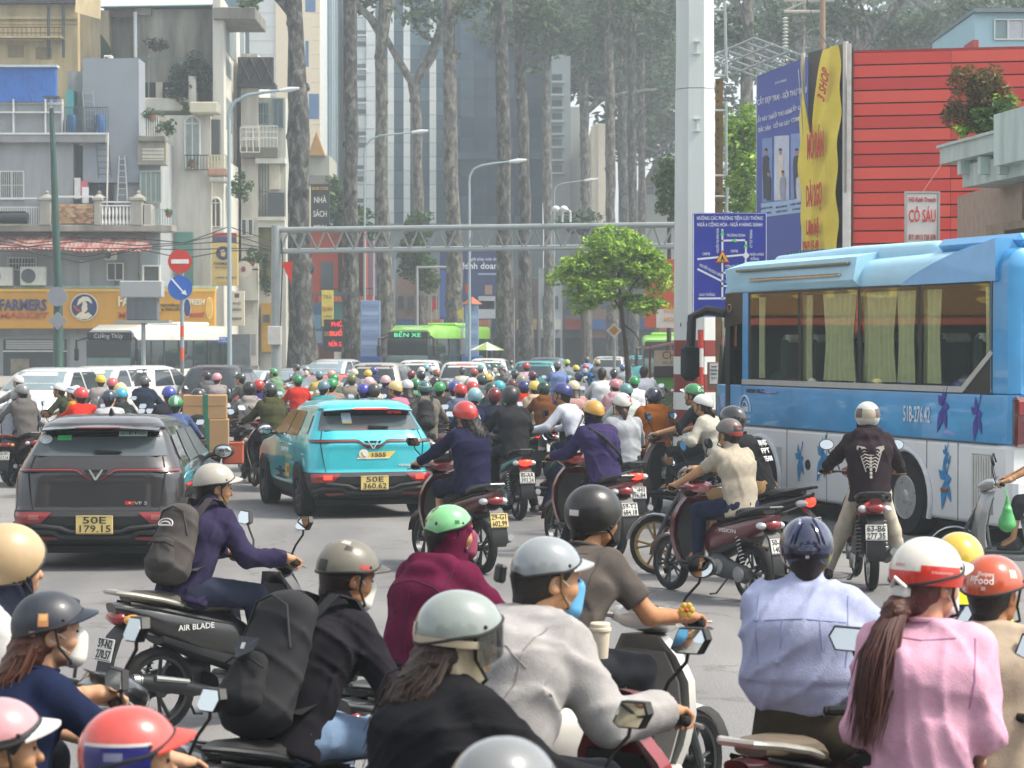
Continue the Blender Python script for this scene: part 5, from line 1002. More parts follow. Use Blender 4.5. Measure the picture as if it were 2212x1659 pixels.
def hatchback(label,col,cladding_col,loc,rz,plate_l,lit,extra=None):
 o=thing('hatchback_car',label,'car',loc,rz);B=Body(HATCH);pm=paint(col,.25)
 B.shell(.615,1.56,'body',pm,o);B.shell(.22,.612,'bumper',BLACKP,o,.004)
 for sg in(-1,1):
  B.side_patch(sg,1.05,2.75,.40,.62,'sill_panel',pm,o,.004);B.side_patch(sg,.98,2.8,.25,.40,'side_skirt',BLACKP,o,.008)
 gl=glass_dark('#20282c')
 rw=B.rear_patch(-.70,.70,1.165,1.425,'rear_window',M('#4d565a',.12,var=.12,scale=1.5,spec=.8),o,.004,x0t=-.60,x1t=.60)
 B.rear_patch(-.60,.60,1.355,1.43,'window_band',M('#0d0f11',.15,var=0,spec=.6),rw,.009,x0t=-.585,x1t=.585,nz=3)
 m=MB();m.loft([[(x,B.rear(x*.95,1.455)-.05-.02*(1-(x/.6)**2)+dy,1.435+dz-.03*(x/.6)**2)for dy,dz in((0,0),(-.045,.018),(.1,.05),(.2,.052),(.1,.0))]for x in np.linspace(-.6,.6,13)]);m.build('spoiler',pm,o)
 m=MB();m.box(-.23,.23,B.rear(0,1.455)-.125,B.rear(0,1.455)-.10,1.444,1.458,.004);m.build('brake_light',TAILON if lit else TAIL,o)
 xs=[.82,.80,.77,.73,.68,.6,.4,.24,.19,.12,.05];tz=[1.035,1.036,1.037,1.038,1.039,1.04,1.042,1.042,1.035,.985,.945]
 for sg in(-1,1):
  top=[(sg*x,z+.008)for x,z in zip(xs,tz)];bot=[(sg*x,z-.030)for x,z in zip(xs,tz)]
  if sg<0:top,bot=top[::-1],bot[::-1]
  lb=B.rear_strip(top,bot,'light_bar',M('#191a1b',.3,var=0,coat=.6),o,.004,.01)
  B.rear_strip([(a,b-.012)for a,b in top],[(a,b+.012)for a,b in bot],'light_strip',TAIL,lb,.012,.006)
 B.rear_poly([(-.12,1.03),(.12,1.03),(.06,.945),(0,.915),(-.06,.945)],'emblem_field',M('#121314',.3,var=0),o,.004,.008)
 for sg in(-1,1):B.rear_poly([(sg*.075,1.03),(sg*.055,1.03),(0,.955),(0,.925),(sg*.012,.925)],'emblem',chrome(),o,.014,.006)
 for sg in(-1,1):
  B.rear_strip([(sg*.655-.004,1.16),(sg*.70-.004,1.0),(sg*.675-.004,.8),(sg*.64-.004,.62)],[(sg*.655+.004,1.16),(sg*.70+.004,1.0),(sg*.675+.004,.8),(sg*.64+.004,.62)],'tailgate_seam',M('#101112',.8,var=0),o,.0,.003)
  q=B.rear_patch(sg*.56,sg*.83,.485,.60,'tail_light',TAIL,o,.022,10,4,sg*.44,sg*.83)
  B.rear_patch(sg*.57,sg*.68,.525,.575,'lamp_cell',TAILON if lit else M('#9a5a52',.3,coat=1),q,.03,5,2)
  B.rear_poly([(sg*.64,.345),(sg*.40,.345),(sg*.40,.315),(sg*.61,.30)],'reflector',M('#7a2020',.3,coat=1),o,.03,.01)
  m=MB();m.tube([(sg*.80,B.rear(.8,.40)-.02,.36),(sg*.66,B.rear(.66,.40)-.035,.40),(sg*.44,B.rear(.44,.40)-.04,.40),(sg*.36,B.rear(.36,.37)-.04,.35),(0,B.rear(0,.36)-.045,.345)],.03,8);m.build('bumper_rib',BLACKP,o)
  m=MB();m.tube([(sg*.86,B.rear(.84,.47)-.0,.475),(sg*.6,B.rear(.6,.46)-.03,.465),(sg*.35,B.rear(.35,.46)-.035,.44),(sg*.26,B.rear(.26,.42)-.035,.40),(0,B.rear(0,.40)-.035,.395)],.022,8);m.build('bumper_rib',BLACKP,o)
 pp=plate(o,(0,B.rear(0,.48)-.05,.475),.33,.165,*plate_l,yellow=True);pp.scale=(1.14,1,1.14)
 m=MB();m.loft([[(-.03+x,B.rear(0,1.2)-.02-.015,1.185+dz)for x,dz in((0,0),(.0,.045),(.26,.03),(.27,.015))],[(-.03+x,B.rear(0,1.2)+.0,1.185+dz)for x,dz in((0,0),(.0,.045),(.26,.03),(.27,.015))]]);m.build('wiper',dark(),o)
 m=MB();m.loft([[(-.03,.95,1.545),(.03,.95,1.545),(.03,1.10,1.545),(-.03,1.10,1.545)],[(-.006,.955,1.63),(.006,.955,1.63),(.006,.99,1.63),(-.006,.99,1.63)]]);m.build('antenna',dark(),o)
 for sg in(-1,1):
  B.side_patch(sg,1.02,1.72,1.07,1.40,'side_window',gl,o,yat=1.10,ybt=1.66);B.side_patch(sg,1.78,2.62,1.05,1.40,'side_window',gl,o,yat=1.72,ybt=2.16)
  B.side_patch(sg,.50,.96,1.12,1.36,'quarter_panel',pm,o,.001,yat=.62,ybt=1.0)
  for ya,yb in((1.74,1.76),(.98,1.0),(2.72,2.74)):B.side_patch(sg,ya,yb-.01,.42,1.06,'door_seam',M('#0e0f10',.9,var=0),o,.003,nx=1)
  for y_ in(1.12,1.90):m=MB();m.box(sg*.865,sg*.90,y_,y_+.17,.93,.955,.01);m.build('door_handle',pm,o)
  m=MB();m.ell((sg*1.0,2.52,1.10),(.12,.07,.085),14,9);m.tube([(sg*.80,2.55,1.05),(sg*.93,2.53,1.07)],.03,6);q=m.build('wing_mirror',BLACKP,o);m=MB();m.ell((sg*1.0,2.455,1.10),(.095,.012,.065),14,9);m.build('mirror_glass',MIRR,q)
  for y_ in(.72,3.18):arch(o,B,sg,y_,.36,BLACKP,.33);wheel(o,sg*.785,y_,.33,.22,sg,'dark')
 m=MB();m.box(-.72,.72,.2,3.7,.17,.24);m.build('underbody',M('#101111',.9,var=.1),o)
 if extra:extra(o,B)
 return o
def dark_extra(o,B):
 def st(x,z,w_,h,mt,name='window_sticker',off=.012):
  return B.rear_patch(x-w_/2,x+w_/2,z-h/2,z+h/2,name,mt,o,off,4,2)
 st(.33,1.385,.29,.05,M('#d6e4dc',.5));lettering('XE HỢP ĐỒNG',.05,(.33,B.rear(.33,1.385)-.024,1.385),RT,(0,.6,1),M('#2a8a6a',.5),o,width=.26,depth=.002)
 st(-.37,1.345,.145,.05,M('#3fc06a',.5));m=MB();m.poly([(-.56+.065*math.cos(a),B.rear(-.5,1.33)-.02+math.sin(a)*.02,1.33+.045*math.sin(a))for a in[2*math.pi*i/16 for i in range(16)]],(0,-.003,0));m.build('window_sticker',M('#b9c2c4',.5,var=.3,scale=30),o)
 B.rear_poly([(.30,.71),(.39,.71),(.39,.675),(.30,.675)],'flag_sticker',M('#c22a2a',.5),o,.004,.003)
 lettering('★',.028,(.345,B.rear(.345,.69)-.012,.692),RT,UP,M('#e8e0d0',.5),o,depth=.002);lettering('VF 5',.045,(.46,B.rear(.46,.69)-.012,.69),RT,UP,M('#d6d8da',.3,.5),o,width=.13,depth=.006)
def taxi_extra(o,B):
 B.rear_patch(-.37,-.24,1.27,1.395,'window_sticker',M('#b9d6e2',.5),o,.014,4,3);B.rear_patch(-.37,-.24,1.255,1.275,'window_sticker',M('#d8b860',.5),o,.015,4,1)
 lettering('XE TAXI',.05,(.36,B.rear(.36,1.395)-.03,1.395),RT,(0,.5,1),M('#d8301f',.5,emit=.5),o,width=.19,depth=.002)
 B.rear_poly([(-.17,.875),(.31,.89),(.22,.80),(-.22,.795)],'phone_sticker',M('#d9b95a',.5),o,.004,.003);lettering('1555',.075,(.07,B.rear(.07,.84)-.012,.842),RT,UP,M('#1c3a44',.5),o,width=.19,bold=.015,depth=.003)
 B.rear_poly([(-.215,.80),(.22,.805),(.215,.795),(-.22,.79)],'phone_sticker',M('#e6e6e0',.5),o,.008,.003)
 m=MB();m.poly([(-.13+.065*math.cos(a),B.rear(-.13,.86)-.012,.855+.065*math.sin(a))for a in[2*math.pi*i/20 for i in range(20)]],(0,-.003,0));m.build('phone_badge',M('#e4e2d8',.5),o)
 m=MB();m.tube([(-.155,B.rear(-.13,.86)-.018,.885),(-.15,B.rear(-.13,.86)-.018,.855),(-.13,B.rear(-.13,.86)-.018,.83),(-.105,B.rear(-.13,.86)-.018,.825)],.008,6);m.build('phone_symbol',M('#c9a850',.5),o)
 lettering('NERIO GREEN',.04,(.52,B.rear(.52,.70)-.012,.70),RT,UP,M('#dfe6e6',.4),o,width=.34,bold=.02,depth=.004)
 x_=-B.side(1.4,.85)-.024
 lettering('XANH SM',.09,(x_,1.6,.86),(0,-1,0),UP,M('#dfeeee',.5),o,width=.5,depth=.003);lettering('TAXI ĐIỆN',.07,(x_,1.35,.76),(0,-1,0),UP,M('#d8c27a',.5),o,width=.4,depth=.003)
 m=MB();m.box(x_+.004,x_,1.28,1.55,.50,.68);m.build('door_sticker',M('#d6a44a',.5),o);lettering('50',.12,(x_-.004,1.36,.59),(0,-1,0),UP,M('#7a5a20',.5),o,depth=.002)
hatchback('dark grey hatchback with yellow plate and red light bar','#2f2d2e','',(X(204,22.3),22.3,0),R(.5),('50E','179.15'),False,dark_extra)
hatchback('turquoise electric taxi with lit brake lights','#34bcc8','',(X(808,29.1),29.1,0),R(17),('50E','360.62'),True,taxi_extra)
SUV=[(.25,.25,4.45,.74,.12),(.35,.1,4.55,.86,.2),(.55,.0,4.62,.90,.22),(.75,.03,4.60,.915,.22),(.95,.06,4.45,.91,.25),(1.05,.08,3.9,.90,.25),(1.10,.09,3.45,.88,.25),(1.2,.13,3.3,.85,.25),(1.40,.25,3.0,.78,.22),(1.60,.38,2.65,.71,.22),(1.70,.50,2.35,.64,.25),(1.76,.75,2.0,.52,.25)]
SEDAN=[(.2,.3,4.2,.72,.12),(.3,.12,4.32,.82,.2),(.5,.0,4.4,.86,.22),(.70,.02,4.36,.865,.24),(.85,.06,4.1,.86,.26),(.93,.15,3.4,.85,.26),(.98,.55,3.15,.82,.26),(1.15,.85,2.85,.75,.24),(1.32,1.1,2.5,.66,.24),(1.42,1.35,2.2,.56,.25),(1.46,1.6,2.0,.46,.25)]
def plain_car(label,rows,col,loc,rz,lit=False,group=None,cat='car',name='car'):
 o=thing(name,label,cat,loc,rz,group);B=Body(rows);pm=paint(col);k=rows[-1][0];zb=[r[0]for r in rows];belt=zb[-5]-.02;roofz=zb[-2]-.03;yF=rows[2][2]
 B.shell(rows[0][0],k,'body',pm,o,n=16);gl=glass_dark('#2b3438');gw=M('#74868c',.1,var=.15,scale=3,spec=.8)
 w0,w1=B.g(belt,3),B.g(roofz,3)
 B.rear_patch(-w0*.86,w0*.86,belt+.06,roofz,'rear_window',gl,o,x0t=-w1*.88,x1t=w1*.88,nz=4);B.front_patch(-w0*.86,w0*.86,belt+.07,roofz,'windscreen',gw,o,x0t=-w1*.88,x1t=w1*.88,nz=4)
 yr,yf=B.g(belt,1),B.g(belt,2);yr1,yf1=B.g(roofz,1),B.g(roofz,2)
 for sg in(-1,1):
  ym=(yr+yf)/2;B.side_patch(sg,yr+.35,ym-.05,belt+.05,roofz-.02,'side_window',gl,o,yat=yr1+.3,ybt=ym-.05);B.side_patch(sg,ym+.05,yf-.35,belt+.05,roofz-.02,'side_window',gl,o,yat=ym+.05,ybt=yf1-.25)
  zl=belt-.25;w_=B.g(zl,3)
  B.rear_patch(sg*w_*.62,sg*w_*.97,zl-.07,zl+.08,'tail_light',TAILON if lit else TAIL,o,.01,5,2);B.front_patch(sg*w_*.55,sg*w_*.95,zl-.12,zl+.02,'headlight',LAMP,o,.01,5,2)
  for y_ in(.85,yF-.82):arch(o,B,sg,y_,.37,BLACKP,.34);wheel(o,sg*(w_-.1),y_,.34,.22,sg,n=16)
  m=MB();m.ell((sg*(w0+.14),yf-.45,belt+.1),(.11,.06,.08),10,7);m.build('wing_mirror',pm,o)
 B.front_patch(-.5,.5,belt-.42,belt-.24,'grille',M('#1b1d1e',.4,var=.2,scale=40),o,.012,6,3);m=MB()
 for i in range(3):z_=belt-.40+i*.07;m.tube([(x,B.front(x,z_)+.02,z_)for x in np.linspace(-.5,.5,7)],.012,5)
 m.build('grille_bar',chrome(),o)
 B.front_patch(-.62,.62,.36,.50,'air_intake',BLACKP,o,.01,6,2);B.rear_patch(-.8,.8,.38,.52,'rear_bumper',BLACKP,o,.02,8,2)
 plate(o,(0,B.front(0,.56)+.02,.57),.42,.12,'','51H 823.40',face=1);plate(o,(0,B.rear(0,.72)-.02,.74),.33,.165,'51G','218.06')
 m=MB();m.box(-.25,.25,B.rear(0,roofz)-.03,B.rear(0,roofz)-.01,roofz+.01,roofz+.03);m.build('brake_light',TAILON if lit else TAIL,o)
 return o
def put(fn,label,rows,col,u,Y_,rz,ref=0.,**k):
 L_=rows[2][2];d=Vector((-math.sin(R(rz)),math.cos(R(rz)),0))*L_*ref;return fn(label,rows,col,(X(u,Y_)-d.x,Y_-d.y,0),R(rz),**k)
FR,RE=1.,0.
put(plain_car,'white pick-up style SUV with chrome grille facing the crossing',SUV,'#cfd2cf',120,54,168,FR);put(plain_car,'white car at the left edge seen from the front',SUV,'#c9cccb',18,50,172,FR)
put(plain_car,'white compact SUV seen from behind beside the yellow helmets',SEDAN and SUV,'#d3d4cf',255,57,-14,RE);put(plain_car,'black SUV with red tail lights behind the carton rider',SUV,'#24262a',452,58,-4,RE)
put(plain_car,'silver saloon facing the camera in front of the white bus tail',SEDAN,'#aab0b3',478,72,164,FR);put(plain_car,'grey saloon tucked behind the silver one by the gantry post',SEDAN,'#8d9396',575,78,166,FR)
put(plain_car,'silver SUV facing the camera at the foot of the first tree trunk',SUV,'#b3b8ba',668,82,166,FR);put(plain_car,'champagne SUV with dark rear window, seen from behind',SUV,'#b5b1a5',800,66,-9,RE)
put(plain_car,'white SUV half hidden behind the champagne one',SUV,'#cfd2d0',900,78,-4,RE);put(plain_car,'white saloon with glowing red tail lights amid helmets',SUV,'#c8cbca',1000,70,-2,RE,lit=True)
put(plain_car,'white car roof beyond the saloon with glowing lights',SUV,'#d2d3cf',1050,88,-5,RE);put(plain_car,'teal taxi seen from behind among the distant riders',SUV,'#2f8f92',1150,74,-8,RE,group=None)
put(plain_car,'dark teal car beyond the teal taxi',SUV,'#3a5a60',1175,95,-8,RE);put(plain_car,'silver car beyond the diamond priority sign',SUV,'#b5b8ba',1312,105,-8,RE);put(plain_car,'small turquoise car beside the food cart',SUV,'#35a0a5',1388,112,0,RE)
put(plain_car,'orange-red small car bonnet between the green-helmeted riders',SEDAN,'#b8402c',600,62,150,FR);put(plain_car,'white car nose left of the black SUV',SEDAN,'#d0d2d0',355,64,160,FR)
put(plain_car,'grey car in the second row behind the orange-red one',SEDAN,'#9aa0a4',645,92,170,FR)
# buses
def spoked_bus_wheel(par,x,y,r,sg):
 t=MB();w_=.26;t.lathe([(r*.58,-w_/2),(r*.95,-w_/2),(r,-w_*.38),(r,w_*.38),(r*.95,w_/2),(r*.58,w_/2)],32,(0,0,0),'x',False);o=t.build('wheel',rubber(),par);o.location=(x,y,r)
 k=MB();q=[(r*.6,w_*.48),(r*.56,w_*.5),(r*.53,w_*.3),(r*.42,w_*.12),(r*.25,w_*.2),(r*.24,w_*.46),(r*.12,w_*.52),(.01,w_*.53)]
 k.lathe([(a,sg*b)for a,b in q],32,(0,0,0),'x');k.build('rim',M('#d0d3d2',.28,.7,var=.12,scale=12),o)
 h=MB()
 for i in range(8):a=2*math.pi*i/8;h.lathe([(r*.07,sg*w_*.22),(r*.065,sg*w_*.24)],10,(0,math.cos(a)*r*.37,math.sin(a)*r*.37),'x')
 h.build('rim_hole',M('#15171a',.8,var=0),o);return o
def rect_ring(y,w_,z0,z1,r,rt=None):
 rt=rt or r;pts=[]
 for cx_,cz,rr,a0 in((w_-r,z0+r,r,-90),(w_-rt,z1-rt,rt,0),(-(w_-rt),z1-rt,rt,90),(-(w_-r),z0+r,r,180)):
  for i in range(7):a=R(a0+15*i);pts.append((cx_+rr*math.cos(a),y,cz+rr*math.sin(a)))
 return pts
BLUE=M('#469fd8',.35,.05,var=.16,scale=1.6,coat=.8);ROOFB=M('#a3d3e8',.45,var=.08,scale=2,coat=.3);BWHITE=M('#dde1e2',.4,var=.06,scale=1.5,coat=.5);SEAM=M('#3b4348',.8,var=0)  # roof paint is light blue, paled further by sky light put into its colour
bus=thing('coach_bus','blue and white passenger coach with curtained side windows','bus',(6.60,24.9,0),R(19.9))
L_,W_=7.75,1.15
def sb(mb,y0,y1,z0,z1,f=.01,b=.02):return mb.box(-W_-f,-W_+b,y0,y1,z0,z1)
m=MB();m.loft([rect_ring(y,w_,.25,1.18,.06)for y,w_ in((0.0,1.06),(.06,1.13),(.2,W_),(7.3,W_),(7.62,1.12),(7.75,1.02))]);m.build('lower_body',BWHITE,bus)
m=MB();m.loft([rect_ring(y,w_,1.183,1.74,.02)for y,w_ in((-.02,1.04),(.05,1.12),(.2,W_),(7.3,W_),(7.62,1.12),(7.73,1.02))]);m.build('side_body',BLUE,bus)
m=MB();m.loft([rect_ring(y,w_,3.02,h,.02,rt)for y,w_,h,rt in((-.02,1.0,3.2,.1),(.1,1.10,3.34,.2),(.6,W_,3.42,.28),(6.9,W_,3.36,.28),(7.3,1.12,3.28,.22),(7.5,1.05,3.15,.1))]);m.build('roof',ROOFB,bus)
m=MB();m.loft([rect_ring(y,w_,1.745,h,.02,rt)for y,w_,h,rt in((-.04,1.0,3.25,.12),(.04,1.12,3.38,.2),(.34,W_+.004,3.43,.28))]);m.build('rear_body',BLUE,bus)
fair=[]
for t_ in np.linspace(0,1,9):fair.append((2.3*(1-t_)+.34*t_,3.03+.46*math.sin(t_*1.4)**.9))
m=MB();m.poly([(-W_-.035,2.3,3.02)]+[(-W_-.035+.22*max(0,(z-3.1)),y,z)for y,z in fair]+[(-W_-.035,.2,3.50),(-W_-.035,.2,3.02)],(.5,0,0));m.build('roof_fairing',BLUE,bus)
m=MB();m.box(-.95,.95,.1,1.9,3.40,3.56,.08);m.build('rear_roof_fairing',BLUE,bus)
m=MB();m.loft([rect_ring(y,w_,3.3,h,.04,.12)for y,w_,h in((1.9,.85,3.50),(2.1,.9,3.56),(4.2,.9,3.58),(6.3,.88,3.54),(6.6,.8,3.42))]);m.build('air_conditioner_pod',ROOFB,bus)
m=MB()
for i in range(12):m.box(-.7,.3,5.2+i*.09,5.24+i*.09,3.55,3.59)
m.build('vent_slot',M('#33515e',.7),bus)
m=MB();m.loft([[(-W_-.03,y,3.04),(-W_-.10*k_,y,3.12),(-W_-.05,y,3.36+.05*k_),(-W_+.3,y,3.48),(-W_+.3,y,3.1)]for y,k_ in((3.35,1),(3.5,1),(6.6,.7),(7.2,.1))]);m.build('roof_side_fairing',ROOFB,bus)
m=MB();m.box(-W_-.125,-W_-.05,3.5,6.7,3.31,3.35,.01);m.build('roof_trim',M('#6f7568',.6),bus)
m=MB();m.box(-W_-.12,-W_-.03,3.7,6.3,3.17,3.21,.01);m.build('roof_rail',chrome(),bus)
m=MB();m.box(W_-.05,W_,.3,7.2,1.74,3.03);m.build('far_side_wall',M('#4b5a5e',.6,var=.2),bus)
m=MB();m.box(-1.0,1.0,.35,7.2,1.70,1.73);m.build('cabin_floor',M('#3a3d40',.9),bus)
wz0,wz1=1.80,3.0
m=MB();sb(m,.30,6.54,1.742,wz0,.002,.03);sb(m,.30,6.54,wz1,3.03,.002,.03);m.build('window_surround',M('#16191b',.4,var=.1),bus)
m=MB();m.poly([(-W_-.003,.30,1.80),(-W_-.003,.95,1.80),(-W_-.003,.36,2.2),(-W_-.003,.36,3.0),(-W_-.003,.30,3.0)],(.03,0,0));m.build('window_surround',M('#16191b',.4,var=.1),bus)
pane=glassy('#f4f7ef',.955)
for i,(y0,y1)in enumerate(((.36,1.86),(1.94,3.34),(3.42,4.96),(5.04,6.46))):
 m=MB()
 if i==0:m.poly([(-W_-.004,.95,wz0),(-W_-.004,y1,wz0),(-W_-.004,y1,wz1),(-W_-.004,.37,wz1),(-W_-.004,.37,2.2)],(.008,0,0))
 else:m.box(-W_-.004,-W_+.004,y0,y1,wz0,wz1)
 m.build('side_window',pane,bus)
m=MB()
for y0,y1 in((1.86,1.94),(3.34,3.42),(4.96,5.04),(6.46,6.54)):sb(m,y0,y1,wz0,wz1,-.002,.03)
m.build('window_pillar',M('#101214',.5,var=.05),bus)
m=MB();m.poly([(-W_-.014,6.72,1.75),(-W_-.014,6.72,1.82),(-W_-.014,.95,1.82),(-W_-.014,.33,2.24),(-W_-.014,.28,2.2),(-W_-.014,.92,1.75)],(.02,0,0));m.build('window_trim',M('#b9bcb9',.4,.3),bus)
CUR=M('#dcdcb8',.8,var=.12,scale=8)
def curtain(y0,y1):
 m_=MB();n=int((y1-y0)*40);m_.grid(lambda a,b:(-W_+.09+.03*math.sin(a*n*1.1),y0+(y1-y0)*(a*(.8+.2*abs(b-.45)*2)+.1*(1-abs(b-.45)*2)),1.84+1.12*b),n*2,6);m_.build('curtain',CUR,bus,60)
for y0,y1 in((.42,.62),(1.55,1.95),(2.15,2.55),(2.6,3.45),(3.62,4.45),(4.8,5.05),(6.2,6.42)):curtain(y0,y1)
SEAT=M('#3b444c',.8,var=.15)
for i in range(7):
 for x_ in(-.72,.2,.75):m=MB();m.box(x_-.22,x_+.22,.95+i*.82,1.1+i*.82,1.75,2.42,.06);m.box(x_-.2,x_+.2,1.0+i*.82,1.45+i*.82,1.73,1.95,.05);m.build('passenger_seat',SEAT,bus)
for i in range(7):m=MB();m.box(-.9,-.5,.93+i*.82,1.12+i*.82,2.3,2.44,.05);m.build('seat_cover',M('#c9d2cc',.9),bus)
m=MB();sb(m,6.54,6.72,1.74,3.03,.004,.05);m.build('window_pillar',BLUE,bus)
m=MB();m.poly([(-W_-.003,6.72,1.2),(-W_-.003,7.42,1.2),(-W_+.03,7.62,1.7),(-W_+.05,7.5,2.6),(-W_+.06,7.3,3.05),(-W_-.003,6.72,3.03)],(.02,0,0));m.build('driver_window',glassy('#c9d2d0',.95),bus)
m=MB();m.loft([[(-1.05,7.62,1.2),(1.05,7.62,1.2)],[(-1.05,7.66,1.75),(1.05,7.66,1.75)],[(-1.02,7.55,2.5),(1.02,7.55,2.5)],[(-.98,7.35,3.05),(.98,7.35,3.05)]],False,False);m.build('windscreen',glass_dark('#2d3a3e'),bus)
m=MB();sb(m,7.12,7.26,1.2,3.0,.008,.02);m.build('door_frame',M('#15181a',.5),bus)
m=MB();m.poly([(-W_-.01,6.72,2.6),(-W_-.01,7.3,2.55),(-W_-.01,7.25,3.03),(-W_-.01,6.72,3.03)],(.01,0,0));m.build('corner_panel',M('#131618',.3,var=.1),bus)
disc_=MB();disc_.lathe([(.05,0),(.062,0),(.062,-.012),(.05,-.012),(.05,0)],20,(-W_-.012,7.1,2.82),'x',False);disc_.build('coach_emblem',chrome(),bus)
m=MB();m.tube([(-W_+.05,7.35,2.75),(-W_-.12,7.65,2.80),(-W_-.32,7.72,2.70),(-W_-.34,7.72,2.30)],.07,10);mi=m.build('mirror_arm',dark(),bus)
m=MB();m.box(-W_-.50,-W_-.22,7.62,7.80,1.78,2.32,.08);m.build('mirror_housing',dark(),bus);m=MB();m.box(-W_-.47,-W_-.25,7.612,7.618,1.84,2.26);m.build('mirror_glass',M('#4a4f44',.1,.6,var=.4,scale=9),mi)
m=MB()
for y_ in(1.02,1.72,2.95,4.22,5.35):m.box(-W_-.003,-W_,y_,y_+.012,.27,1.17)
m.box(-W_-.006,-W_,.2,7.4,1.176,1.188);m.build('panel_seam',SEAM,bus)
m=MB();m.box(-W_-.005,-W_,5.50,5.66,.58,.92,.0);m.build('fuel_hatch',M('#b9bfc2',.4),bus);m=MB();m.lathe([(.07,0),(.065,-.012)],16,(-W_,4.75,.72),'x');m.build('lock',dark(),bus)
m=MB();m.box(-W_-.008,-W_,.28,.72,.38,1.06,.0);vp=m.build('vent_panel',M('#a3a7a4',.6),bus)
for i in range(8):m=MB();m.box(-W_-.022,-W_-.006,.30+i*.053,.335+i*.053,.40,1.04,.006);m.build('louvre',M('#c8cac4',.5),vp)
m=MB();m.box(-W_-.03,-W_,1.22,1.38,.58,.63,.01);m.build('side_marker',M('#8a4a30',.4),bus)
for y_ in(2.22,6.14):
 w2=MB();w2.poly([(-W_-.006,y_+.58*math.cos(a),.45+.58*math.sin(a))for a in[R(-22)+R(224)*i/18 for i in range(19)]],(.004,0,0));w2.build('wheel_well',M('#0b0c0d',.9,var=0),bus,0)
 w3=MB();w3.tube([(-W_-.012,y_+.60*math.cos(a),.45+.60*math.sin(a))for a in[R(-20)+R(220)*i/18 for i in range(19)]],.035,8);w3.build('wheel_arch',M('#d4d8da',.4),bus)
 spoked_bus_wheel(bus,-W_+.115,y_,.46,-1);spoked_bus_wheel(bus,W_-.12,y_,.46,1)
m=MB();m.box(-1.0,1.0,.3,7.3,.2,.3);m.build('underbody',M('#0f1011',.9),bus)
sx_=-W_-.012
lettering('51B-276.42',.27,(sx_,1.95,1.46),(0,-1,0),UP,M('#d8e2ea',.5),bus,width=.62,bold=.012);lettering('NEW BUS',.07,(sx_,6.3,1.66),(0,-1,0),UP,M('#1a2a3a',.4),bus,width=.55,bold=.03)
lettering('XE DU LỊCH',.05,(sx_,6.62,1.30),(0,-1,0),UP,M('#cfe0ee',.5),bus,width=.34);lettering('0901.367.088',.045,(sx_,6.62,1.23),(0,-1,0),UP,M('#cfe0ee',.5),bus,width=.34)
m=MB();m.tube([(sx_,6.62+.17*math.cos(a),1.37+.22*math.sin(a))for a in[math.pi*i/12 for i in range(13)]],.014,6);m.tube([(sx_,6.62+.10*math.cos(a),1.37+.14*math.sin(a))for a in[math.pi*i/10 for i in range(11)]],.01,6);m.build('company_emblem',M('#cfe0ee',.5),bus)
m=MB();m.box(sx_,sx_+.004,6.55,6.69,1.37,1.44);m.build('company_emblem',M('#cfe0ee',.5),bus)
def leaf_motif(y,z,s_,mt,ang=0.):
 m_=MB()
 def blade(a,l,w_):
  a+=ang;c,q=math.cos(a),math.sin(a);pts=[(0,0),(l*.35,w_*.5),(l*.6,w_*.42),(l,0),(l*.55,-w_*.42),(l*.3,-w_*.45)]
  m_.poly([(sx_+.002,y-(p[0]*c-p[1]*q)*s_,z+(p[0]*q+p[1]*c)*s_)for p in pts],(-.004,0,0))
 for a,l,w_ in((R(-100),1.,.34),(R(-62),.8,.3),(R(95),.7,.22),(R(140),.5,.3),(R(10),.4,.34)):blade(a,l,w_)
 m_.tube([(sx_,y,z),(sx_,y-.25*s_,z+.55*s_),(sx_,y-.33*s_,z+.8*s_)],.012*s_+.003,5);m_.build('leaf_motif',mt,bus,0)
VIO=M('#3a3a9a',.5,var=.1);LBL=M('#2b86bd',.5,var=.05)
leaf_motif(1.35,1.58,.34,VIO,R(-12));leaf_motif(.62,1.50,.30,VIO);leaf_motif(1.28,1.02,.17,LBL);leaf_motif(1.30,.72,.36,LBL);leaf_motif(4.98,.78,.30,LBL,.1);leaf_motif(4.35,.85,.36,LBL,-.2)
m=MB();m.tube([(sx_,5.6,1.66),(sx_,5.9,1.64),(sx_,6.1,1.67)],.008,5);m.build('pink_scratch',M('#c08ac0',.5),bus)
m=MB();m.box(-1.08,-.72,-.065,.03,1.16,1.72,.03);q=m.build('tail_light',M('#5a1214',.25,coat=1),bus)
m=MB();m.box(-1.05,-.76,-.078,-.06,1.52,1.68,.01);m.build('lamp_cell',TAIL,q);m=MB();m.lathe([(.09,-.08),(.05,-.10)],18,(-.85,0,1.44),'y');m.build('lamp_cell',M('#b9c2e0',.2,coat=1),q)
m=MB();m.box(-.95,.95,-.07,-.03,1.9,3.0,.02);m.build('rear_window',M('#2d7fb8',.3,var=.08),bus);m=MB();m.box(-1.1,1.1,-.08,.1,.35,.8,.05);m.build('rear_bumper',BWHITE,bus)
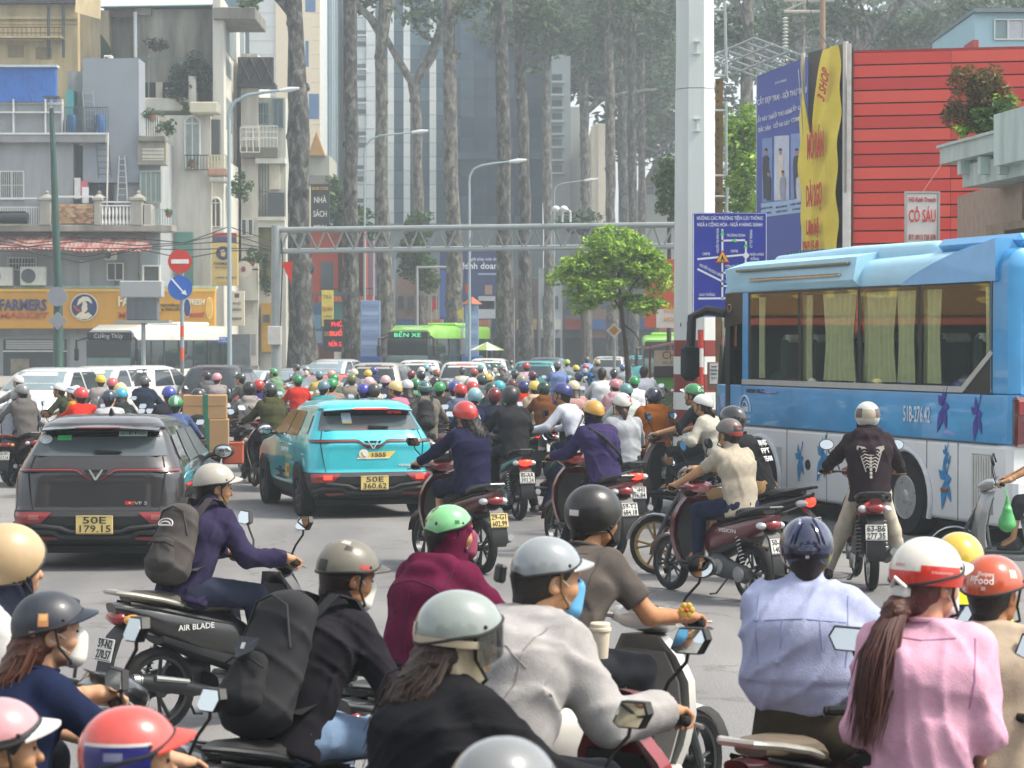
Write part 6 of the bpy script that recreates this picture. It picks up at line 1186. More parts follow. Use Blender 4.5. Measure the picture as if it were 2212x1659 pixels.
def far_bus(label,body,top,loc,rz,L=8.5,H=3.05,sign=None,signcol='#d8dad6',glow=False,roofc=None):
 o=thing('bus',label,'bus',loc,rz);W2=1.15;bm=paint(body,.0);tm_=paint(top,.0);z1=H-.62
 m_=MB();m_.loft([rect_ring(y,w_,.3,1.35,.1)for y,w_ in((0,1.05),(.2,W2),(L-.3,W2),(L,1.02))]);m_.build('lower_body',bm,o)
 m_=MB();m_.loft([rect_ring(y,w_,z1,h,.03,.22)for y,w_,h in((0,1.0,H-.15),(.4,W2,H),(L-.9,W2,H),(L-.2,1.05,H-.22))]);m_.build('roof',tm_,o)
 m_=MB();m_.loft([rect_ring(y,w_,1.352,z1-.002,.02)for y,w_ in((.02,1.03),(.2,W2-.02),(L-.3,W2-.02),(L-.02,1.0))]);m_.build('window_band',glass_dark('#26302f'),o)
 for i in range(5):y_=.8+i*(L-2)/5;m_=MB();m_.box(-W2-.0,-W2+.03,y_,y_+.09,1.35,z1);m_.box(W2-.03,W2,y_,y_+.09,1.35,z1);m_.build('window_pillar',M('#191c1e',.5),o)
 for i in range(4):y_=1.1+i*(L-2)/5;m_=MB();m_.box(W2-.015,W2-.0,y_+.3,y_+.7,1.5,z1-.12);m_.build('curtain',M('#62715a',.6,var=.3,scale=6),o)
 m_=MB();m_.loft([[(-1.0,L-.0,1.05),(1.0,L-.0,1.05)],[(-1.0,L+.02,1.5),(1.0,L+.02,1.5)],[(-.96,L-.12,z1+.05),(.96,L-.12,z1+.05)]],False,False);m_.build('windscreen',M('#5a7270',.1,var=.4,scale=1.5,spec=.8),o)
 m_=MB();m_.box(-.98,.98,L-.14,L-.02,z1+.02,H-.3,.02);m_.build('destination_panel',M('#121516',.3),o)
 if sign:lettering(sign,.26,(0,L+.0,(z1+H-.3)/2),(-1,0,0),UP,M(signcol,.5,emit=1.2 if glow else 0),o,width=1.3)
 for sg in(-1,1):
  m_=MB();m_.box(sg*.55,sg*.95,L-.05,L+.03,.62,.82,.04);m_.build('headlight',LAMP,o);m_=MB();m_.tube([(sg*1.05,L-.2,z1+.1),(sg*1.35,L+.15,z1),(sg*1.36,L+.15,z1-.35)],.05,6);m_.box(sg*1.28,sg*1.45,L+.05,L+.2,z1-.8,z1-.3,.04);m_.build('wing_mirror',dark(),o)
  for y_ in(1.8,L-1.6):spoked_bus_wheel(o,sg*(W2-.1),y_,.46,sg)
 m_=MB();m_.box(-.75,.75,1.2,3.8,H-.02,H+.14,.06);m_.build('air_conditioner_pod',tm_,o)
 m_=MB();m_.tube([(-.8,L+.03,1.1),(.3,L+.05,1.5)],.02,5);m_.build('wiper',dark(),o);plate(o,(0,L+.05,.55),.45,.14,'','51B 118.24',face=1);return o
a=R(152)
def bus_at(u,Y_,rz,L):return(X(u,Y_)+math.sin(R(rz))*L,Y_-math.cos(R(rz))*L,0)
far_bus('white tour bus with dark windscreen by the yellow shop','#d6d2c4','#d9d9d0',bus_at(234,86,159,8.0),R(159),8.0,3.1,'Cường Thủy','#c9cfcc')
far_bus('black fronted city bus with lime green roof corners','#20262a','#86c43c',bus_at(880,100,160,8),R(160),8,3.2,'BẾN XE','#3fb07a',True)
far_bus('lime green topped bus half hidden by the tall mast','#20262a','#86c43c',bus_at(1440,100,176,8),R(176),8,2.75)
# bodies: smooth blends of tapered limbs, meshed by surface nets
_CORN=[(a,b,c)for a in(0,1)for b in(0,1)for c in(0,1)]
_EDG=[(p,q)for p in _CORN for q in _CORN if sum(q[i]-p[i]for i in range(3))==1 and all(q[i]>=p[i]for i in range(3))]
def nets(Fd,org,h):
 ins=Fd<0;nx,ny,nz=Fd.shape
 def sh(A,c):return A[c[0]:nx-1+c[0],c[1]:ny-1+c[1],c[2]:nz-1+c[2]]
 cnt=sum(sh(ins,c).astype(np.int8)for c in _CORN);act=(cnt>0)&(cnt<8)
 ii,jj,kk=np.nonzero(act);idx=-np.ones(act.shape,int);idx[act]=np.arange(len(ii))
 acc=np.zeros((len(ii),3));num=np.zeros(len(ii))
 for p,q in _EDG:
  fa=Fd[ii+p[0],jj+p[1],kk+p[2]];fq=Fd[ii+q[0],jj+q[1],kk+q[2]];m=(fa<0)!=(fq<0)
  t=np.where(m,fa/np.where(m,fa-fq,1),0);pt=np.array(p)+(np.array(q)-np.array(p))*t[:,None]
  acc[m]+=pt[m];num[m]+=1
 vs=np.array(org)+h*(np.stack([ii,jj,kk],1)+acc/num[:,None]);fs=[]
 for ax in range(3):
  o1,o2=(ax+1)%3,(ax+2)%3;sl0=[slice(None)]*3;sl1=[slice(None)]*3;sl0[ax]=slice(0,-1);sl1[ax]=slice(1,None)
  ch=ins[tuple(sl0)]!=ins[tuple(sl1)];e=np.array(np.nonzero(ch)).T
  dims=act.shape;ok=(e[:,o1]>=1)&(e[:,o2]>=1)&(e[:,o1]<dims[o1])&(e[:,o2]<dims[o2])&(e[:,ax]<dims[ax]);e=e[ok]
  def cell(d1,d2):c=e.copy();c[:,o1]-=d1;c[:,o2]-=d2;return idx[c[:,0],c[:,1],c[:,2]]
  q=np.stack([cell(1,1),cell(0,1),cell(0,0),cell(1,0)],1);flip=~ins[e[:,0],e[:,1],e[:,2]];q[flip]=q[flip][:,::-1];fs.append(q)
 fs=np.concatenate(fs);return vs,fs[(fs>=0).all(1)]
class SDF:
 def __init__(s,lo,hi,h):
  s.h=h;s.lo=np.array(lo,float);s.n=np.ceil((np.array(hi)-s.lo)/h).astype(int)+1;s.F=np.full(s.n,.5)
 def sub(s,lo,hi):
  a=np.maximum(0,((np.array(lo)-s.lo)/s.h).astype(int));b=np.minimum(s.n,((np.array(hi)-s.lo)/s.h).astype(int)+2)
  if(b<=a).any():return None,None
  g=[s.lo[i]+s.h*np.arange(a[i],b[i])for i in range(3)];return tuple(slice(a[i],b[i])for i in range(3)),np.meshgrid(*g,indexing='ij')
 def put(s,sl,d,k,cut=False):
  f=s.F[sl]
  if cut:d=-d;q=np.maximum(k-np.abs(f-d),0)/k;s.F[sl]=np.maximum(f,d)+q*q*k*.25
  else:q=np.maximum(k-np.abs(f-d),0)/k;s.F[sl]=np.minimum(f,d)-q*q*k*.25
 def cone(s,a,b,ra,rb,k=.03,flat=None,cut=False):
  a,b=np.array(a,float),np.array(b,float);m=(max(ra,rb))*(flat[1]if flat else 1)+.09;sl,G=s.sub(np.minimum(a,b)-m,np.maximum(a,b)+m)
  if sl is None:return
  px,py,pz=G[0]-a[0],G[1]-a[1],G[2]-a[2];ba=b-a
  if flat:
   n=np.array(flat[0],float);n=n/np.linalg.norm(n);dn=(px*n[0]+py*n[1]+pz*n[2])*(1-1/flat[1]);px=px-n[0]*dn;py=py-n[1]*dn;pz=pz-n[2]*dn;ba=ba-n*(ba@n)*(1-1/flat[1])
  bb=ba@ba+1e-9;t=np.clip((px*ba[0]+py*ba[1]+pz*ba[2])/bb,0,1)
  d=np.sqrt((px-ba[0]*t)**2+(py-ba[1]*t)**2+(pz-ba[2]*t)**2)-(ra+(rb-ra)*t);s.put(sl,d,k,cut)
 def ell(s,c,r,k=.02,cut=False,rot=None):
  c=np.array(c,float);m=max(r)+.06;sl,G=s.sub(c-m,c+m)
  if sl is None:return
  p=[G[i]-c[i]for i in range(3)]
  q=np.sqrt((p[0]/r[0])**2+(p[1]/r[1])**2+(p[2]/r[2])**2);s.put(sl,(q-1)*min(r),k,cut)
 def folds(s,amp,seed=0,freq=1.):
  rn=np.random.RandomState(seed);g=[s.lo[i]+s.h*np.arange(s.n[i])for i in range(3)];x,y,z=np.meshgrid(*g,indexing='ij',sparse=True);w_=0
  for i in range(5):
   a=rn.uniform(-1,1,3);a[2]*=.8;a*=rn.uniform(16,34)*freq/np.linalg.norm(a);b=rn.uniform(-1,1,3)*9;c=rn.uniform(-1,1,3)*7
   r_=1-np.abs(np.sin(a[0]*x+a[1]*y+a[2]*z+1.3*np.sin(b[0]*x+b[1]*y+b[2]*z+i)+rn.uniform(0,6)))
   w_=w_+r_**3*np.clip(.35+.8*np.sin(c[0]*x+c[1]*y+c[2]*z+i*2),0,1)
  s.F=s.F-amp*(w_-.5)*1.9
 def plane(s,pt,n,rad):
  pt,n=np.array(pt,float),np.array(n,float);n/=np.linalg.norm(n);sl,G=s.sub(pt-rad,pt+rad)
  if sl is None:return
  q=[G[i]-pt[i]for i in range(3)];d=q[0]*n[0]+q[1]*n[1]+q[2]*n[2];ok=q[0]**2+q[1]**2+q[2]**2<rad*rad;f=s.F[sl];s.F[sl]=np.where(ok,np.maximum(f,d),f)
 def mesh(s,name,mats,T=None):
  vs,fs=nets(s.F,s.lo,s.h);me=bpy.data.meshes.new(name)
  if T is not None:vs=vs@np.array(T.to_3x3()).T+np.array(T.translation)
  me.from_pydata(vs.tolist(),[],fs.tolist());me.polygons.foreach_set('use_smooth',[True]*len(me.polygons))
  for m in mats:me.materials.append(m)
  me.update();return me
def join_meshes(name,mes):
 v=[];f=[]
 for me in mes:
  n=len(v);v+=[tuple(p.co)for p in me.vertices];f+=[tuple(n+i for i in p.vertices)for p in me.polygons]
 r=bpy.data.meshes.new(name);r.from_pydata(v,[],f);r.polygons.foreach_set('use_smooth',[True]*len(r.polygons));r.materials.append(mes[0].materials[0]);r.update();return r
def ik(a,b,l1,l2,pole):
 a,b,pole=Vector(a),Vector(b),Vector(pole);d=b-a;L=min(d.length,(l1+l2)*.999);dn=d.normalized();b=a+dn*L
 x=(l1*l1-l2*l2+L*L)/(2*L);h=math.sqrt(max(0,l1*l1-x*x));n=pole-dn*pole.dot(dn)
 n=n.normalized()if n.length>1e-4 else Vector((0,0,1));return a+dn*x+n*h,b
GRIP=(.345,.47,1.02);SEATZ=.80
def skeleton(lean=14,hands=('grip','grip'),feet=('board','board'),twist=0.,hyaw=0.,hpitch=0.,hroll=0.,slouch=.0,fat=1.,hunch=.05):
 J={};H=Vector((0,-.13,SEATZ+.09));a=R(lean);up=Vector((0,math.sin(a),math.cos(a)));fw=Vector((0,math.cos(a),-math.sin(a)))
 tw=Matrix.Rotation(R(twist),3,'Z');rt=tw@Vector((1,0,0));up=tw@up;fw=tw@fw
 J['H']=H;J['up']=up;J['rt']=rt;J['fw']=fw;J['A']=H+up*.16;J['C']=H+up*.34+fw*.0;J['N']=H+up*.505+fw*hunch
 J['hc']=J['N']+Vector((0,0,.15))+tw@Vector((0,.035+.12*math.sin(a),0));J['hm']=Matrix.Translation(J['hc'])@(tw.to_4x4())@Matrix.Rotation(R(hyaw),4,'Z')@Matrix.Rotation(R(-hpitch),4,'X')@Matrix.Rotation(R(hroll),4,'Y')
 for i,sg in((0,-1),(1,1)):
  sh=J['N']-up*.055+rt*sg*.152*fat**.5-fw*.01;J['S%d'%i]=sh;hd=hands[i]
  if hd=='grip':tg=Vector((sg*GRIP[0],GRIP[1]-.055,GRIP[2]+.035));pole=Vector((sg*.55,-.35,-1.))
  elif hd=='thigh':tg=Vector((sg*.15,.10,SEATZ+.13));pole=Vector((sg*.3,-1,-.2))
  elif hd=='front':tg=Vector((sg*.13,.26,SEATZ+.30));pole=Vector((sg*1,-.5,-.6))
  else:tg=Vector(hd);pole=Vector((sg*1,-.6,-.5))
  J['E%d'%i],J['W%d'%i]=ik(sh,tg,.285,.255,pole);ft=feet[i];hp=H+Vector((sg*.085,.02,-.02));J['h%d'%i]=hp
  if ft=='board':an=Vector((sg*.13,.36,.42));pole=Vector((sg*.25,1,.6))
  elif ft=='peg':an=Vector((sg*.17,.12,.36));pole=Vector((sg*.3,1,.5))
  elif ft=='down':an=Vector((sg*.36,.16,.10));pole=Vector((sg*.35,1,.5))
  elif ft=='rear':an=Vector((sg*.22,.16,.36));pole=Vector((sg*.5,1,.4))
  J['K%d'%i],J['F%d'%i]=ik(hp,an,.42,.40,pole);J['ft%d'%i]=ft
 return J
def torso(S,J,t,fat=1.,low=.0):
 f=(J['rt'],1.5);H,A,Cc,N=J['H'],J['A'],J['C'],J['N'];up=J['up']
 S.cone(H-up*(.03+low),A,(.108+t)*fat,(.098+t)*fat,.05,f);S.cone(A,Cc,(.098+t)*fat,(.112+t)*fat**.5,.05,f);S.cone(Cc,N-up*.05,.112+t,.075+t,.05,f);S.cone(J['S0'],J['S1'],.052+t,.052+t,.05)
def arms(S,J,t,upper=1.,fore=1.,which=(0,1),base=True,lim=1.):
 for i in which:
  s_,e,w_=J['S%d'%i],J['E%d'%i],J['W%d'%i]
  S.cone(s_,s_.lerp(e,upper),.053+t,.053+t+(.044-.053)*upper,.03)
  if fore>0:S.cone(e,e.lerp(w_,fore),.044+t,.044+t+(.031-.044)*fore,.025)
def legs(S,J,t,shin=1.):
 for i in(0,1):
  S.cone(J['h%d'%i],J['K%d'%i],.088+t,.062+t,.05)
  if shin>0:S.cone(J['K%d'%i],J['K%d'%i].lerp(J['F%d'%i],shin),.058+t,.058+t+(.042-.058)*shin,.03)
def hand_mesh(J,i,h,grip=True):
 sg=-1 if i==0 else 1;W=J['W%d'%i];E=J['E%d'%i];mt=[]
 if grip:
  g=Vector((sg*GRIP[0],GRIP[1],GRIP[2]));S=SDF(np.minimum(g,W)-.10,np.maximum(g,W)+.10,h);kn=g+Vector((0,.0,.030))
  S.cone(W+(E-W).normalized()*.05,W,.033,.028,.02);S.cone(W,kn+Vector((sg*.0,-.012,.0)),.026,.022,.02,((1,0,0),1.55))
  for j,(o_,ln)in enumerate(((-.034,1.),(-.012,1.08),(.010,1.03),(.031,.85))):
   k0=kn+Vector((sg*o_,.0,.004));k1=g+Vector((sg*o_,.038*ln,.010));k2=g+Vector((sg*o_,.030*ln,-.022));k3=g+Vector((sg*o_,.004,-.030*ln))
   S.cone(k0,k1,.0105,.0095,.005);S.cone(k1,k2,.0095,.0088,.003);S.cone(k2,k3,.0088,.0075,.003)
  b=W+Vector((-sg*.03,.02,-.008));c=g+Vector((-sg*.055,.012,-.016));S.cone(b,c,.014,.011,.012);S.cone(c,g+Vector((-sg*.040,.034,-.022)),.011,.009,.004)
 else:
  d=(W-E).normalized();d=(d+Vector((0,.3,-.3))).normalized();S=SDF(np.array(W)-.17,np.array(W)+.17,h);p=W+d*.08;x=d.cross(Vector((0,0,1))).normalized();n=x.cross(d)
  S.cone(W-d*.05,W,.033,.027,.02);S.cone(W,p,.026,.022,.02,(x,1.5))
  for o_,ln in((-.033,.9),(-.011,1.05),(.011,1.),(.031,.8)):k1=p+x*o_+d*.035*ln-n*.004;S.cone(p+x*o_,k1,.010,.0092,.004);S.cone(k1,k1+d*.024*ln-n*.02,.009,.0078,.003)
  S.cone(W+x*sg*-.02+d*.02,W+x*sg*-.055+d*.06,.013,.010,.01)
 return S
def head_mesh(J,h):
 S=SDF((-.13,-.15,-.20),(.13,.16,.15),h)
 S.ell((0,-.012,.025),(.076,.096,.092),.02);S.cone((0,.030,-.01),(0,.050,-.085),.062,.040,.03);S.cone((-.04,.03,-.075),(.04,.03,-.075),.03,.03,.03)
 S.cone((0,.086,.008),(0,.108,-.030),.008,.015,.012);S.cone((-.036,.078,.03),(.036,.078,.03),.016,.016,.02);S.cone((-.020,.090,-.060),(.020,.090,-.060),.008,.008,.01);S.cone((-.016,.088,-.071),(.016,.088,-.071),.008,.008,.008)
 for sg in(-1,1):S.ell((sg*.034,.100,.006),(.018,.014,.012),.012,True);S.ell((sg*.080,-.008,-.012),(.012,.026,.034),.008);S.ell((sg*.088,-.002,-.010),(.006,.014,.018),.004,True);S.cone((sg*.045,.06,-.03),(sg*.03,.065,-.06),.028,.02,.03)
 S.cone((0,-.03,-.04),(0,-.045,-.20),.056,.056,.03);return S
def hair_mesh(J,h,long=0,col=None):
 S=SDF((-.16,-.26,-.55 if long else-.16),(.16,.14,.17),h);S.ell((0,-.022,.025),(.087,.105,.103),.02)
 S.cone((0,-.05,-.02),(0,-.06,-.075),.075,.055,.03)
 S.cone((0,.12,-.02),(0,.12,-.2),.085,.07,.02,None,True)
 if long==1:
  S.cone((0,-.08,-.05),(0,-.15,-.2),.07,.07,.04,((1,0,0),1.4));S.cone((0,-.15,-.2),(0,-.2,-.46),.066,.025,.04,((1,0,0),1.5))
 if long==2:
  S.cone((0,-.10,-.04),(0,-.155,-.10),.03,.035,.02);S.cone((0,-.155,-.10),(0,-.225,-.30),.042,.042,.03);S.cone((0,-.225,-.30),(0,-.27,-.54),.042,.012,.03)
 if long==3:S.cone((0,-.11,-.04),(0,-.15,-.09),.028,.03,.02);S.cone((0,-.15,-.09),(.0,-.16,-.19),.034,.015,.02)
 if long:S.folds(.004,5,2.4)
 return S
FLIP=[False];HS=[.97]
def helmet_rim(kind,ph):
 c=math.cos(ph);f=max(0,c);b=max(0,-c)
 if kind=='open':return.058*f**2-.085*(1-f**2)if c>.35 else-.085-.02*b
 return.058*f**1.5+.0-.042*b**1.2-(.012*(1-abs(c))if kind=='ear' else 0)
def helmet(par,J,col,kind='half',brim=None,band=None,visor=False,rough=.18,strap='#1c1c1c',name='helmet',simple=False,mk=None,size=1.):
 size*=.97;HS[0]=size;T=J['hm']@Matrix.Translation((0,-.012,.028))@Matrix.Scale(size,4);rx,ry,rz_=.119,.141,.129;nu,nv=(20,7)if simple else(40,14);sh=mk or(M(col,rough,var=.10,scale=11,stain='#6a655c',stain_amt=.2,bump=.03,bscale=60,coat=.9 if rough<.3 else.15)if isinstance(col,str)else col)
 m=MB();m.T=T;rings=[]
 def pt(ph,t,k=1.):
  zr=helmet_rim(kind,ph)/rz_;e0=math.asin(max(-.95,zr));e=e0+(math.pi/2-e0)*t;c=max(math.cos(e),.002)**.92;return(rx*k*c*math.sin(ph),ry*k*c*math.cos(ph),rz_*k*math.sin(e))
 for j in range(nv+1):rings.append([pt(2*math.pi*i/nu,j/nv)for i in range(nu)])
 m.loft([r[::-1]for r in rings],False);m.loft([[pt(2*math.pi*i/nu,0,k)for i in range(nu)]for k in(1.,.99,.90,.86)],False)
 o=m.build(name,sh,par,60)
 if not simple:
  m=MB();m.T=T;m.tube([pt(2*math.pi*i/nu,0,1.004)for i in range(nu)],.0055,6,closed=True);m.build('rim_trim',M('#202122',.6,var=.1),o)
  m=MB();m.T=T;m.loft([[pt(2*math.pi*i/nu,.06,.90)for i in range(nu)],[pt(2*math.pi*i/nu,.5,.88)for i in range(nu)],[pt(2*math.pi*i/nu,.97,.86)for i in range(nu)]]);m.build('lining',M('#1a1a1b',.9),o)
  for sg in(-1,1):m=MB();m.T=T;p=pt(sg*R(84),.03,.97);q=(sg*.088,.075,-.128);m.tube([p,(sg*.095,.03,-.07),q,(0,.082,-.160)],[.006,.006,.006,.006],6);m.build('strap',M(strap,.8),o)
  for sg in(-1,1):m=MB();m.T=T;p=pt(sg*R(70),.10,1.0);m.ell(p,(.006,.007,.007),8,6);m.build('rivet',M('#2a2b2c',.4,.5),o)
 if band:
  m=MB();m.T=T;m.loft([[pt(2*math.pi*i/nu,t,1.006)for i in range(nu)][::-1]for t in np.linspace(band[1],band[2],4)],False);m.build('stripe',M(band[0],.3,coat=.6),o,60)
 if brim:
  m=MB();m.T=T;n=13;a=[R(-62+124*i/(n-1))for i in range(n)];top=[];tip=[]
  for ph in a:
   p=Vector(pt(ph,.03,1.0));w_=.062*math.cos(ph*1.35);d=Vector((math.sin(ph),math.cos(ph),0));top.append(p);tip.append(p+d*w_+Vector((0,0,-.012)))
  m.loft([top,tip,[p+Vector((0,0,-.006))for p in tip],[p+Vector((0,0,-.008))for p in top]],False,False);m.build('brim',M(brim,.35,var=.05),o,40)
 if visor:
  m=MB();m.T=T;m.grid(lambda s_,t_:tuple(Vector(pt(R(-80+160*s_),0.02,1.03))+Vector((0,.012*t_,-.10*t_))),12,4);m.build('visor',glassy('#8d9590',.9),o,60)
 return o
def dome_patch(par,J,name,mt,ph0,ph1,e0,e1,off=1.006,n=(10,5)):
 size=HS[0]
 if FLIP[0]:ph0,ph1=360-ph1,360-ph0
 T=J['hm']@Matrix.Translation((0,-.012,.028))@Matrix.Scale(size,4);m=MB();m.T=T
 def fn(s_,t_):
  ph=R(ph0+(ph1-ph0)*s_);e=R(e0+(e1-e0)*t_);c=max(math.cos(e),.002)**.92;return(.119*off*c*math.sin(ph),.141*off*c*math.cos(ph),.129*off*math.sin(e))
 m.grid(fn,*n);return m.build(name,mt,par,60)
def dome_text(par,J,s,size_,ph,e,mt,width=None,bold=.01):
 size=HS[0]
 if FLIP[0]:ph=360-ph
 T=J['hm']@Matrix.Translation((0,-.012,.028))@Matrix.Scale(size,4);me=text_mesh(s,size_,.0006,bold,width);me.materials.clear();me.materials.append(mt);n=len(me.vertices)
 a=np.empty(n*3);me.vertices.foreach_get('co',a);a=a.reshape(-1,3);out=np.empty_like(a)
 for i in range(n):
  p2=R(ph)-a[i,0]/.14;e2=R(e)+a[i,1]/.136;c=max(math.cos(e2),.01)**.92;k=1.008+a[i,2];out[i]=T@Vector((.119*k*c*math.sin(p2),.141*k*c*math.cos(p2),.129*k*math.sin(e2)))
 me.vertices.foreach_set('co',out.ravel());me.update();return link('lettering',me,par)
def face_bits(par,J,mask=None,skinm=None,eyes=True):
 T=J['hm']
 if eyes:
  for sg in(-1,1):m=MB();m.T=T;m.ell((sg*.034,.087,.006),(.013,.009,.008),10,7);m.build('eye',M('#2a201a',.2,var=0),par)
 if mask:
  S=SDF((-.11,-.02,-.16),(.11,.16,.03),.006);S.cone((0,.088,-.02),(0,.078,-.085),.040,.048,.03,((1,0,0),1.35));S.cone((0,.10,-.03),(0,.098,-.06),.025,.025,.02);me=S.mesh('face_mask',[M(mask,.85,var=.05,folds=.4)],T);link('face_mask',me,par)
  for sg in(-1,1):m=MB();m.T=T;m.tube([(sg*.062,.07,-.03),(sg*.084,.01,.008),(sg*.088,-.014,-.015),(sg*.062,.06,-.07)],.0022,5);m.build('mask_loop',M('#e0e0dc',.8),par)
def clothes_col(c):return c if not isinstance(c,str)else cloth(c)
def make_person(label,J,top,bottom,shoe='#2b2b2c',skincol='#b08561',sleeve='long',res=.016,t=.014,hood=None,collar=None,hair=1,hairlong=0,haircol='#1d1714',mask=None,loose=.0,group=None,shin=1.,fat=1.,gloves=None,seed=0,hairhide=False,cat='person',low=.03,fold=.005,grips=(True,True),balaclava=None,detail=True,tuck=False):
 o=thing('person',label,cat,(0,0,0),0,group);sk=skin(skincol)
 lo,hi=(-.62,-.34,-.02),(.62,.75,1.62)
 S=SDF(lo,hi,max(res,.016));torso(S,J,-.02);arms(S,J,-.002);legs(S,J,-.012);N=J['N'];S.cone(N-J['up']*.06,J['hc']-Vector((0,.02,.06)),.056,.052,.03)
 for i in(0,1):F_=J['F%d'%i];S.cone(F_,F_+Vector((0,.10,-.05)),.036,.03,.03)
 mes=[S.mesh('body',[sk]),head_mesh(J,.0065 if detail else.011).mesh('head',[sk],J['hm'])]
 for i in(0,1):mes.append(hand_mesh(J,i,.0055 if detail else.008,grips[i]).mesh('hand',[sk]))
 body=link('body',join_meshes('body',mes),o)
 tm_,bm=clothes_col(top),clothes_col(bottom)
 S=SDF(lo,hi,res);t=min(t,.02);loose*=.6;torso(S,J,t+loose,fat,low+.05);ul,fl={'long':(1,.97),'short':(.72,0),'half':(1,.06),'none':(.1,0)}[sleeve];arms(S,J,t*(1. if sleeve=='long' else 1.1)+loose*.6,ul,fl)
 if collar:S.cone(N-J['up']*.03,N+Vector((0,.012,.055)),.075,.068,.02)
 if sleeve in('short','half')and detail and not collar:MB().tube([N+J['up']*.028+J['rt']*(.078*math.cos(a))+J['fw']*(.072*math.sin(a)-.004)for a in[2*math.pi*i/26 for i in range(26)]],.009,6,closed=True).build('neckline',tm_,o,60)
 if hood:S.cone(N+Vector((-.085,-.07,.015)),N+Vector((.085,-.07,.015)),.058,.058,.02);S.cone(N+Vector((0,-.12,-.02)),N+Vector((0,-.15,-.12)),.062,.04,.02,((1,0,0),1.9));S.cone(N+Vector((-.075,-.04,.03)),N+Vector((-.07,.05,-.01)),.035,.03,.02);S.cone(N+Vector((.075,-.04,.03)),N+Vector((.07,.05,-.01)),.035,.03,.02)
 S.folds(fold,seed)
 if not tuck:S.plane(J['H']-J['up']*(low+.085),-J['up'],.33)
 for i in(0,1):
  a,b_,c_=J['S%d'%i],J['E%d'%i],J['W%d'%i]
  if fl:d_=c_-b_;e_=b_+d_*fl
  else:d_=b_-a;e_=a+d_*ul
  if ul>.5:S.plane(e_,d_,.12)
 link({'long':'jacket','short':'shirt','half':'shirt','none':'vest'}[sleeve],S.mesh('top',[tm_]),o)
 S=SDF((-.62,-.34,-.02),(.62,.75,1.15),max(res,.016));H=J['H'];S.cone(H-J['up']*.05,H+J['up']*(.09 if tuck else.02),.112+(.018 if tuck else.005),.108+(.016 if tuck else 0),.05,(J['rt'],1.5));legs(S,J,.014,shin);S.folds(fold*.7,seed+3);link('trousers' if shin>.4 else 'shorts',S.mesh('trousers',[bm]),o)
 for i in(0,1):
  F_=J['F%d'%i];S=SDF(np.array(F_)-(.1,.14,.16),np.array(F_)+(.1,.26,.08),.012);dn=-.075 if J['ft%d'%i]!='down' else-.06;S.cone(F_+Vector((0,-.05,dn+.01)),F_+Vector((0,.13,dn)),.040,.034,.02,((1,0,0),1.1));S.cone(F_+Vector((0,-.02,-.01)),F_+Vector((0,.03,dn+.02)),.045,.04,.02);link('shoe',S.mesh('shoe',[M(shoe,.6,var=.1)]),o)
 if hair:link('hair',hair_mesh(J,.009 if detail else.013,hairlong).mesh('hair',[M(haircol,.45,var=.35,scale=30,streak=True,bump=.5,bscale=120,spec=.4)],J['hm']),o)
 if hairlong in(1,2)and detail:
  m=MB();m.T=J['hm'];rn=random.Random(seed)
  for i in range(230):
   if hairlong==1:
    a=rn.uniform(-1.25,1.25);r0=rn.uniform(.85,1.05);q0=Vector((.086*math.sin(a)*r0,-.095*math.cos(a)*r0-.01,rn.uniform(-.03,.03)));L_=rn.uniform(.25,.47);w_=rn.uniform(-.035,.035)
    q=[q0,q0+Vector((q0.x*.35+w_*.3,-.055,-.12)),q0+Vector((q0.x*.4+w_,-.115+w_*.6,-L_*.62)),q0+Vector((q0.x*.1+w_*1.6,-.14+w_,-L_))]
   else:
    a=rn.uniform(0,6.28);r0=rn.uniform(.2,1)**.5;L_=rn.uniform(.3,.5);w_=rn.gauss(0,.012);q0=Vector((.03*r0*math.cos(a),-.13+.02*r0*math.sin(a),-.06));q=[q0,q0+Vector((q0.x*.9,-.06+.025*math.sin(a),-.1)),q0+Vector((q0.x*1.1+w_,-.105+.025*math.sin(a),-L_*.6)),q0+Vector((q0.x*.2+w_*2,-.15,-L_))]
   m.tube(q,[.0035,.0042,.0036,.0008],4)
  m.build('hair_strands',M(haircol,.4,var=.3,scale=40,spec=.5),o,60)['kind']='stuff'
 if balaclava:
  S=SDF((-.15,-.16,-.26),(.15,.14,.16),.009);S.ell((0,-.015,.02),(.092,.110,.110),.02);S.cone((0,0,-.05),(0,-.03,-.2),.088,.105,.04);S.ell((0,.11,-.01),(.055,.06,.07),.02,True);S.folds(.005,seed,1.5);link('hood',S.mesh('hood',[clothes_col(balaclava)],J['hm']),o)
 if detail:face_bits(o,J,mask)
 elif mask:face_bits(o,J,mask,eyes=False)
 o['_']=0;del o['_']
 return o
def place(o,J,u,v_top,Y_,rz,top=None,htop=.157):
 zt=Z(v_top,Y_);zl=(J['hm']@Vector((0,0,htop))).z;s_=zt/zl;h=J['hm']@Vector((0,0,.03));r=Matrix.Rotation(R(rz),3,'Z')@Vector((h.x,h.y,0))*s_
 loc_=Vector((X(u,Y_)-r.x,Y_-r.y,0));o.location=loc_;o.rotation_euler=(0,0,R(rz));o.scale=(s_,)*3;return loc_,s_
def torso_T(J):
 c=J['H'].lerp(J['N'],.55)-J['fw']*.14;m=Matrix((J['rt'],-J['fw'],J['up'])).transposed().to_4x4();m.translation=c;return m
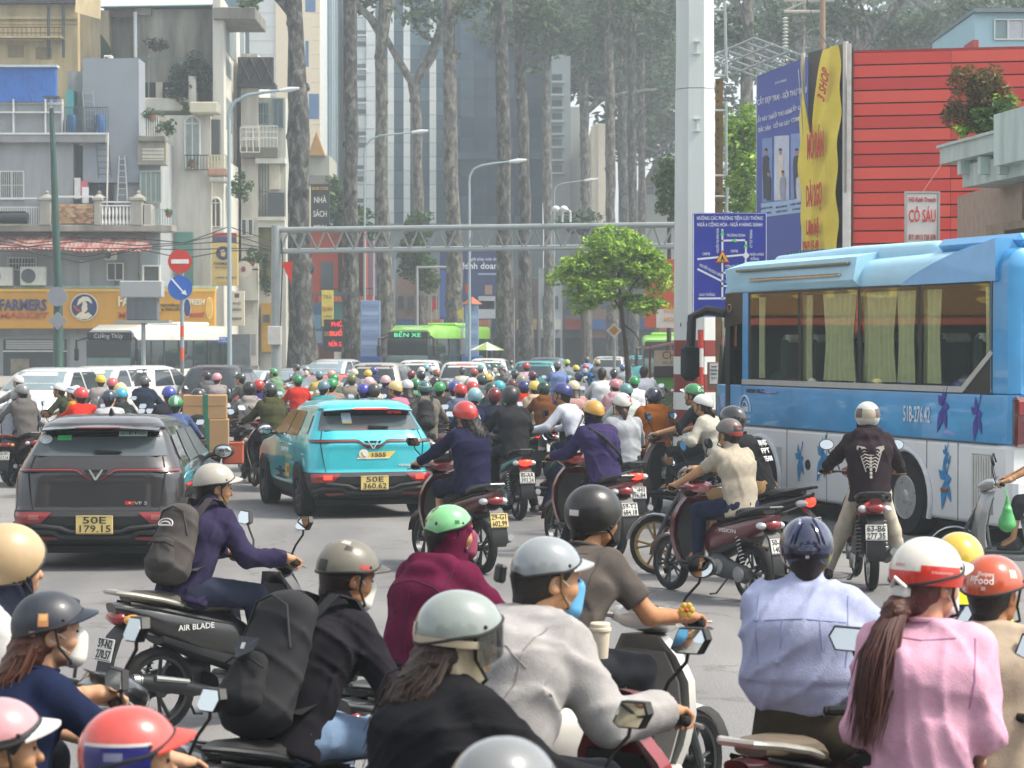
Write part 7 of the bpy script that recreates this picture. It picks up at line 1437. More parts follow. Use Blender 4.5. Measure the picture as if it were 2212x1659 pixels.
def seam(o,J,paths,mt,r=.0032,part=None):
 from mathutils.bvhtree import BVHTree
 g_=[c for c in o.children if c.name.split('.')[0]in('jacket','shirt')][0].data;bv=BVHTree.FromPolygons([v.co for v in g_.vertices],[tuple(q.vertices)for q in g_.polygons]);T=torso_T(J);dr=-(T.to_3x3()@Vector((0,1,0)))
 for pa in paths:
  q=[]
  for i in range(len(pa)-1):
   for k in range(8):
    x,z=pa[i][0]+(pa[i+1][0]-pa[i][0])*k/8,pa[i][1]+(pa[i+1][1]-pa[i][1])*k/8;h=bv.ray_cast(T@Vector((x,.5,z)),dr)
    if h[0]is not None:q.append(h[0])
  if len(q)>2:MB().tube(q,r,5).build('seam',mt,o,60)
def backpack(label,J,col,loc_,rz,s_,size=(.15,.09,.23),col2=None,emblem=None,drop=0.):
 o=thing('backpack',label,'backpack',loc_,R(rz));o.scale=(s_,)*3;T=torso_T(J)@Matrix.Translation((0,.0,-.02-drop));w_,d,h=size;mt=M(col,.85,var=.12,scale=12,folds=.5,bump=.2,bscale=300)
 S=SDF((-w_-.08,-.06,-h-.1),(w_+.08,d*2+.12,h+.1),.012)
 S.cone((0,d*.8,-h+.09),(0,d*.7,h-.08),.085+d*.25,.07+d*.2,.04,((1,0,0),w_/.105));S.cone((0,d*1.3,-h+.10),(0,d*1.3,-h+.2),.075,.065,.03,((1,0,0),w_/.11));S.folds(.004,3);link('bag',S.mesh('bag',[mt],T),o)
 S=SDF((-w_-.05,d*.6,-h-.06),(w_+.05,d*2+.16,h*.3),.012);S.cone((0,d*1.55,-h+.11),(0,d*1.5,-h*.12),.078,.058,.03,((1,0,0),w_/.105));S.folds(.004,9);link('front_pocket',S.mesh('front_pocket',[M(col2 or col,.85,var=.15,scale=12,folds=.4)],T),o)
 m=MB();m.T=T;m.tube([(-w_*.62,d*1.5+.045,-h*.18),(-w_*.3,d*1.5+.062,-h*.1),(w_*.3,d*1.5+.062,-h*.1),(w_*.62,d*1.5+.045,-h*.18)],.006,6);m.tube([(-w_*.8,d*1.2,h*.2),(-w_*.5,d*1.5,h*.75),(0,d*1.6,h*.86),(w_*.5,d*1.5,h*.75),(w_*.8,d*1.2,h*.2)],.006,6);m.build('zip',dark(),o)
 for i,sg in((0,-1),(1,1)):
  m=MB();inv=T.inverted();sh=inv@(J['S%d'%i]+J['up']*.03);q=[Vector((sg*.07,.02,h*.72)),Vector((sg*.10,-.04,sh.z+.075)),Vector((sg*.11,-.13,sh.z+.085)),Vector((sg*.115,-.23,sh.z+.03)),Vector((sg*.12,-.255,sh.z-.12)),Vector((sg*.16,-.18,sh.z-.24)),Vector((sg*.15,.02,-h*.6))]
  rings=[]
  for a in q:rings.append([a+Vector((-.028,0,0)),a+Vector((.028,0,0)),a+Vector((.028,-.012,.008)),a+Vector((-.028,-.012,.008))])
  m.T=T;m.loft(rings);m.build('shoulder_strap',M(col2 or col,.85,var=.1),o)
 if emblem:emblem(o,T,w_,d,h)
 return o
# motor scooters
def helix(a,b,r,turns,n=8):
 a,b=Vector(a),Vector(b);d=(b-a).normalized();x=d.cross(Vector((1,0,0.2))).normalized();y=d.cross(x);return[a.lerp(b,i/(turns*n))+(x*math.cos(2*math.pi*i/n)+y*math.sin(2*math.pi*i/n))*r for i in range(turns*n+1)]
def moto_wheel(par,y,r,w_,style,rimcol='#3a3c3e'):
 t=MB();n=26;t.lathe([(r-.055,-w_*.36),(r-.03,-w_*.5),(r-.008,-w_*.34),(r,0),(r-.008,w_*.34),(r-.03,w_*.5),(r-.055,w_*.36),(r-.055,-w_*.36)],n,(0,0,0),'x',False);o=t.build('wheel',rubber(),par);o.location=(0,y,r)
 k=MB();k.lathe([(r-.056,-w_*.34),(r-.056,w_*.34),(r-.075,w_*.3),(r-.075,-w_*.3),(r-.056,-w_*.34)],n,(0,0,0),'x',False);k.lathe([(.045,-.06),(.045,.06)],12,(0,0,0),'x')
 if style=='spoke':
  for i in range(18):a=2*math.pi*i/18;b=a+(.35 if i%2 else-.35);k.tube([((-.03 if i%2 else.03),.04*math.cos(a),.04*math.sin(a)),(0,(r-.07)*math.cos(b),(r-.07)*math.sin(b))],.0025,4)
  k.build('rim',chrome(),o)
 else:
  for i in range(5):
   a=2*math.pi*i/5
   for da in(-.16,.16):k.tube([(0,.04*math.cos(a),.04*math.sin(a)),(0,(r-.07)*math.cos(a+da),(r-.07)*math.sin(a+da))],.012,6)
  k.build('rim',M(rimcol,.4,.6,var=.1),o)
 return o
def scooter(label,col,pl,style='scooter',trim='#1d1f21',seatcol='#202122',lit=False,group=None,indic='#c9cccc',wheelst=None,rail='#3a3c3d',platey=False,rimcol='#3a3c3e',decal=None,glasscol=None,far=False):
 o=thing('motor_scooter' if style!='underbone' else 'motorbike',label,'scooter' if style!='underbone' else 'motorbike',group=group);pm=paint(col,.1);tm_=M(trim,.5,var=.1,scale=10);ub=style=='underbone';rw=.285 if ub else.265
 b=MB()
 if ub:b.sweep([(0,.30,.60,.07,.09,-.3),(0,.12,.64,.11,.11),(0,-.15,.68,.125,.10),(0,-.40,.74,.10,.08,.2),(0,-.62,.80,.055,.045,.25)])
 elif style=='classic':b.sweep([(0,.26,.52,.12,.14,-.2),(0,.14,.55,.19,.19),(0,-.12,.56,.215,.20),(0,-.36,.60,.19,.16,.1),(0,-.54,.64,.12,.10,.2),(0,-.60,.66,.07,.06,.2)],18)
 else:b.sweep([(0,.30,.50,.10,.12,-.3),(0,.18,.56,.135,.15,-.1),(0,-.08,.62,.165,.135),(0,-.34,.69,.14,.11,.15),(0,-.52,.75,.10,.075,.25),(0,-.64,.79,.055,.04,.3)],18)
 b.build('body_panel',pm,o)
 if not far:
  b=MB();zc=.50 if not ub else.56
  b.sweep([(0,.24,zc-.1,.10,.08),(0,-.05,zc,.13,.07),(0,-.34,zc+.10,.11,.05,.2)]);b.build('lower_panel',tm_,o)
  for sg in(-1,1):b=MB();b.loft([[(sg*(w_+.004),y,z-.012),(sg*(w_+.010),y,z),(sg*(w_+.004),y,z+.012)]for y,z,w_ in(((.16,.64,.12),(-.08,.70,.15),(-.34,.77,.125),(-.55,.82,.075))if not ub else((.1,.69,.10),(-.15,.73,.115),(-.42,.80,.085)))],False,False);b.build('side_trim',tm_,o)
  if decal:lettering(decal,.05,(-.172,-.14,.655),(0,-1,0),UP,M('#d5d6d2',.4),o,width=.26,depth=.003);lettering(decal,.05,(.172,-.14,.655),(0,1,0),UP,M('#d5d6d2',.4),o,width=.26,depth=.003)
 s_=MB();s_.sweep([(0,.30,.735,.08,.025),(0,.20,.765,.115,.045),(0,-.02,.775,.14,.05),(0,-.16,.79,.145,.052),(0,-.24,.82,.14,.05),(0,-.44,.845,.115,.042),(0,-.54,.85,.07,.025)],16);s_.build('seat',M(seatcol,.55,var=.12,scale=20,bump=.15,bscale=200),o)
 m=MB();m.tube([(-.12,-.20,.79),(-.145,-.36,.835),(-.13,-.54,.875),(-.07,-.635,.89),(.07,-.635,.89),(.13,-.54,.875),(.145,-.36,.835),(.12,-.20,.79)],.016,8);m.build('grab_rail',M(rail,.35,.6,var=.1),o)
 moto_wheel(o,-.32,rw,.10 if not ub else.085,wheelst or('spoke' if ub else 'alloy'),rimcol);moto_wheel(o,.96,rw,.085 if not ub else.075,wheelst or('spoke' if ub else 'alloy'),rimcol)
 m=MB()
 for sg in(-1,1):m.tube([(sg*.065,.96,rw),(sg*.065,.80,.62),(sg*.03,.70,.80)],.022,8)
 m.build('fork',steel('#55585a'),o)
 m=MB();m.loft([[(x,.96+(rw+.035-abs(x)*.25)*math.cos(a),rw+(rw+.035-abs(x)*.25)*math.sin(a))for x in(-.062,-.05,-.02,.02,.05,.062)]for a in[R(10+15*i)for i in range(10)]],False,False);m.build('front_fender',pm,o)
 def shield(f,bk,name,mt,k=1.):
  m_=MB();rr=[]
  zs=((.30,.72,.13),(.42,.745,.17),(.56,.745,.205),(.72,.715,.215),(.84,.675,.175),(.93,.64,.11))if not ub else((.40,.66,.13),(.52,.70,.18),(.66,.70,.185),(.80,.675,.14),(.92,.64,.09))
  for z,y,hw in zs:hw*=k;rr.append([(-hw,y-.10+bk,z),(-hw*.96,y-.03+f,z),(-hw*.5,y+.025+f,z),(0,y+.045+f,z),(hw*.5,y+.025+f,z),(hw*.96,y-.03+f,z),(hw,y-.10+bk,z),(hw*.5,y-.06+bk,z),(-hw*.5,y-.06+bk,z)][::-1])
  m_.loft(rr);return m_.build(name,mt,o)
 shield(0,0,'front_shield',pm)
 if not far:m=MB();m.loft([[(-w_*.9,y,z),(w_*.9,y,z),(w_*.9,y-.015,z),(-w_*.9,y-.015,z)]for z,y,w_ in((.34,.60,.14),(.55,.635,.19),(.72,.605,.19),(.86,.57,.13))]);m.build('inner_panel',tm_,o)
 m=MB()
 if not ub:m.box(-.165,.165,.18,.66,.295,.33,.015);m.build('footboard',tm_,o);m=MB();m.sweep([(0,.66,.28,.13,.04),(0,.3,.25,.15,.05),(0,.05,.28,.13,.06)]);m.build('floor_panel',pm if style=='classic' else tm_,o)
 else:m.tube([(0,.62,.66),(0,.42,.50),(0,.25,.48)],.06,10);m.build('frame_spine',pm,o);m=MB();m.tube([(-.22,.10,.30),(.22,.10,.30)],.014,6);m.build('foot_pegs',steel(),o)
 m=MB();m.sweep([(0,.50,1.0,.10,.035),(0,.56,1.015,.19,.055),(0,.62,1.0,.17,.065,-.2),(0,.69,.97,.10,.05,-.4),(0,.72,.95,.05,.03,-.4)],16);m.build('handlebar_cover',pm,o)
 m=MB();m.ell((0,.695,.965),(.085,.03,.045),14,8);m.build('headlight',LAMP,o)
 if not far:m=MB();m.poly([(.10*math.cos(a),.545+.035*math.sin(a),1.062-.02*math.sin(a))for a in[2*math.pi*i/18 for i in range(18)]],(0,-.004,.006));q=m.build('gauge',M('#3c4144',.15,var=.2,scale=30),o)
 for sg in(-1,1):
  m=MB();m.tube([(sg*.12,.555,1.01),(sg*.22,.51,1.02),(sg*.29,.485,1.02)],.013,7);m.build('handlebar',tm_,o)
  m=MB();m.tube([(sg*.27,.49,1.02),(sg*.385,.455,1.02)],.0175,9);m.ell((sg*.393,.453,1.02),(.012,.019,.019),8,6);m.build('grip',rubber(),o)
  m=MB();m.tube([(sg*.24,.55,1.005),(sg*.32,.545,1.0),(sg*.41,.515,.995)],[.008,.007,.008],6);m.build('brake_lever',steel('#b5b7b6'),o)
  m=MB();m.tube([(sg*.205,.535,1.03),(sg*.235,.56,1.12),(sg*.30,.57,1.19),(sg*.315,.565,1.235)],.007,6);mm=m.build('mirror_stem',dark(),o)
  sh=style!='classic' and not ub
  pts=[(-.07,-.03),(-.045,.04),(.055,.045),(.075,.01),(.05,-.04),(-.04,-.045)]if sh else[(.07*math.cos(a),.05*math.sin(a))for a in[2*math.pi*i/16 for i in range(16)]]
  c=Vector((sg*.325,.56,1.265));m=MB();m.poly([c+Vector((sg*a,-.012+.22*b_,b_))for a,b_ in pts],(0,.03,0));m.build('mirror_back',dark(),mm)
  m=MB();m.poly([c+Vector((sg*a*.9,-.014+.22*b_,b_*.88))for a,b_ in pts],(0,-.002,.0003));m.build('mirror_glass',MIRR,mm,0)
 m=MB();m.ell((0,-.60,.735 if not ub else.755),(.088,.05,.048),16,9);m.build('tail_light',TAILON if lit else TAIL,o)
 for sg in(-1,1):m=MB();m.ell((sg*.105,-.555,.725 if not ub else.745),(.045,.06,.034),12,8);m.build('indicator',M(indic,.25,coat=.8,var=.1),o)
 m=MB();m.loft([[(-w_,y,z),(w_,y,z),(w_,y+.02,z-.01),(-w_,y+.02,z-.01)]for y,z,w_ in((-.54,.70,.075),(-.63,.62,.075),(-.68,.50,.08),(-.71,.36,.085),(-.70,.30,.07))]);m.build('rear_fender',tm_,o)
 plate(o,(0,-.685,.545),.19,.14,pl[0],pl[1],yellow=platey,tilt=R(-14))
 if far:return o
 m=MB();m.sweep([(-.12,.12,.33,.05,.10),(-.13,-.02,.32,.055,.11),(-.135,-.2,.29,.045,.085),(-.135,-.36,.27,.04,.085),(-.135,-.44,.27,.03,.05)])if not ub else m.sweep([(0,.34,.36,.11,.09),(0,.2,.36,.13,.12),(0,.04,.38,.11,.10)]);m.build('engine_case',M('#4c4e50',.45,.6,var=.2,scale=15,bump=.4,bscale=40),o)
 for y_,z_ in((-.02,.32),(-.32,.27)):MB().lathe([(.075,0),(.07,-.02),(.03,-.025)],16,(-.173,y_,z_),'x').build('engine_cover',M('#8d8f8f',.35,.7,var=.2,scale=15),o)
 m=MB();m.tube([(.10,.2,.26),(.13,.02,.24),(.15,-.15,.27),(.16,-.30,.31),(.165,-.56,.36)],[.016,.02,.045,.052,.048],12);m.build('exhaust',M('#242526',.4,.4,var=.15),o)
 m=MB();m.tube([(.166,-.55,.358),(.168,-.60,.37)],[.048,.036],12);m.tube([(.205,-.22,.33),(.212,-.46,.375)],[.018,.02],8);m.build('heat_shield',steel('#8f9190'),o)
 for sg in((-1,)if not ub else(-1,1)):m=MB();m.tube(helix((sg*.125,-.33,.33),(sg*.115,-.22,.62),.026,9),.006,5);m.build('shock_spring',chrome()if not ub else M('#8a8d8e',.35,.8),o);m=MB();m.tube([(sg*.125,-.34,.28),(sg*.115,-.21,.66)],.012,6);m.build('shock_absorber',dark(),o)
 m=MB();m.tube([(-.09,-.06,.22),(-.15,.05,.06),(-.17,.12,.05)],.01,6);m.build('side_stand',steel('#5a5c5d'),o)
 return o
def ride(o,loc_,rz,s_):o.location=loc_;o.rotation_euler=(0,0,R(rz));o.scale=(s_,)*3;return o
# the riders one can tell apart, near to far
def rider(label,u,v,Y_,rz,top,bottom,hel,sc=None,pose=None,head=None,extra=None,**kw):
 Y_*=.885 if Y_<13 else 1;Jr=skeleton(**(pose or{}));o=make_person(label,Jr,top,bottom,seed=int(u),**kw);l_,s_=place(o,Jr,u,v,Y_,rz)
 he=helmet(o,Jr,hel[0],hel[1]if len(hel)>1 else 'half',**(hel[2]if len(hel)>2 else{}))if hel else None
 if sc:ride(scooter(**sc),l_,rz,s_)
 FLIP[0]=rz<0
 if extra:extra(o,Jr,he,l_,rz,s_)
 FLIP[0]=False
 return o,Jr,l_,s_
GG=('grip','grip');BB=('board','board');BD=('board','down');DB=('down','board');DD=('down','down')
def pz(lean=14,hands=GG,feet=BB,**k):return dict(lean=lean,hands=hands,feet=feet,**k)
def xQ(o,Jr,he,l_,rz,s_):
 dome_patch(he,Jr,'sticker',M('#241f1e',.5),150,210,2,26);dome_patch(he,Jr,'stripe',M('#8a3a34',.5),120,240,27,31);dome_text(he,Jr,'HONDA',.03,180,13,M('#c24a38',.5),.07);dome_patch(he,Jr,'band',M('#a82e22',.4),130,230,-17,-2,1.012)
rider('rider in beige polo shirt and grey helmet with red band',1574,902,19.9,32,'#a59c8c','#1d2740',('#5d5b5a','half',dict(rough=.5)),dict(label='dark red scooter with white plate 50-AC 140.54',col='#5a1620',pl=('50-AC','140.54'),decal='VISION',wheelst='alloy'),pz(10,feet=BB,hyaw=6),sleeve='short',res=.014,extra=xQ,collar=True)
def xR(o,Jr,he,l_,rz,s_):
 T=torso_T(Jr)
 for s2,z_ in(('ĐẠI HỌC',.10),('FPT',.02),('TEAM',-.06)):lettering(s2,.07,T@Vector((0,.035,z_)),-(T.to_3x3()@Vector((-1,0,0))),T.to_3x3()@Vector((0,0,1)),M('#d8d8d8',.6),o,bold=.02,width=.2)
rider('rider in black printed T-shirt and glossy black helmet on the black motorbike',1581,875,21.6,62,'#1d1e20','#8d7350',('#15181a','open',dict(rough=.12)),dict(label='black sports motorbike turned left behind the beige polo rider',col='#23262a',pl=('59-X3','141.90'),style='underbone',lit=True,wheelst='alloy',rimcol='#8a7448',rail='#202224'),pz(22,feet=BB),sleeve='short',res=.016,shin=.75,shoe='#b9b2a4',extra=xR)
def xP(o,Jr,he,l_,rz,s_):
 T=torso_T(Jr);BON=M('#b9b4ac',.8);m=MB();m.T=T
 for i in range(8):z_=.07-i*.034;m.box(-.012,.012,.022,.03,z_-.028,z_,.004)
 m.build('printed_spine',BON,o)
 for i in range(7):
  z_=.07-i*.028;w_=.105-i*.009
  for sg in(-1,1):m=MB();m.T=T;m.tube([(sg*.014,.026,z_),(sg*w_*.6,.026,z_+.012),(sg*w_,.016,z_-.012),(sg*w_*.82,.018,z_-.035)],.006,5);m.build('printed_rib',BON,o,0)
 for sg in(-1,1):m=MB();m.T=T;m.poly([(sg*.03,.026,.085),(sg*.12,.018,.105),(sg*.125,.014,.075),(sg*.07,.02,.02)],(0,.004,0));m.build('printed_blade',BON,o)
 dome_patch(he,Jr,'helmet_panel',M('#a8a08a',.4),150,210,-14,26);dome_patch(he,Jr,'helmet_panel',M('#5d5650',.4),105,148,-10,30);dome_patch(he,Jr,'helmet_panel',M('#5d5650',.4),212,255,-10,30)
rider('rider in dark hoodie with printed rib cage and white trousers',1874,866,21.0,-3,'#2b2126','#bdb5a4',('#c9c6be','open',dict(rough=.25)),dict(label='red underbone motorbike with plate 63-B6 277.35',col='#7a1a20',pl=('63-B6','277.35'),style='underbone',seatcol='#1c1c1d'),pz(10,feet=DD),res=.014,balaclava='#2b2126',hood=True,loose=.012,extra=xP,t=.028)
rider('rider in purple jacket with yellow half helmet and shoulder strap',1281,863,24.0,26,'#332b52','#17181b',('#c9962e','half',dict(rough=.2,strap='#8a7a50')),dict(label='red-brown scooter under the purple-jacketed rider',col='#6a2018',pl=('59-T2','684.18'),indic='#c9cccc'),pz(16,feet=DB,hyaw=6),res=.015,balaclava='#2b2545',t=.03,loose=.01,extra=lambda o,Jr,he,l_,rz,s_:MB().tube([Jr['S0']+Vector((0,-.02,.08)),Jr['C']+Vector((-.04,-.165,.06)),Jr['A']+Vector((.12,-.16,.06)),Jr['H']+Vector((.2,-.02,.1))],.018,6).build('bag_strap',dark(),o))
rider('rider in navy blouse and shorts with tilted red helmet',1004,866,22.4,28,'#1d1d3a','#1f2036',('#c22c26','half',dict(rough=.2,size=1.02)),dict(label='dark red scooter with cream plate 29-G1 602.99',col='#4a1218',pl=('29-G1','602.99'),platey=True,rail='#55585a'),pz(8,feet=BB,hroll=-16,hyaw=10,hpitch=-4),res=.015,hairlong=1,shin=.12,loose=.012,skincol='#b98f70',shoe='#8a8078')
rider('rider in black jacket and dark open helmet with lit tail light',1102,832,29.3,16,'#26272a','#191a1c',('#2b2f33','open',dict(rough=.4)),dict(label='black scooter with plate 85-AA 393.24',col='#191b1c',pl=('85-AA','393.24'),lit=True),pz(12,feet=BD),res=.018,collar=True,detail=False,loose=.01)
rider('rider in white shirt and blue capped helmet turned left',1213,826,30.0,58,'#c3cad6','#20263f',('#2b3578','half',dict(brim='#2b3578',rough=.3)),dict(label='black scooter ridden by the man in the white shirt',col='#20272b',pl=('51-S3','228.71')),pz(16,feet=DB,hyaw=8),res=.018,detail=False,mask='#7a5f8a',tuck=True,extra=lambda o,Jr,he,l_,rz,s_:MB().tube([Jr['S1']+Vector((0,-.03,.06)),Jr['C']+Vector((0,-.16,.02)),Jr['H']+Vector((-.19,-.04,.1))],.012,6).build('bag_strap',M('#5a4a3a',.8),o))
def xW(o,Jr,he,l_,rz,s_):
 for a,b in((135,14),(120,30),(150,36)):dome_patch(he,Jr,'flower_sticker',M('#c23a3a',.4),a-9,a+9,b-8,b+8)
rider('woman rider in light grey sweater with brown ponytail and white flowered helmet',1343,847,26.6,12,'#9da1a6','#2a2c33',('#d6d3cc','half',dict(rough=.25)),dict(label='black scooter with glowing tail light and plate 59-H1 396.84',col='#222427',pl=('59-H1','396.84'),lit=True),pz(10,feet=BB),res=.016,hairlong=3,haircol='#4a2f22',extra=xW,detail=False)
rider('rider in rust-orange jacket with navy helmet',1411,835,30.6,4,'#96561f','#3a2c22',('#1f2740','half',dict(brim='#1f2740',rough=.25)),dict(label='maroon scooter beneath the rust-orange jacket',col='#3f1518',pl=('59-P1','772.30')),pz(12),res=.018,hood=True,loose=.03,t=.03,detail=False)
rider('rider in black shirt with green and white helmet beside the coach front',1497,827,29.2,60,'#24262b','#2a2c30',('#1f8a48','half',dict(brim='#d8dcd6',rough=.25)),dict(label='dark maroon scooter carrying two people beside the coach',col='#3a1418',pl=('59-Y2','405.17')),pz(14,feet=BB),res=.018,sleeve='half',detail=False,extra=lambda o,Jr,he,l_,rz,s_:dome_text(he,Jr,'Grab',.06,200,18,M('#e4eae4',.5)))
rider('passenger in cream jacket with black ponytail and white helmet',1517,850,27.6,58,'#b9b5a8','#26282c',('#dcdcda','half',dict(rough=.2)),None,pz(12,hands=('front','front'),feet=('rear','rear')),res=.018,hairlong=3,loose=.02,detail=False,grips=(False,False),extra=lambda o,Jr,he,l_,rz,s_:dome_patch(he,Jr,'sticker',M('#2a3a8a',.4),90,104,8,22))
rider('rider in loose grey blouse at the left edge with silver helmet',37,838,36.0,-6,'#939aa3','#3a4a5c',('#8f9294','open',dict(rough=.25)),dict(label='scooter with red seat rail and plate 50-W1 617.14',col='#3a3c3c',pl=('50-W1','617.14'),rail='#8a2a28',indic='#b97a30'),pz(6,feet=BB),res=.02,hairlong=3,loose=.04,t=.035,detail=False)
rider('rider in olive shirt with white capped helmet facing left',127,826,40.0,78,'#333a28','#26282a',('#d6d8da','half',dict(brim='#d6d8da')),dict(label='black scooter carrying the mustard-shirted passenger',col='#1f2224',pl=('59-C3','310.88')),pz(14),res=.02,sleeve='half',detail=True)
rider('passenger in mustard T-shirt with white and blue helmet',155,834,39.2,72,'#b07d2e','#23252a',('#d2d6dc','half',dict(band=('#3a6aa8',.35,.5))),None,pz(10,hands=((-.2,.3,.7),(.2,.3,.7)),feet=('rear','rear')),res=.02,sleeve='short',hairlong=2,detail=True,grips=(False,False),extra=lambda o,Jr,he,l_,rz,s_:MB().tube([Jr['S1']+Vector((0,-.03,.06)),Jr['C']+Vector((0,-.16,.02)),Jr['H']+Vector((-.19,-.04,.1))],.012,6).build('bag_strap',M('#8a6a78',.8),o))
rider('rider in dark raincoat with bright turquoise helmet behind the dark grey car',262,837,36.0,8,'#2b3431','#26282a',('#2fa0ba','half',dict(rough=.2)),dict(label='dark scooter under the turquoise helmet',col='#2a2c2e',pl=('59-E1','129.54')),pz(10),res=.02,hairlong=1,hood=True,detail=False,extra=lambda o,Jr,he,l_,rz,s_:dome_patch(he,Jr,'stripe',M('#d8e4e8',.4),215,240,-2,4))
rider('rider in dark blue hooded raincoat and grey helmet',314,811,44.0,-8,'#1f2a3a','#22252a',('#55585b','half',dict(rough=.35)),dict(label='black scooter under the dark blue raincoat',col='#1d2022',pl=('51-K8','660.02')),pz(14),res=.02,hood=True,loose=.04,detail=False)
rider('delivery rider with green striped helmet beside the stacked cartons',379,853,31.0,4,'#4a5a80','#2a2c30',('#1f8a4a','half',dict(brim='#d6d2c4',rough=.2)),dict(label='scooter hidden behind the dark grey car roof',col='#2a2c2e',pl=('59-G2','553.61')),pz(8),res=.018,detail=False,extra=lambda o,Jr,he,l_,rz,s_:[dome_patch(he,Jr,'stripe',M('#e6ece6',.4),a,a+7,-4,62)for a in(160,174)])
rider('rider in light grey hoodie with black helmet and sling bag',538,823,37.0,12,'#8a8580','#1b1e26',('#1d2022','open',dict(rough=.3)),dict(label='brown-sided scooter under the light grey hoodie',col='#5a2a20',pl=('59-D1','441.97')),pz(12,feet=BB),res=.018,hood=True,detail=False,extra=lambda o,Jr,he,l_,rz,s_:[MB().tube([Jr['S0']+Vector((0,-.02,.08)),Jr['C']+Vector((0,-.165,.0)),Jr['A']+Vector((.1,-.15,.06))],.012,6).build('bag_strap',dark(),o),MB().ell(Jr['A']+Vector((.08,-.19,.10)),(.09,.05,.06),12,8).build('sling_bag',dark(),o)])
rider('rider in olive hooded jacket with glossy black helmet left of the taxi',582,825,35.0,22,'#41432a','#1e1f24',('#14161c','open',dict(rough=.1)),dict(label='dark red scooter left of the turquoise taxi',col='#5a1420',pl=('59-V1','308.26')),pz(14,feet=BD),res=.018,hood=True,loose=.02,detail=False)
o_,Jb,l_,s_=rider('rider in grey jacket with teal helmet and black backpack',918,822,35.0,4,'#6d6860','#3a3a3a',('#1f5a68','half',dict(brim='#1f5a68',rough=.2,band=('#8aa060',.28,.34))),dict(label='white-fronted scooter ahead of the turquoise taxi',col='#c9cac6',pl=('59-B2','917.45')),pz(8),res=.02,hood=True,loose=.02,detail=False)
backpack('black backpack on the grey jacket with teal helmet',Jb,'#1f2022',l_,4,s_)
rider('rider mostly outside the right edge with hands on the silver scooter',2262,905,21.4,76,'#7a6a58','#3a3c40',('#44484a','half',{}),dict(label='silver rounded scooter in front of the coach tail',col='#8d9294',pl=('59-F1','600.13'),style='classic',trim='#5d6264'),pz(6),res=.02,sleeve='short',shin=.3,detail=True)
BAGC='#45403d'
def rhino(o,T,w_,d,h):
 m=MB();m.T=T;m.tube([(.055*math.cos(a),d*1.62+.032,h*.38+.032*math.sin(a))for a in[R(-25+230*i/14)for i in range(15)]],.004,5);m.tube([(.038*math.cos(a),d*1.62+.034,h*.36+.018*math.sin(a))for a in[R(0+180*i/10)for i in range(11)]],.004,5);m.tube([(-.045,d*1.62+.034,h*.33),(.04,d*1.62+.034,h*.345)],.006,5);m.build('emblem',M('#d6d6d2',.6),o)
o_,Jb,l_,s_=rider('rider in purple jacket with light grey capped helmet and grey backpack',466,1000,13.4,-49,'#2c2742','#252a3c',('#a5a298','half',dict(brim='#aaa79c',rough=.3)),dict(label='black scooter with silver shock spring and plate 59-N2 270.57',col='#131415',pl=('59-N2','270.57'),decal='AIR BLADE',rail='#a8a49a',indic='#c08a3a',seatcol='#4a463e'),pz(20,feet=BB,hyaw=-34,hpitch=8,hunch=.08,twist=18),res=.013,collar=True,t=.026,loose=.008)
backpack('dark grey backpack with white oval emblem on the purple jacket',Jb,BAGC,l_,-49,s_,(.16,.10,.25),'#3a3634',rhino,.03)
def shieldb(o,T,w_,d,h):
 m=MB();m.T=T;m.poly([(-.055,d*1.8+.02,h*.2),(.055,d*1.8+.02,h*.2),(.05,d*1.9+.02,h*.0),(0,d*2.0+.03,-h*.14),(-.05,d*1.9+.02,h*.0)],(0,.006,0));m.build('emblem_patch',M('#2a3038',.7),o)
 m=MB();m.T=T;m.box(-.011,.011,d*1.9+.03,d*1.9+.036,h*.0,h*.1,.003);m.build('emblem',chrome(),o)
o_,Jb,l_,s_=rider('rider in black jacket with olive-grey helmet, white face mask and dark backpack',757,1168,9.7,-40,'#1e1c22','#6f87a4',('#6f6c60','half',dict(rough=.35,brim='#4a483f')),dict(label='dark scooter of the black-jacketed rider with a plate starting 54-M',col='#2a2c30',pl=('54-M2','318.06')),pz(24,feet=BB,hyaw=-20,hpitch=16,hunch=.08),res=.011,collar=True,mask='#d8d6d0',t=.028,hair=1,haircol='#241a14',skincol='#a87650',loose=.01,extra=lambda o,Jr,he,l_,rz,s_:[dome_patch(he,Jr,'sticker',M('#b04a44',.4),268,290,6,16),dome_patch(he,Jr,'sticker',M('#b9b4aa',.4),205,235,52,64),dome_patch(he,Jr,'vent',M('#262622',.5),228,246,36,48),dome_patch(he,Jr,'vent',M('#262622',.5),150,162,30,46),dome_patch(he,Jr,'vent',M('#2a2a26',.5),182,206,-14,8,1.012)])
backpack('large black backpack with small silver shield on the black jacket',Jb,'#1b1c21',l_,-40,s_,(.17,.12,.29),'#16171b',shieldb,.04)
def xG(o,Jr,he,l_,rz,s_):
 dome_patch(he,Jr,'sticker',M('#2f6a4a',.4),268,280,12,22);dome_patch(he,Jr,'sticker',M('#c9b84a',.4),196,206,26,36);dome_patch(he,Jr,'vent',M('#24302a',.5),176,196,-17,-5);seam(o,Jr,[[(-.2,.04),(-.12,.10),(0,.125),(.12,.10),(.2,.04)],[(-.15,.2),(-.16,.0)],[(.15,.2),(.16,.0)],[(0,.1),(0,-.25)],[(-.2,-.24),(.2,-.24)]],M('#42102a',.9))
rider('rider in maroon hooded jacket with light green helmet',974,1080,11.2,-38,'#5a1434','#1b2036',('#7cc887','half',dict(rough=.12,size=.86)),dict(label='dark scooter under the maroon hooded jacket',col='#1f2226',pl=('59-L1','082.77')),pz(16,feet=BB,hyaw=-30),res=.012,balaclava='#5a1434',t=.032,loose=.012,mask='#8a3a58',extra=xG,hood=True)
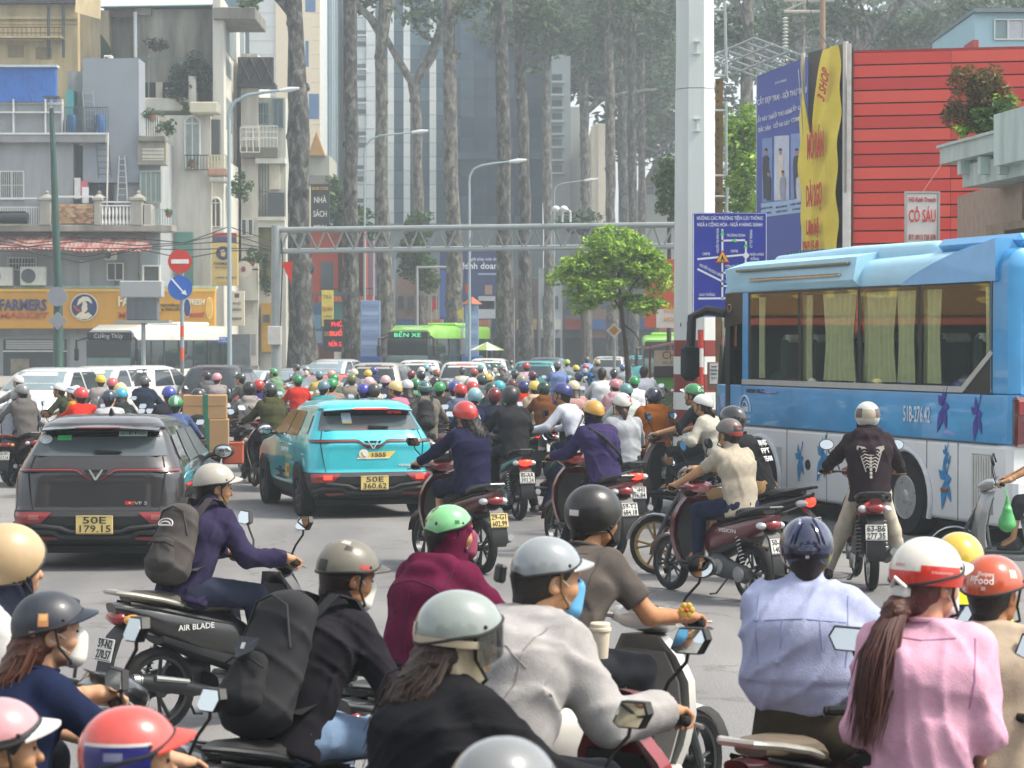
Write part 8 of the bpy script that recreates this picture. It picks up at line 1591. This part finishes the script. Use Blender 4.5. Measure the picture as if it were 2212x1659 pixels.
def xH(o,Jr,he,l_,rz,s_):
 dome_patch(he,Jr,'leather_band',M('#c2b49a',.6),60,300,-16,-6,1.02,(30,2));dome_patch(he,Jr,'leather_tab',M('#c9bca4',.6),176,184,-10,10,1.03)
rider('rider in black top with sage grey helmet, cream strap and cream face scarf',1000,1280,7.4,-44,'#17181c','#1b1c20',('#8b9692','half',dict(rough=.1,visor=True,size=1.08)),dict(label='scooter under the sage grey helmet, only its mirror in view',col='#33363a',pl=('59-R1','553.08')),pz(14,feet=BB,hyaw=-28,hpitch=6),res=.011,balaclava='#b9ab90',hairlong=1,haircol='#33231a',t=.03,loose=.02,extra=xH)
rider('grey helmet and shoulders of a rider at the bottom edge',1094,1588,4.9,-40,'#2b2d33','#26282c',('#75797b','half',dict(rough=.15)),dict(label='scooter below the bottom edge under the grey helmet',col='#3a3c3e',pl=('59-S2','771.20')),pz(14),res=.014)
def xJ(o,Jr,he,l_,rz,s_):m=MB();m.T=Jr['hm'];m.box(-.03,.03,-.185,-.16,-.03,.03,.008);m.build('rear_clasp',dark(),o);seam(o,Jr,[[(-.2,.04),(-.12,.10),(0,.125),(.12,.10),(.2,.04)],[(-.17,.2),(-.17,.0),(-.14,-.12)],[(.17,.2),(.17,.0),(.14,-.12)],[(-.2,-.24),(0,-.25),(.2,-.24)],[(0,.2),(0,.12)]],M('#857f7a',.9))
rider('rider in light grey hoodie with silver-grey helmet and blue face mask',1188,1148,8.35,-42,'#9d9b9a','#3c3f44',('#8d9599','half',dict(rough=.12,strap='#6a5226',brim='#9aa0a2',size=.88)),dict(label='red and black scooter under the grey hoodie',col='#8a1a22',pl=('59-M3','290.64'),rail='#55585a'),pz(24,feet=BB,hyaw=-26,hpitch=8,hunch=.07),res=.011,hood=True,mask='#5fa6d2',t=.02,loose=.045,fat=1.08,skincol='#b98a66',fold=.005,extra=xJ)
def xK(o,Jr,he,l_,rz,s_):
 dome_patch(he,Jr,'sticker',M('#d8d6d6',.4),190,214,-8,4);m=MB();m.tube([Jr['S0']+Vector((0,-.05,.05)),Jr['C']+Vector((.02,-.165,.06)),Jr['A']+Vector((.14,-.14,.05))],.026,6);m.build('bag_strap',M('#232022',.8),o);seam(o,Jr,[[(-.15,.2),(-.16,.05),(-.14,-.03)],[(.15,.2),(.16,.05),(.14,-.03)],[(-.1,.2),(0,.19),(.1,.2)]],M('#45403c',.9))
rider('rider in grey-brown T-shirt with matt black helmet on the white scooter',1286,1045,11.3,-37,'#57514d','#2c2e33',('#17191a','open',dict(rough=.3,size=1.0)),dict(label='white scooter with round mirrors ridden by the grey-brown T-shirt',col='#cfcdc6',pl=('59-U2','604.38'),style='classic',trim='#a8a7a2',rail='#c9c9c4'),pz(20,feet=BB,hyaw=-24,hpitch=4),res=.012,sleeve='short',mask='#1c1d20',skincol='#b07c56',t=.02,extra=xK)
def xL(o,Jr,he,l_,rz,s_):
 H=Jr['H'];up=Jr['up'];m=MB();q=[H+up*.085+Jr['rt']*(.182*math.cos(a))+Jr['fw']*(.128*math.sin(a))for a in[2*math.pi*i/28 for i in range(28)]];m.loft([[p-up*.02 for p in q],[p+up*.02 for p in q]],False);m.build('belt',M('#5a3a22',.6,var=.12),o)
 T=torso_T(Jr);seam(o,Jr,[[(-.19,.12),(0,.135),(.19,.12)],[(-.17,.22),(-.175,.05),(-.165,-.06)],[(.17,.22),(.175,.05),(.165,-.06)],[(-.07,.13),(-.08,.0)],[(.07,.13),(.085,.0)]],M('#8894b8',.9))
 dome_patch(he,Jr,'visor_gap',M('#0f1114',.4),128,232,-20,-11,1.01);dome_patch(he,Jr,'quality_mark',M('#c9c9c4',.5),176,184,-19,-13,1.016)
 for i,s2 in enumerate(('Quyết tâm Bản tin','Vì an toàn giao thông','* Đừng lãng quên CA Quận 5 *')):dome_text(he,Jr,s2,.012,180,6-i*4,M('#9aa8c0',.5),.06+.02*i,0)
 for sg in(-1,1):m=MB();m.T=Jr['hm']@Matrix.Translation((0,-.012,.028));m.tube([(.119*1.01*math.cos(e)**.92*math.sin(p_),.141*1.01*math.cos(e)**.92*math.cos(p_),.129*1.01*math.sin(e))for e,p_ in[(R(5+60*i/8),R(180+sg*(34-14*i/8)))for i in range(9)]],[.001]+[.007]*7+[.001],6);m.build('helmet_ridge',M('#1c2a55',.15,coat=.9),he)
rider('man in pale blue shirt with brown belt and dark blue helmet, back to the camera',1743,1108,9.5,-36,'#a3abc9','#3d372c',('#16234a','open',dict(rough=.1,size=.92)),dict(label='maroon scooter with chrome rail and brown seat at the bottom edge',col='#4f1a1c',pl=('59-K1','408.55'),seatcol='#6a6052',rail='#c9c6bd',lit=False,indic='#b9a87a'),pz(4,feet=BB,hyaw=6,twist=24),res=.011,tuck=True,low=-.25,loose=.03,t=.028,fat=1.12,fold=.0055,collar=True,sleeve='long',skincol='#a8764e',extra=xL)
def xM(o,Jr,he,l_,rz,s_):
 dome_patch(he,Jr,'red_band',M('#c22c1f',.25,coat=.6),150,300,-16,4,1.008,(24,4));dome_patch(he,Jr,'red_band',M('#c22c1f',.25,coat=.6),215,285,3,14,1.008);dome_text(he,Jr,'SÀI GÒN 13',.016,178,12,M('#c23a34',.5),.05);dome_text(he,Jr,'HỆ THỐNG NHA KHOA SÀI GÒN 13',.012,250,4,M('#e8d8d0',.5),.09,0)
 m=MB();m.T=Jr['hm'];m.box(-.03,.03,-.155,-.115,-.055,-.015,.008);m.tube([(-.03,-.15,-.02),(.0,-.17,.01),(.03,-.15,-.02)],.008,6);m.build('hair_clip',M('#c9c9c4',.3),o);seam(o,Jr,[[(-.165,.2),(-.17,.06),(-.15,-.04)],[(.165,.2),(.17,.06),(.15,-.04)],[(-.12,.2),(0,.185),(.12,.2)],[(-.22,-.3),(0,-.31),(.22,-.3)]],M('#a8789a',.9))
rider('woman in pink T-shirt with long ponytail and white helmet with red band',2008,1158,8.2,-16,'#cf9fb4','#3a3238',('#d6d2c9','half',dict(rough=.2,brim='#d6d2c9')),dict(label='scooter hidden below the woman in pink',col='#7a2020',pl=('59-A3','219.77')),pz(10,hands=('thigh','thigh'),feet=('rear','rear'),hyaw=-34,hpitch=6),res=.011,sleeve='half',hairlong=2,haircol='#4a2318',mask='#d6ccc9',loose=.006,t=.016,fat=1.0,skincol='#b98a70',grips=(False,False),fold=.006,extra=xM)
def xN(o,Jr,he,l_,rz,s_):
 dome_text(he,Jr,'Shopee',.028,196,22,M('#ecd8cc',.5));dome_text(he,Jr,'Food',.045,194,10,M('#f0e4dc',.5),None,.02);dome_patch(he,Jr,'quality_mark',M('#d8b8a4',.5),190,198,-7,0)
 for i in range(3):dome_patch(he,Jr,'logo_mark',M('#ecdcd2',.5),166+i*5,169+i*5,8,18);dome_patch(he,Jr,'logo_mark',M('#ecdcd2',.5),246+i*6,250+i*6,18,34)
 m=MB();q=Jr['N']+Vector((0,-.0,.03));m.tube([q+Vector((.075*math.cos(a),.075*math.sin(a)-.01,.02*math.sin(a)))for a in[2*math.pi*i/24 for i in range(24)]],.0035,5,closed=True);m.build('necklace',M('#c9b48a',.3,.8),o)
rider('rider in beige T-shirt with orange food delivery helmet and necklace',2150,1197,8.9,-18,'#b0a08c','#2f3136',('#c04d22','half',dict(rough=.15)),dict(label='scooter hidden below the orange helmet',col='#2a2c2e',pl=('59-J2','134.09')),pz(12,feet=BB,hyaw=-22,hpitch=6),res=.012,sleeve='half',skincol='#a06f4c',loose=.03,t=.026,extra=xN)
rider('rider in bright yellow shirt and yellow helmet behind the woman in pink',2074,1147,10.4,-20,'#c6c02a','#2f3136',('#d9b832','half',dict(rough=.15)),dict(label='scooter with red fairing behind the yellow shirt',col='#a02a2a',pl=('59-Z1','800.41')),pz(16,feet=BB),res=.016)
rider('rider in light grey T-shirt with scratched beige helmet at the left edge',22,1128,8.9,-58,'#b5b5b2','#22252c',('#bfa57e','open',dict(rough=.3)),dict(label='black scooter with angular mirror at the left edge',col='#1b1d20',pl=('59-H2','477.03')),pz(26,feet=BB,hpitch=4),res=.013,sleeve='half',skincol='#bd9070',loose=.01,balaclava='#232838')
def xB(o,Jr,he,l_,rz,s_):
 dome_patch(he,Jr,'sticker',M('#c98a5a',.5),250,266,4,26);dome_patch(he,Jr,'sticker',M('#d8b070',.5),252,264,14,24,1.01);dome_patch(he,Jr,'sticker',M('#a88a7a',.5),236,246,-12,-3)
rider('woman with long brown hair, matt navy helmet and white mask at the left',110,1275,8.1,-48,'#16203c','#23252c',('#1c2634','half',dict(rough=.42,brim='#1c2634')),dict(label='scooter of the long-haired woman with only its mirror in view',col='#26282b',pl=('59-Q1','366.10')),pz(12,feet=BB,hyaw=-26),res=.012,sleeve='short',hairlong=1,haircol='#55301f',mask='#dad7d0',skincol='#bd9274',loose=.015,extra=xB)
rider('pink helmet with white brim cut by the bottom left corner',0,1505,6.1,-70,'#3a3236','#26282c',('#c78f94','half',dict(rough=.2,brim='#d4d4d0',band=('#2a2a2c',.0,.1))),dict(label='scooter below the pink helmet in the corner',col='#2a2c2e',pl=('59-X1','030.66')),pz(12),res=.016)
rider('rider with coral red helmet and dark blue side panel at the bottom left',285,1523,5.8,-68,'#23252c','#26282c',('#cc463c','half',dict(rough=.25,brim='#cc463c')),dict(label='scooter below the coral red helmet',col='#2a2c30',pl=('59-V2','915.28')),pz(12,hyaw=-6),res=.013,extra=lambda o,Jr,he,l_,rz,s_:[dome_patch(he,Jr,'side_panel',M('#20206a',.3,coat=.5),205,290,-14,16,1.008,(16,5)),dome_patch(he,Jr,'side_panel_edge',M('#c9c4c0',.3),203,292,15,19,1.01,(16,2)),dome_patch(he,Jr,'sticker',M('#7f7f9c',.4),236,258,-2,8,1.012)])
o=thing('carton','large brown carton, lower one of the strapped pair','box',(X(446,33),33,.62),R(6));q=33/F;BOXM=M('#a5835c',.85,var=.08,scale=3,bump=.1)
MB().box(-.33,.33,-.25,.3,0,Z(905,33)-.62,.01).build('box',BOXM,o);MB().box(-.02,.05,-.256,.305,-.005,Z(905,33)-.62+.002).build('strap',M('#1f6a52',.6),o)
o=thing('carton','brown carton on top of the lower one, tied with green strap','box',(X(443,33),33,Z(905,33)),R(6));MB().box(-.325,.325,-.24,.3,0,Z(853,33)-Z(905,33),.01).build('box',BOXM,o);MB().box(-.02,.05,-.246,.305,0,Z(853,33)-Z(905,33)+.005).build('strap',M('#1f6a52',.6),o);MB().box(-.3,.3,-.243,-.24,.2,.205).build('box_seam',M('#7a5f40',.9),o)
o=thing('crate','orange-red plastic crate beside the cartons','crate',(X(503,33.3),33.3,.5),R(6));MB().box(-.16,.16,-.2,.2,0,.34,.02).build('crate_body',M('#b0563a',.6,var=.1),o);MB().box(-.165,.165,-.205,.205,.30,.34,.01).build('crate_rim',M('#c0664a',.6),o)
ride(scooter('motorbike loaded with the strapped cartons','#2a2c2e',('59-T1','208.36'),style='underbone'),(X(446,33.5),33.5,0),4,1.)
o=thing('shopping_bag','bright green plastic bag hanging on the silver scooter','bag',(X(2172,21),20.9,.52));S=SDF((-.15,-.15,-.05),(.15,.15,.4),.012);S.cone((0,0,.08),(0,0,.2),.085,.05,.03);S.cone((0,0,.2),(0,0,.34),.04,.015,.02);S.folds(.003,3,1);link('bag',S.mesh('bag',[M('#4fa862',.4,var=.15)]),o);MB().tube([(0,0,.3),(0,.1,.42)],.006,5).build('bag_handle',M('#3fb35a',.4),o)
o=thing('paper_cup','cream paper cup with lid beside the rider in grey-brown T-shirt','cup',P(1296,1362,9.6));MB().lathe([(.035,-.12),(.044,0),(.05,.0),(.05,.012),(.045,.014),(.045,.03),(.04,.035)],20).build('cup',M('#cfc4ad',.6),o)
o=thing('flower_charm','small yellow flower tied to the mirror of the white scooter','decoration',P(1483,1318,9.9));m=MB()
for i in range(6):a=R(60*i);m.ell((.022*math.cos(a),0,.022*math.sin(a)),(.016,.006,.016),8,6)
m.build('petals',M('#d8b04a',.7),o);MB().ell((0,-.006,0),(.01,.008,.01),8,6).build('flower_centre',M('#b85a2a',.7),o)
# the crowd further back: each rider and scooter its own copy of a few built ones
FARV=[]
for lean,hy,ft in((10,0,BB),(14,18,BD),(8,-18,DB),(16,8,BB)):
 Jr=skeleton(lean,GG,ft,hyaw=hy);parts={}
 o=make_person('tmp',Jr,'#888888','#2a2d33',res=.026,detail=False,hairlong=0,loose=.012,hood=(lean==14),collar=(lean==10));he=helmet(o,Jr,'#888888','half',simple=True);br=helmet(o,Jr,'#888888','half',simple=True,brim='#888888',name='helmet_b');op=helmet(o,Jr,'#888888','open',simple=True,name='helmet_o')
 S=hair_mesh(Jr,.014,1);lh=link('hair_long',S.mesh('hair_long',[M('#241a16',.5,var=.3)],Jr['hm']),o)
 S=SDF((-.62,-.34,-.02),(.62,.75,1.62),.026);torso(S,Jr,.034,1.,.03);arms(S,Jr,.03,.75,0);S.folds(.006,4);st=link('shirt_short',S.mesh('shirt',[M('#888888')]),o)
 by={c.name.split('.')[0]:c for c in o.children};FARV.append((Jr,{k:c.data for k,c in by.items()},br.children[0].data))
 for c in list(o.children):
  for g_ in list(c.children):bpy.data.objects.remove(g_)
  bpy.data.objects.remove(c)
 bpy.data.objects.remove(o)
proto=scooter('tmp','#888888',('',''),far=True);SP=[(c.name.split('.')[0],c.data,c.location.copy(),c.rotation_euler.copy(),[(g_.name.split('.')[0],g_.data)for g_ in c.children])for c in proto.children]
for c in list(proto.children):
 for g_ in list(c.children):bpy.data.objects.remove(g_)
 bpy.data.objects.remove(c)
bpy.data.objects.remove(proto)
def omat(o,m):
 o.material_slots[0].link='OBJECT';o.material_slots[0].material=m;return o
CN={}
def far_rider(desc,u,v,rz,hc,tc,var=0,kind='half',sleeve='long',brim=None,long=False,bc='#2b2e34',sc='#2a2c2e',Y_=None,sktone=None,name_s=None,bike=True,mask=None):
 Jr,D,brd=FARV[var%4];Y_=Y_ or max(33,min(95,2946/max(24,v-HOR)));o=thing('person',desc,'person',group='riders waiting in the crowd');sk=skin(sktone or('#b08561','#a87a56','#bd9070')[int(u)%3])
 omat(link('body',D['body'],o),sk);top='jacket' if sleeve=='long' else 'shirt';omat(link(top,D['jacket']if sleeve=='long' else D['shirt_short'],o),cloth(tc));omat(link('trousers',D['trousers'],o),cloth(bc));link('hair',D['hair_long']if long else D['hair'],o)
 if hc:
  k={'half':'helmet','open':'helmet_o'}[kind];h_=omat(link('helmet',D[k],o),M(hc,.25,var=.05,coat=.5))
  if brim:omat(link('brim',brd,h_),M(brim,.4))
 l_,s_=place(o,Jr,u,v,Y_,rz,htop=.165 if hc else.13)
 if mask:omat(link('face_mask',MASKS[var%4],o),M(mask,.85))
 if not bike:return o
 b=thing('motor_scooter',name_s or('scooter under the '+desc.replace('rider in ','').replace('rider with ','')),'scooter',group='scooters waiting in the crowd');ride(b,l_,rz,s_)
 for nm,me,lc,rt_,kids in SP:
  q=link(nm,me,b);q.location=lc;q.rotation_euler=rt_
  if nm in('body_panel','front_shield','front_fender','handlebar_cover'):omat(q,paint(sc,.1))
  if nm=='tail_light' and int(u)%3==0:omat(q,TAILON)
  for kn,km in kids:link(kn,km,q)
 return o
MASKS=[]
for Jr,D,_b in FARV:S=SDF((-.11,-.02,-.16),(.11,.16,.03),.011);S.cone((0,.088,-.02),(0,.078,-.085),.040,.048,.03,((1,0,0),1.35));MASKS.append(S.mesh('face_mask',[M('#dddddd')],Jr['hm']))
W1,B1,G1,R1,Y1='#d3d4d2','#1d2023','#1f8a4a','#b52a26','#cfae2e'
CR=[('rider in tan jacket with round yellow helmet by the champagne SUV',795,797,4,Y1,'#a08a6a',{}),('rider in dark shirt with violet-blue helmet beside the round yellow helmet',807,791,0,'#3a3f9a','#2b3350',{}),('rider with silver helmet and dark face scarf facing the camera',821,789,165,'#a8acae','#26304a',dict(mask='#2a2426')),('rider with pale pink quilted helmet',797,812,8,'#d0aeb0','#c9b9a8',{}),('rider with violet helmet beside the flowered one, behind the taxi roof',786,826,-4,'#3a3a9a','#3a3f55',{}),('rider with black and cream flowered helmet behind the taxi roof',806,826,6,'#3c3a38','#6a5f5a',dict(kind='open')),('rider with white and red sports helmet over the taxi',833,809,10,'#c9a8a8','#2a2d3a',{}),('rider with cream capped helmet looking left over the taxi',852,823,55,'#c9b072','#b06a80',dict(brim='#2a2c3a')),('rider with plain white helmet and dark hair over the taxi',880,818,12,W1,'#3a3c40',dict(long=True)),('rider with green and white helmet behind the plain white one',897,815,0,'#2a7a52','#5a8a6a',{}),('rider with maroon helmet near the champagne SUV door',889,798,4,'#6a2326','#4a3c3c',{}),('rider with small white helmet beside a pale blue one',910,791,0,'#d0cccb','#a8a8a4',{}),('rider with pale sky blue helmet in the far row',921,786,-5,'#6aa0b8','#5d7482',{}),('rider with black open helmet in front of the small white one',909,799,8,B1,'#3a3c40',dict(kind='open')),('rider with white helmet and black peak in the far row',934,790,20,W1,'#8a8d92',dict(brim=B1)),('rider with copper brown helmet',943,796,6,'#8a5a42','#6a5a50',{}),('rider with black sporty helmet below the copper brown one',940,812,4,'#202226','#3c4048',dict(kind='open')),('rider with dull grey helmet beside the bright green one',962,818,0,'#5d605f','#54504c',{}),('rider in pink and black top with bright green helmet',950,823,6,G1,'#2b2a2c',dict(sleeve='short')),('rider with royal blue helmet beside two red ones',981,822,-4,'#2a3a8a','#8a90a0',{}),('rider in denim hoodie with red helmet, left one of two red helmets',994,827,0,R1,'#5d6a80',dict(var=1)),('rider with glossy red helmet, right one of two red helmets',1019,822,8,'#c0302a','#b0a8a0',{}),('rider in navy top with pale blue helmet and white neck scarf',1026,835,8,'#86aab5','#1c2440',dict(kind='open',mask='#c9c6c0')),('rider in white shirt with dark grey helmet near the glowing tail lights',998,791,0,'#3a3f42','#b9b6ad',{}),('rider with red and white striped helmet',1024,794,4,'#a84a48','#a08a84',dict(brim='#2a2526')),('rider with small blue helmet in the far row',1027,780,0,'#2f4f8a','#4a5a70',{}),('rider with teal helmet, left one of a far pair',1039,787,6,'#4a8a90','#8a6a50',{}),('rider with dark teal helmet, right one of a far pair',1054,785,-6,'#3f7d88','#c9c4c4',{}),('rider with green helmet and white mask facing the camera',1070,785,170,'#2f7a5a','#5a8a72',dict(mask='#d8dad8')),('rider with teal-black helmet beside a yellow one',1040,807,4,'#26484a','#5a5d60',{}),('rider with yellow and grey helmet in mid crowd',1054,805,10,'#c9a848','#c2b0a8',{}),('rider with white round helmet in mid crowd',1020,814,-6,'#d6d2d2','#b9a8a4',{}),('rider in grey shirt with dark full helmet facing the camera',1085,791,175,'#33393c','#6a6a68',dict(kind='open',mask='#7a7a78')),('rider with white helmet and black rim in the far row',1086,783,4,W1,'#6a6d70',dict(brim=B1)),('rider with navy helmet ahead of the teal taxi',1104,776,0,'#1d2836','#a89c8c',{}),('rider with dark grey helmet below the teal taxi',1112,798,6,'#2d3436','#5a5f5c',{}),('rider with bright cyan helmet',1078,820,12,'#3aa8b5','#8a9aa5',{}),('rider with bottle green helmet half hidden by the cyan one',1060,824,0,'#1f3f38','#2a3a40',{}),('rider in navy polka dot top with maroon helmet',1069,835,6,'#6a1c22','#1b2234',dict(kind='open')),('rider with brown-red helmet in mid crowd',1106,817,-4,'#5d2c2a','#6a5048',{}),('rider in red jacket with dark blue helmet',1130,820,14,'#26306a','#b3271f',dict(var=1)),('rider with pale yellow helmet beside the dark blue one',1155,821,6,'#d6c04a','#b9a890',{}),('rider in brown jacket with dark green helmet',1174,822,10,'#26402c','#6a4020',dict(kind='open',var=1)),('woman rider with cream helmet and dark hair',1239,820,4,'#d4cba4','#b08a84',dict(long=True)),('rider with navy helmet and striped shawl',1250,801,8,'#22305c','#a8a4a4',{}),('rider with small yellow helmet in the far row right of the taxi',1244,787,0,'#cfc032','#8a8d80',{}),('rider in blue shirt with black and white helmet',1205,778,2,'#6a6d70','#6f84b5',dict(brim=B1,Y_=62)),('rider in pale pink shirt with red and grey helmet',1136,781,4,'#a83a40','#b59aa8',dict(Y_=64)),('rider with dark helmet left of the pale pink shirt',1113,797,-6,'#2a3234','#5a5d5a',{}),('rider with stone grey helmet in mid crowd',1126,808,0,'#8a8a78','#6a6a62',{}),('bareheaded rider in white shirt with black hair',1301,794,4,None,'#c3c8cc',dict(Y_=46)),('rider in pink hoodie with pink helmet',1328,817,6,'#c9828c','#c9a0a6',dict(var=1)),('rider in white shirt with green striped helmet',1370,811,8,G1,'#c9ccd2',dict(brim='#d8dcd6')),('rider with sage blue helmet left of the rust-orange jacket',1351,826,10,'#5d8a88','#b9c4bc',{}),('bareheaded man in white shirt beside the food cart',1392,790,-4,None,'#c9ccd4',dict(Y_=48)),('rider with wine red helmet by the food cart',1418,796,0,'#54282a','#3f434a',{}),('rider with blue and white mask facing the camera under the median tree',1265,786,168,'#a83a3c','#2a5a8a',dict(mask='#d8dce0')),('rider in sky blue shirt far off under the tree',1267,769,0,'#3f4448','#7a90b8',dict(Y_=85)),('rider with black helmet beside the sapling trunk',1326,796,10,'#232629','#a8998c',{}),('rider with silver helmet in front of the mast',1504,808,30,'#bfc2c4','#8a8266',{}),('rider with white-backed helmet at the far left',38,809,60,'#c9c9c9','#6a6a6a',{}),('rider with grey helmet behind the grey blouse at the left edge',46,827,30,'#77797a','#5d5a58',{}),('rider in red shirt and red helmet behind the mustard T-shirt',174,834,40,'#c23a38','#c22e22',dict(sleeve='short')),('rider in grey vest with large yellow helmet',217,808,10,'#d8b828','#8a8580',{}),('rider with coral pink helmet beside the yellow one',243,814,0,'#c25a60','#8a8a8c',{}),('rider with cream yellow helmet behind the turquoise one',260,825,4,'#d2c488','#b0b0b0',{}),('rider in white jacket with dark navy helmet and black bag',236,840,14,'#2b3546','#a8aab0',{}),('rider with blue and white helmet left of the cartons',365,832,4,'#3a4596','#2a2d35',{}),('rider with small black helmet above the cartons',428,837,0,'#26282b','#3a3c40',{}),('rider with black helmet in front of the silver saloon',445,800,30,'#26292c','#55585a',dict(brim=B1)),('rider with rose pink helmet in front of the silver saloon',469,804,10,'#cf8a94','#8a8484',{}),('rider with dark olive helmet beside the black SUV',518,804,60,'#2f3a36','#4a4f4c',dict(brim=B1)),('rider in violet jacket with scarlet hood between two black helmets',559,818,6,'#b52a24','#2a2a58',dict(kind='open')),('rider with green and white capped helmet above the orange-red car',590,794,60,'#3f8a5a','#6a8a6a',dict(brim='#d8dcd8')),('delivery rider in red jacket with green helmet behind the taxi',643,808,12,'#1f7a48','#b02c1f',dict(var=3)),('rider with grey helmet and white mask facing the camera by the trunk',662,790,172,'#8a9a9c','#b0a898',dict(mask='#dcdcda')),('rider in yellow jacket with slate blue helmet',690,799,4,'#5d7c8a','#b8a458',{}),('rider with white and black chequered helmet in the far row',723,780,8,'#b0b0ac','#c0c0bd',{}),('rider with salmon helmet behind two green ones',717,798,-4,'#c98a78','#a89888',{}),('delivery rider with green helmet, rear one of two green ones',721,806,6,'#23804c','#4a5a50',{}),('delivery rider with white striped green helmet, front one of two green ones',718,816,4,'#1f8a4a','#8a7a70',dict(var=2)),('rider with dark helmet in front of the grey car by the trunk',640,785,60,'#3a4044','#6a6d70',{}),('rider in teal shirt behind the sling bag wearer',700,820,0,'#5a7a8a','#3f8a90',{}),('rider with olive helmet between the taxi and the far saloon',760,806,0,'#6a6a40','#7a7468',{}),('rider with ivory helmet ahead of the taxi',765,795,6,'#cfc9b4','#5a6470',{}),('rider with plum helmet in the second row behind the black jacket',1150,800,4,'#5a2a4a','#7a7a80',{}),('rider with lime helmet far down under the tree',1225,775,0,'#8ab04a','#7a8088',dict(Y_=80)),('rider with tan helmet far down under the tree',1290,775,4,'#a08a62','#5a6068',dict(Y_=82)),('rider with steel blue helmet beside the priority sign post',1345,785,0,'#4a6a8a','#8a9098',dict(Y_=72)),]
COLS=('#2a2c2e','#5a1620','#1f2a3a','#8d9092','#c9c9c4','#3a1418','#26404a')
for i,(d,u,v,rz,hc,tc,k)in enumerate(CR):
 k=dict(k);k.setdefault('var',i%4);far_rider(d,u,v,rz,hc,tc,sc=COLS[i%7],**k)
# haze over the whole street
hz=MB();hz.box(-950,950,-350,1550,-1,44);hm=bpy.data.materials.new('haze');hm.use_nodes=True;hm.node_tree.nodes.clear()
ho=hm.node_tree.nodes.new('ShaderNodeOutputMaterial');hv=hm.node_tree.nodes.new('ShaderNodeVolumePrincipled');hv.inputs['Color'].default_value=(.82,.93,1.0,1);hv.inputs['Density'].default_value=.0016;hv.inputs['Anisotropy'].default_value=.2
hm.node_tree.links.new(hv.outputs[0],ho.inputs['Volume']);hz.build('haze',hm,None,0,kind='stuff',label='pale blue-grey haze filling the street')
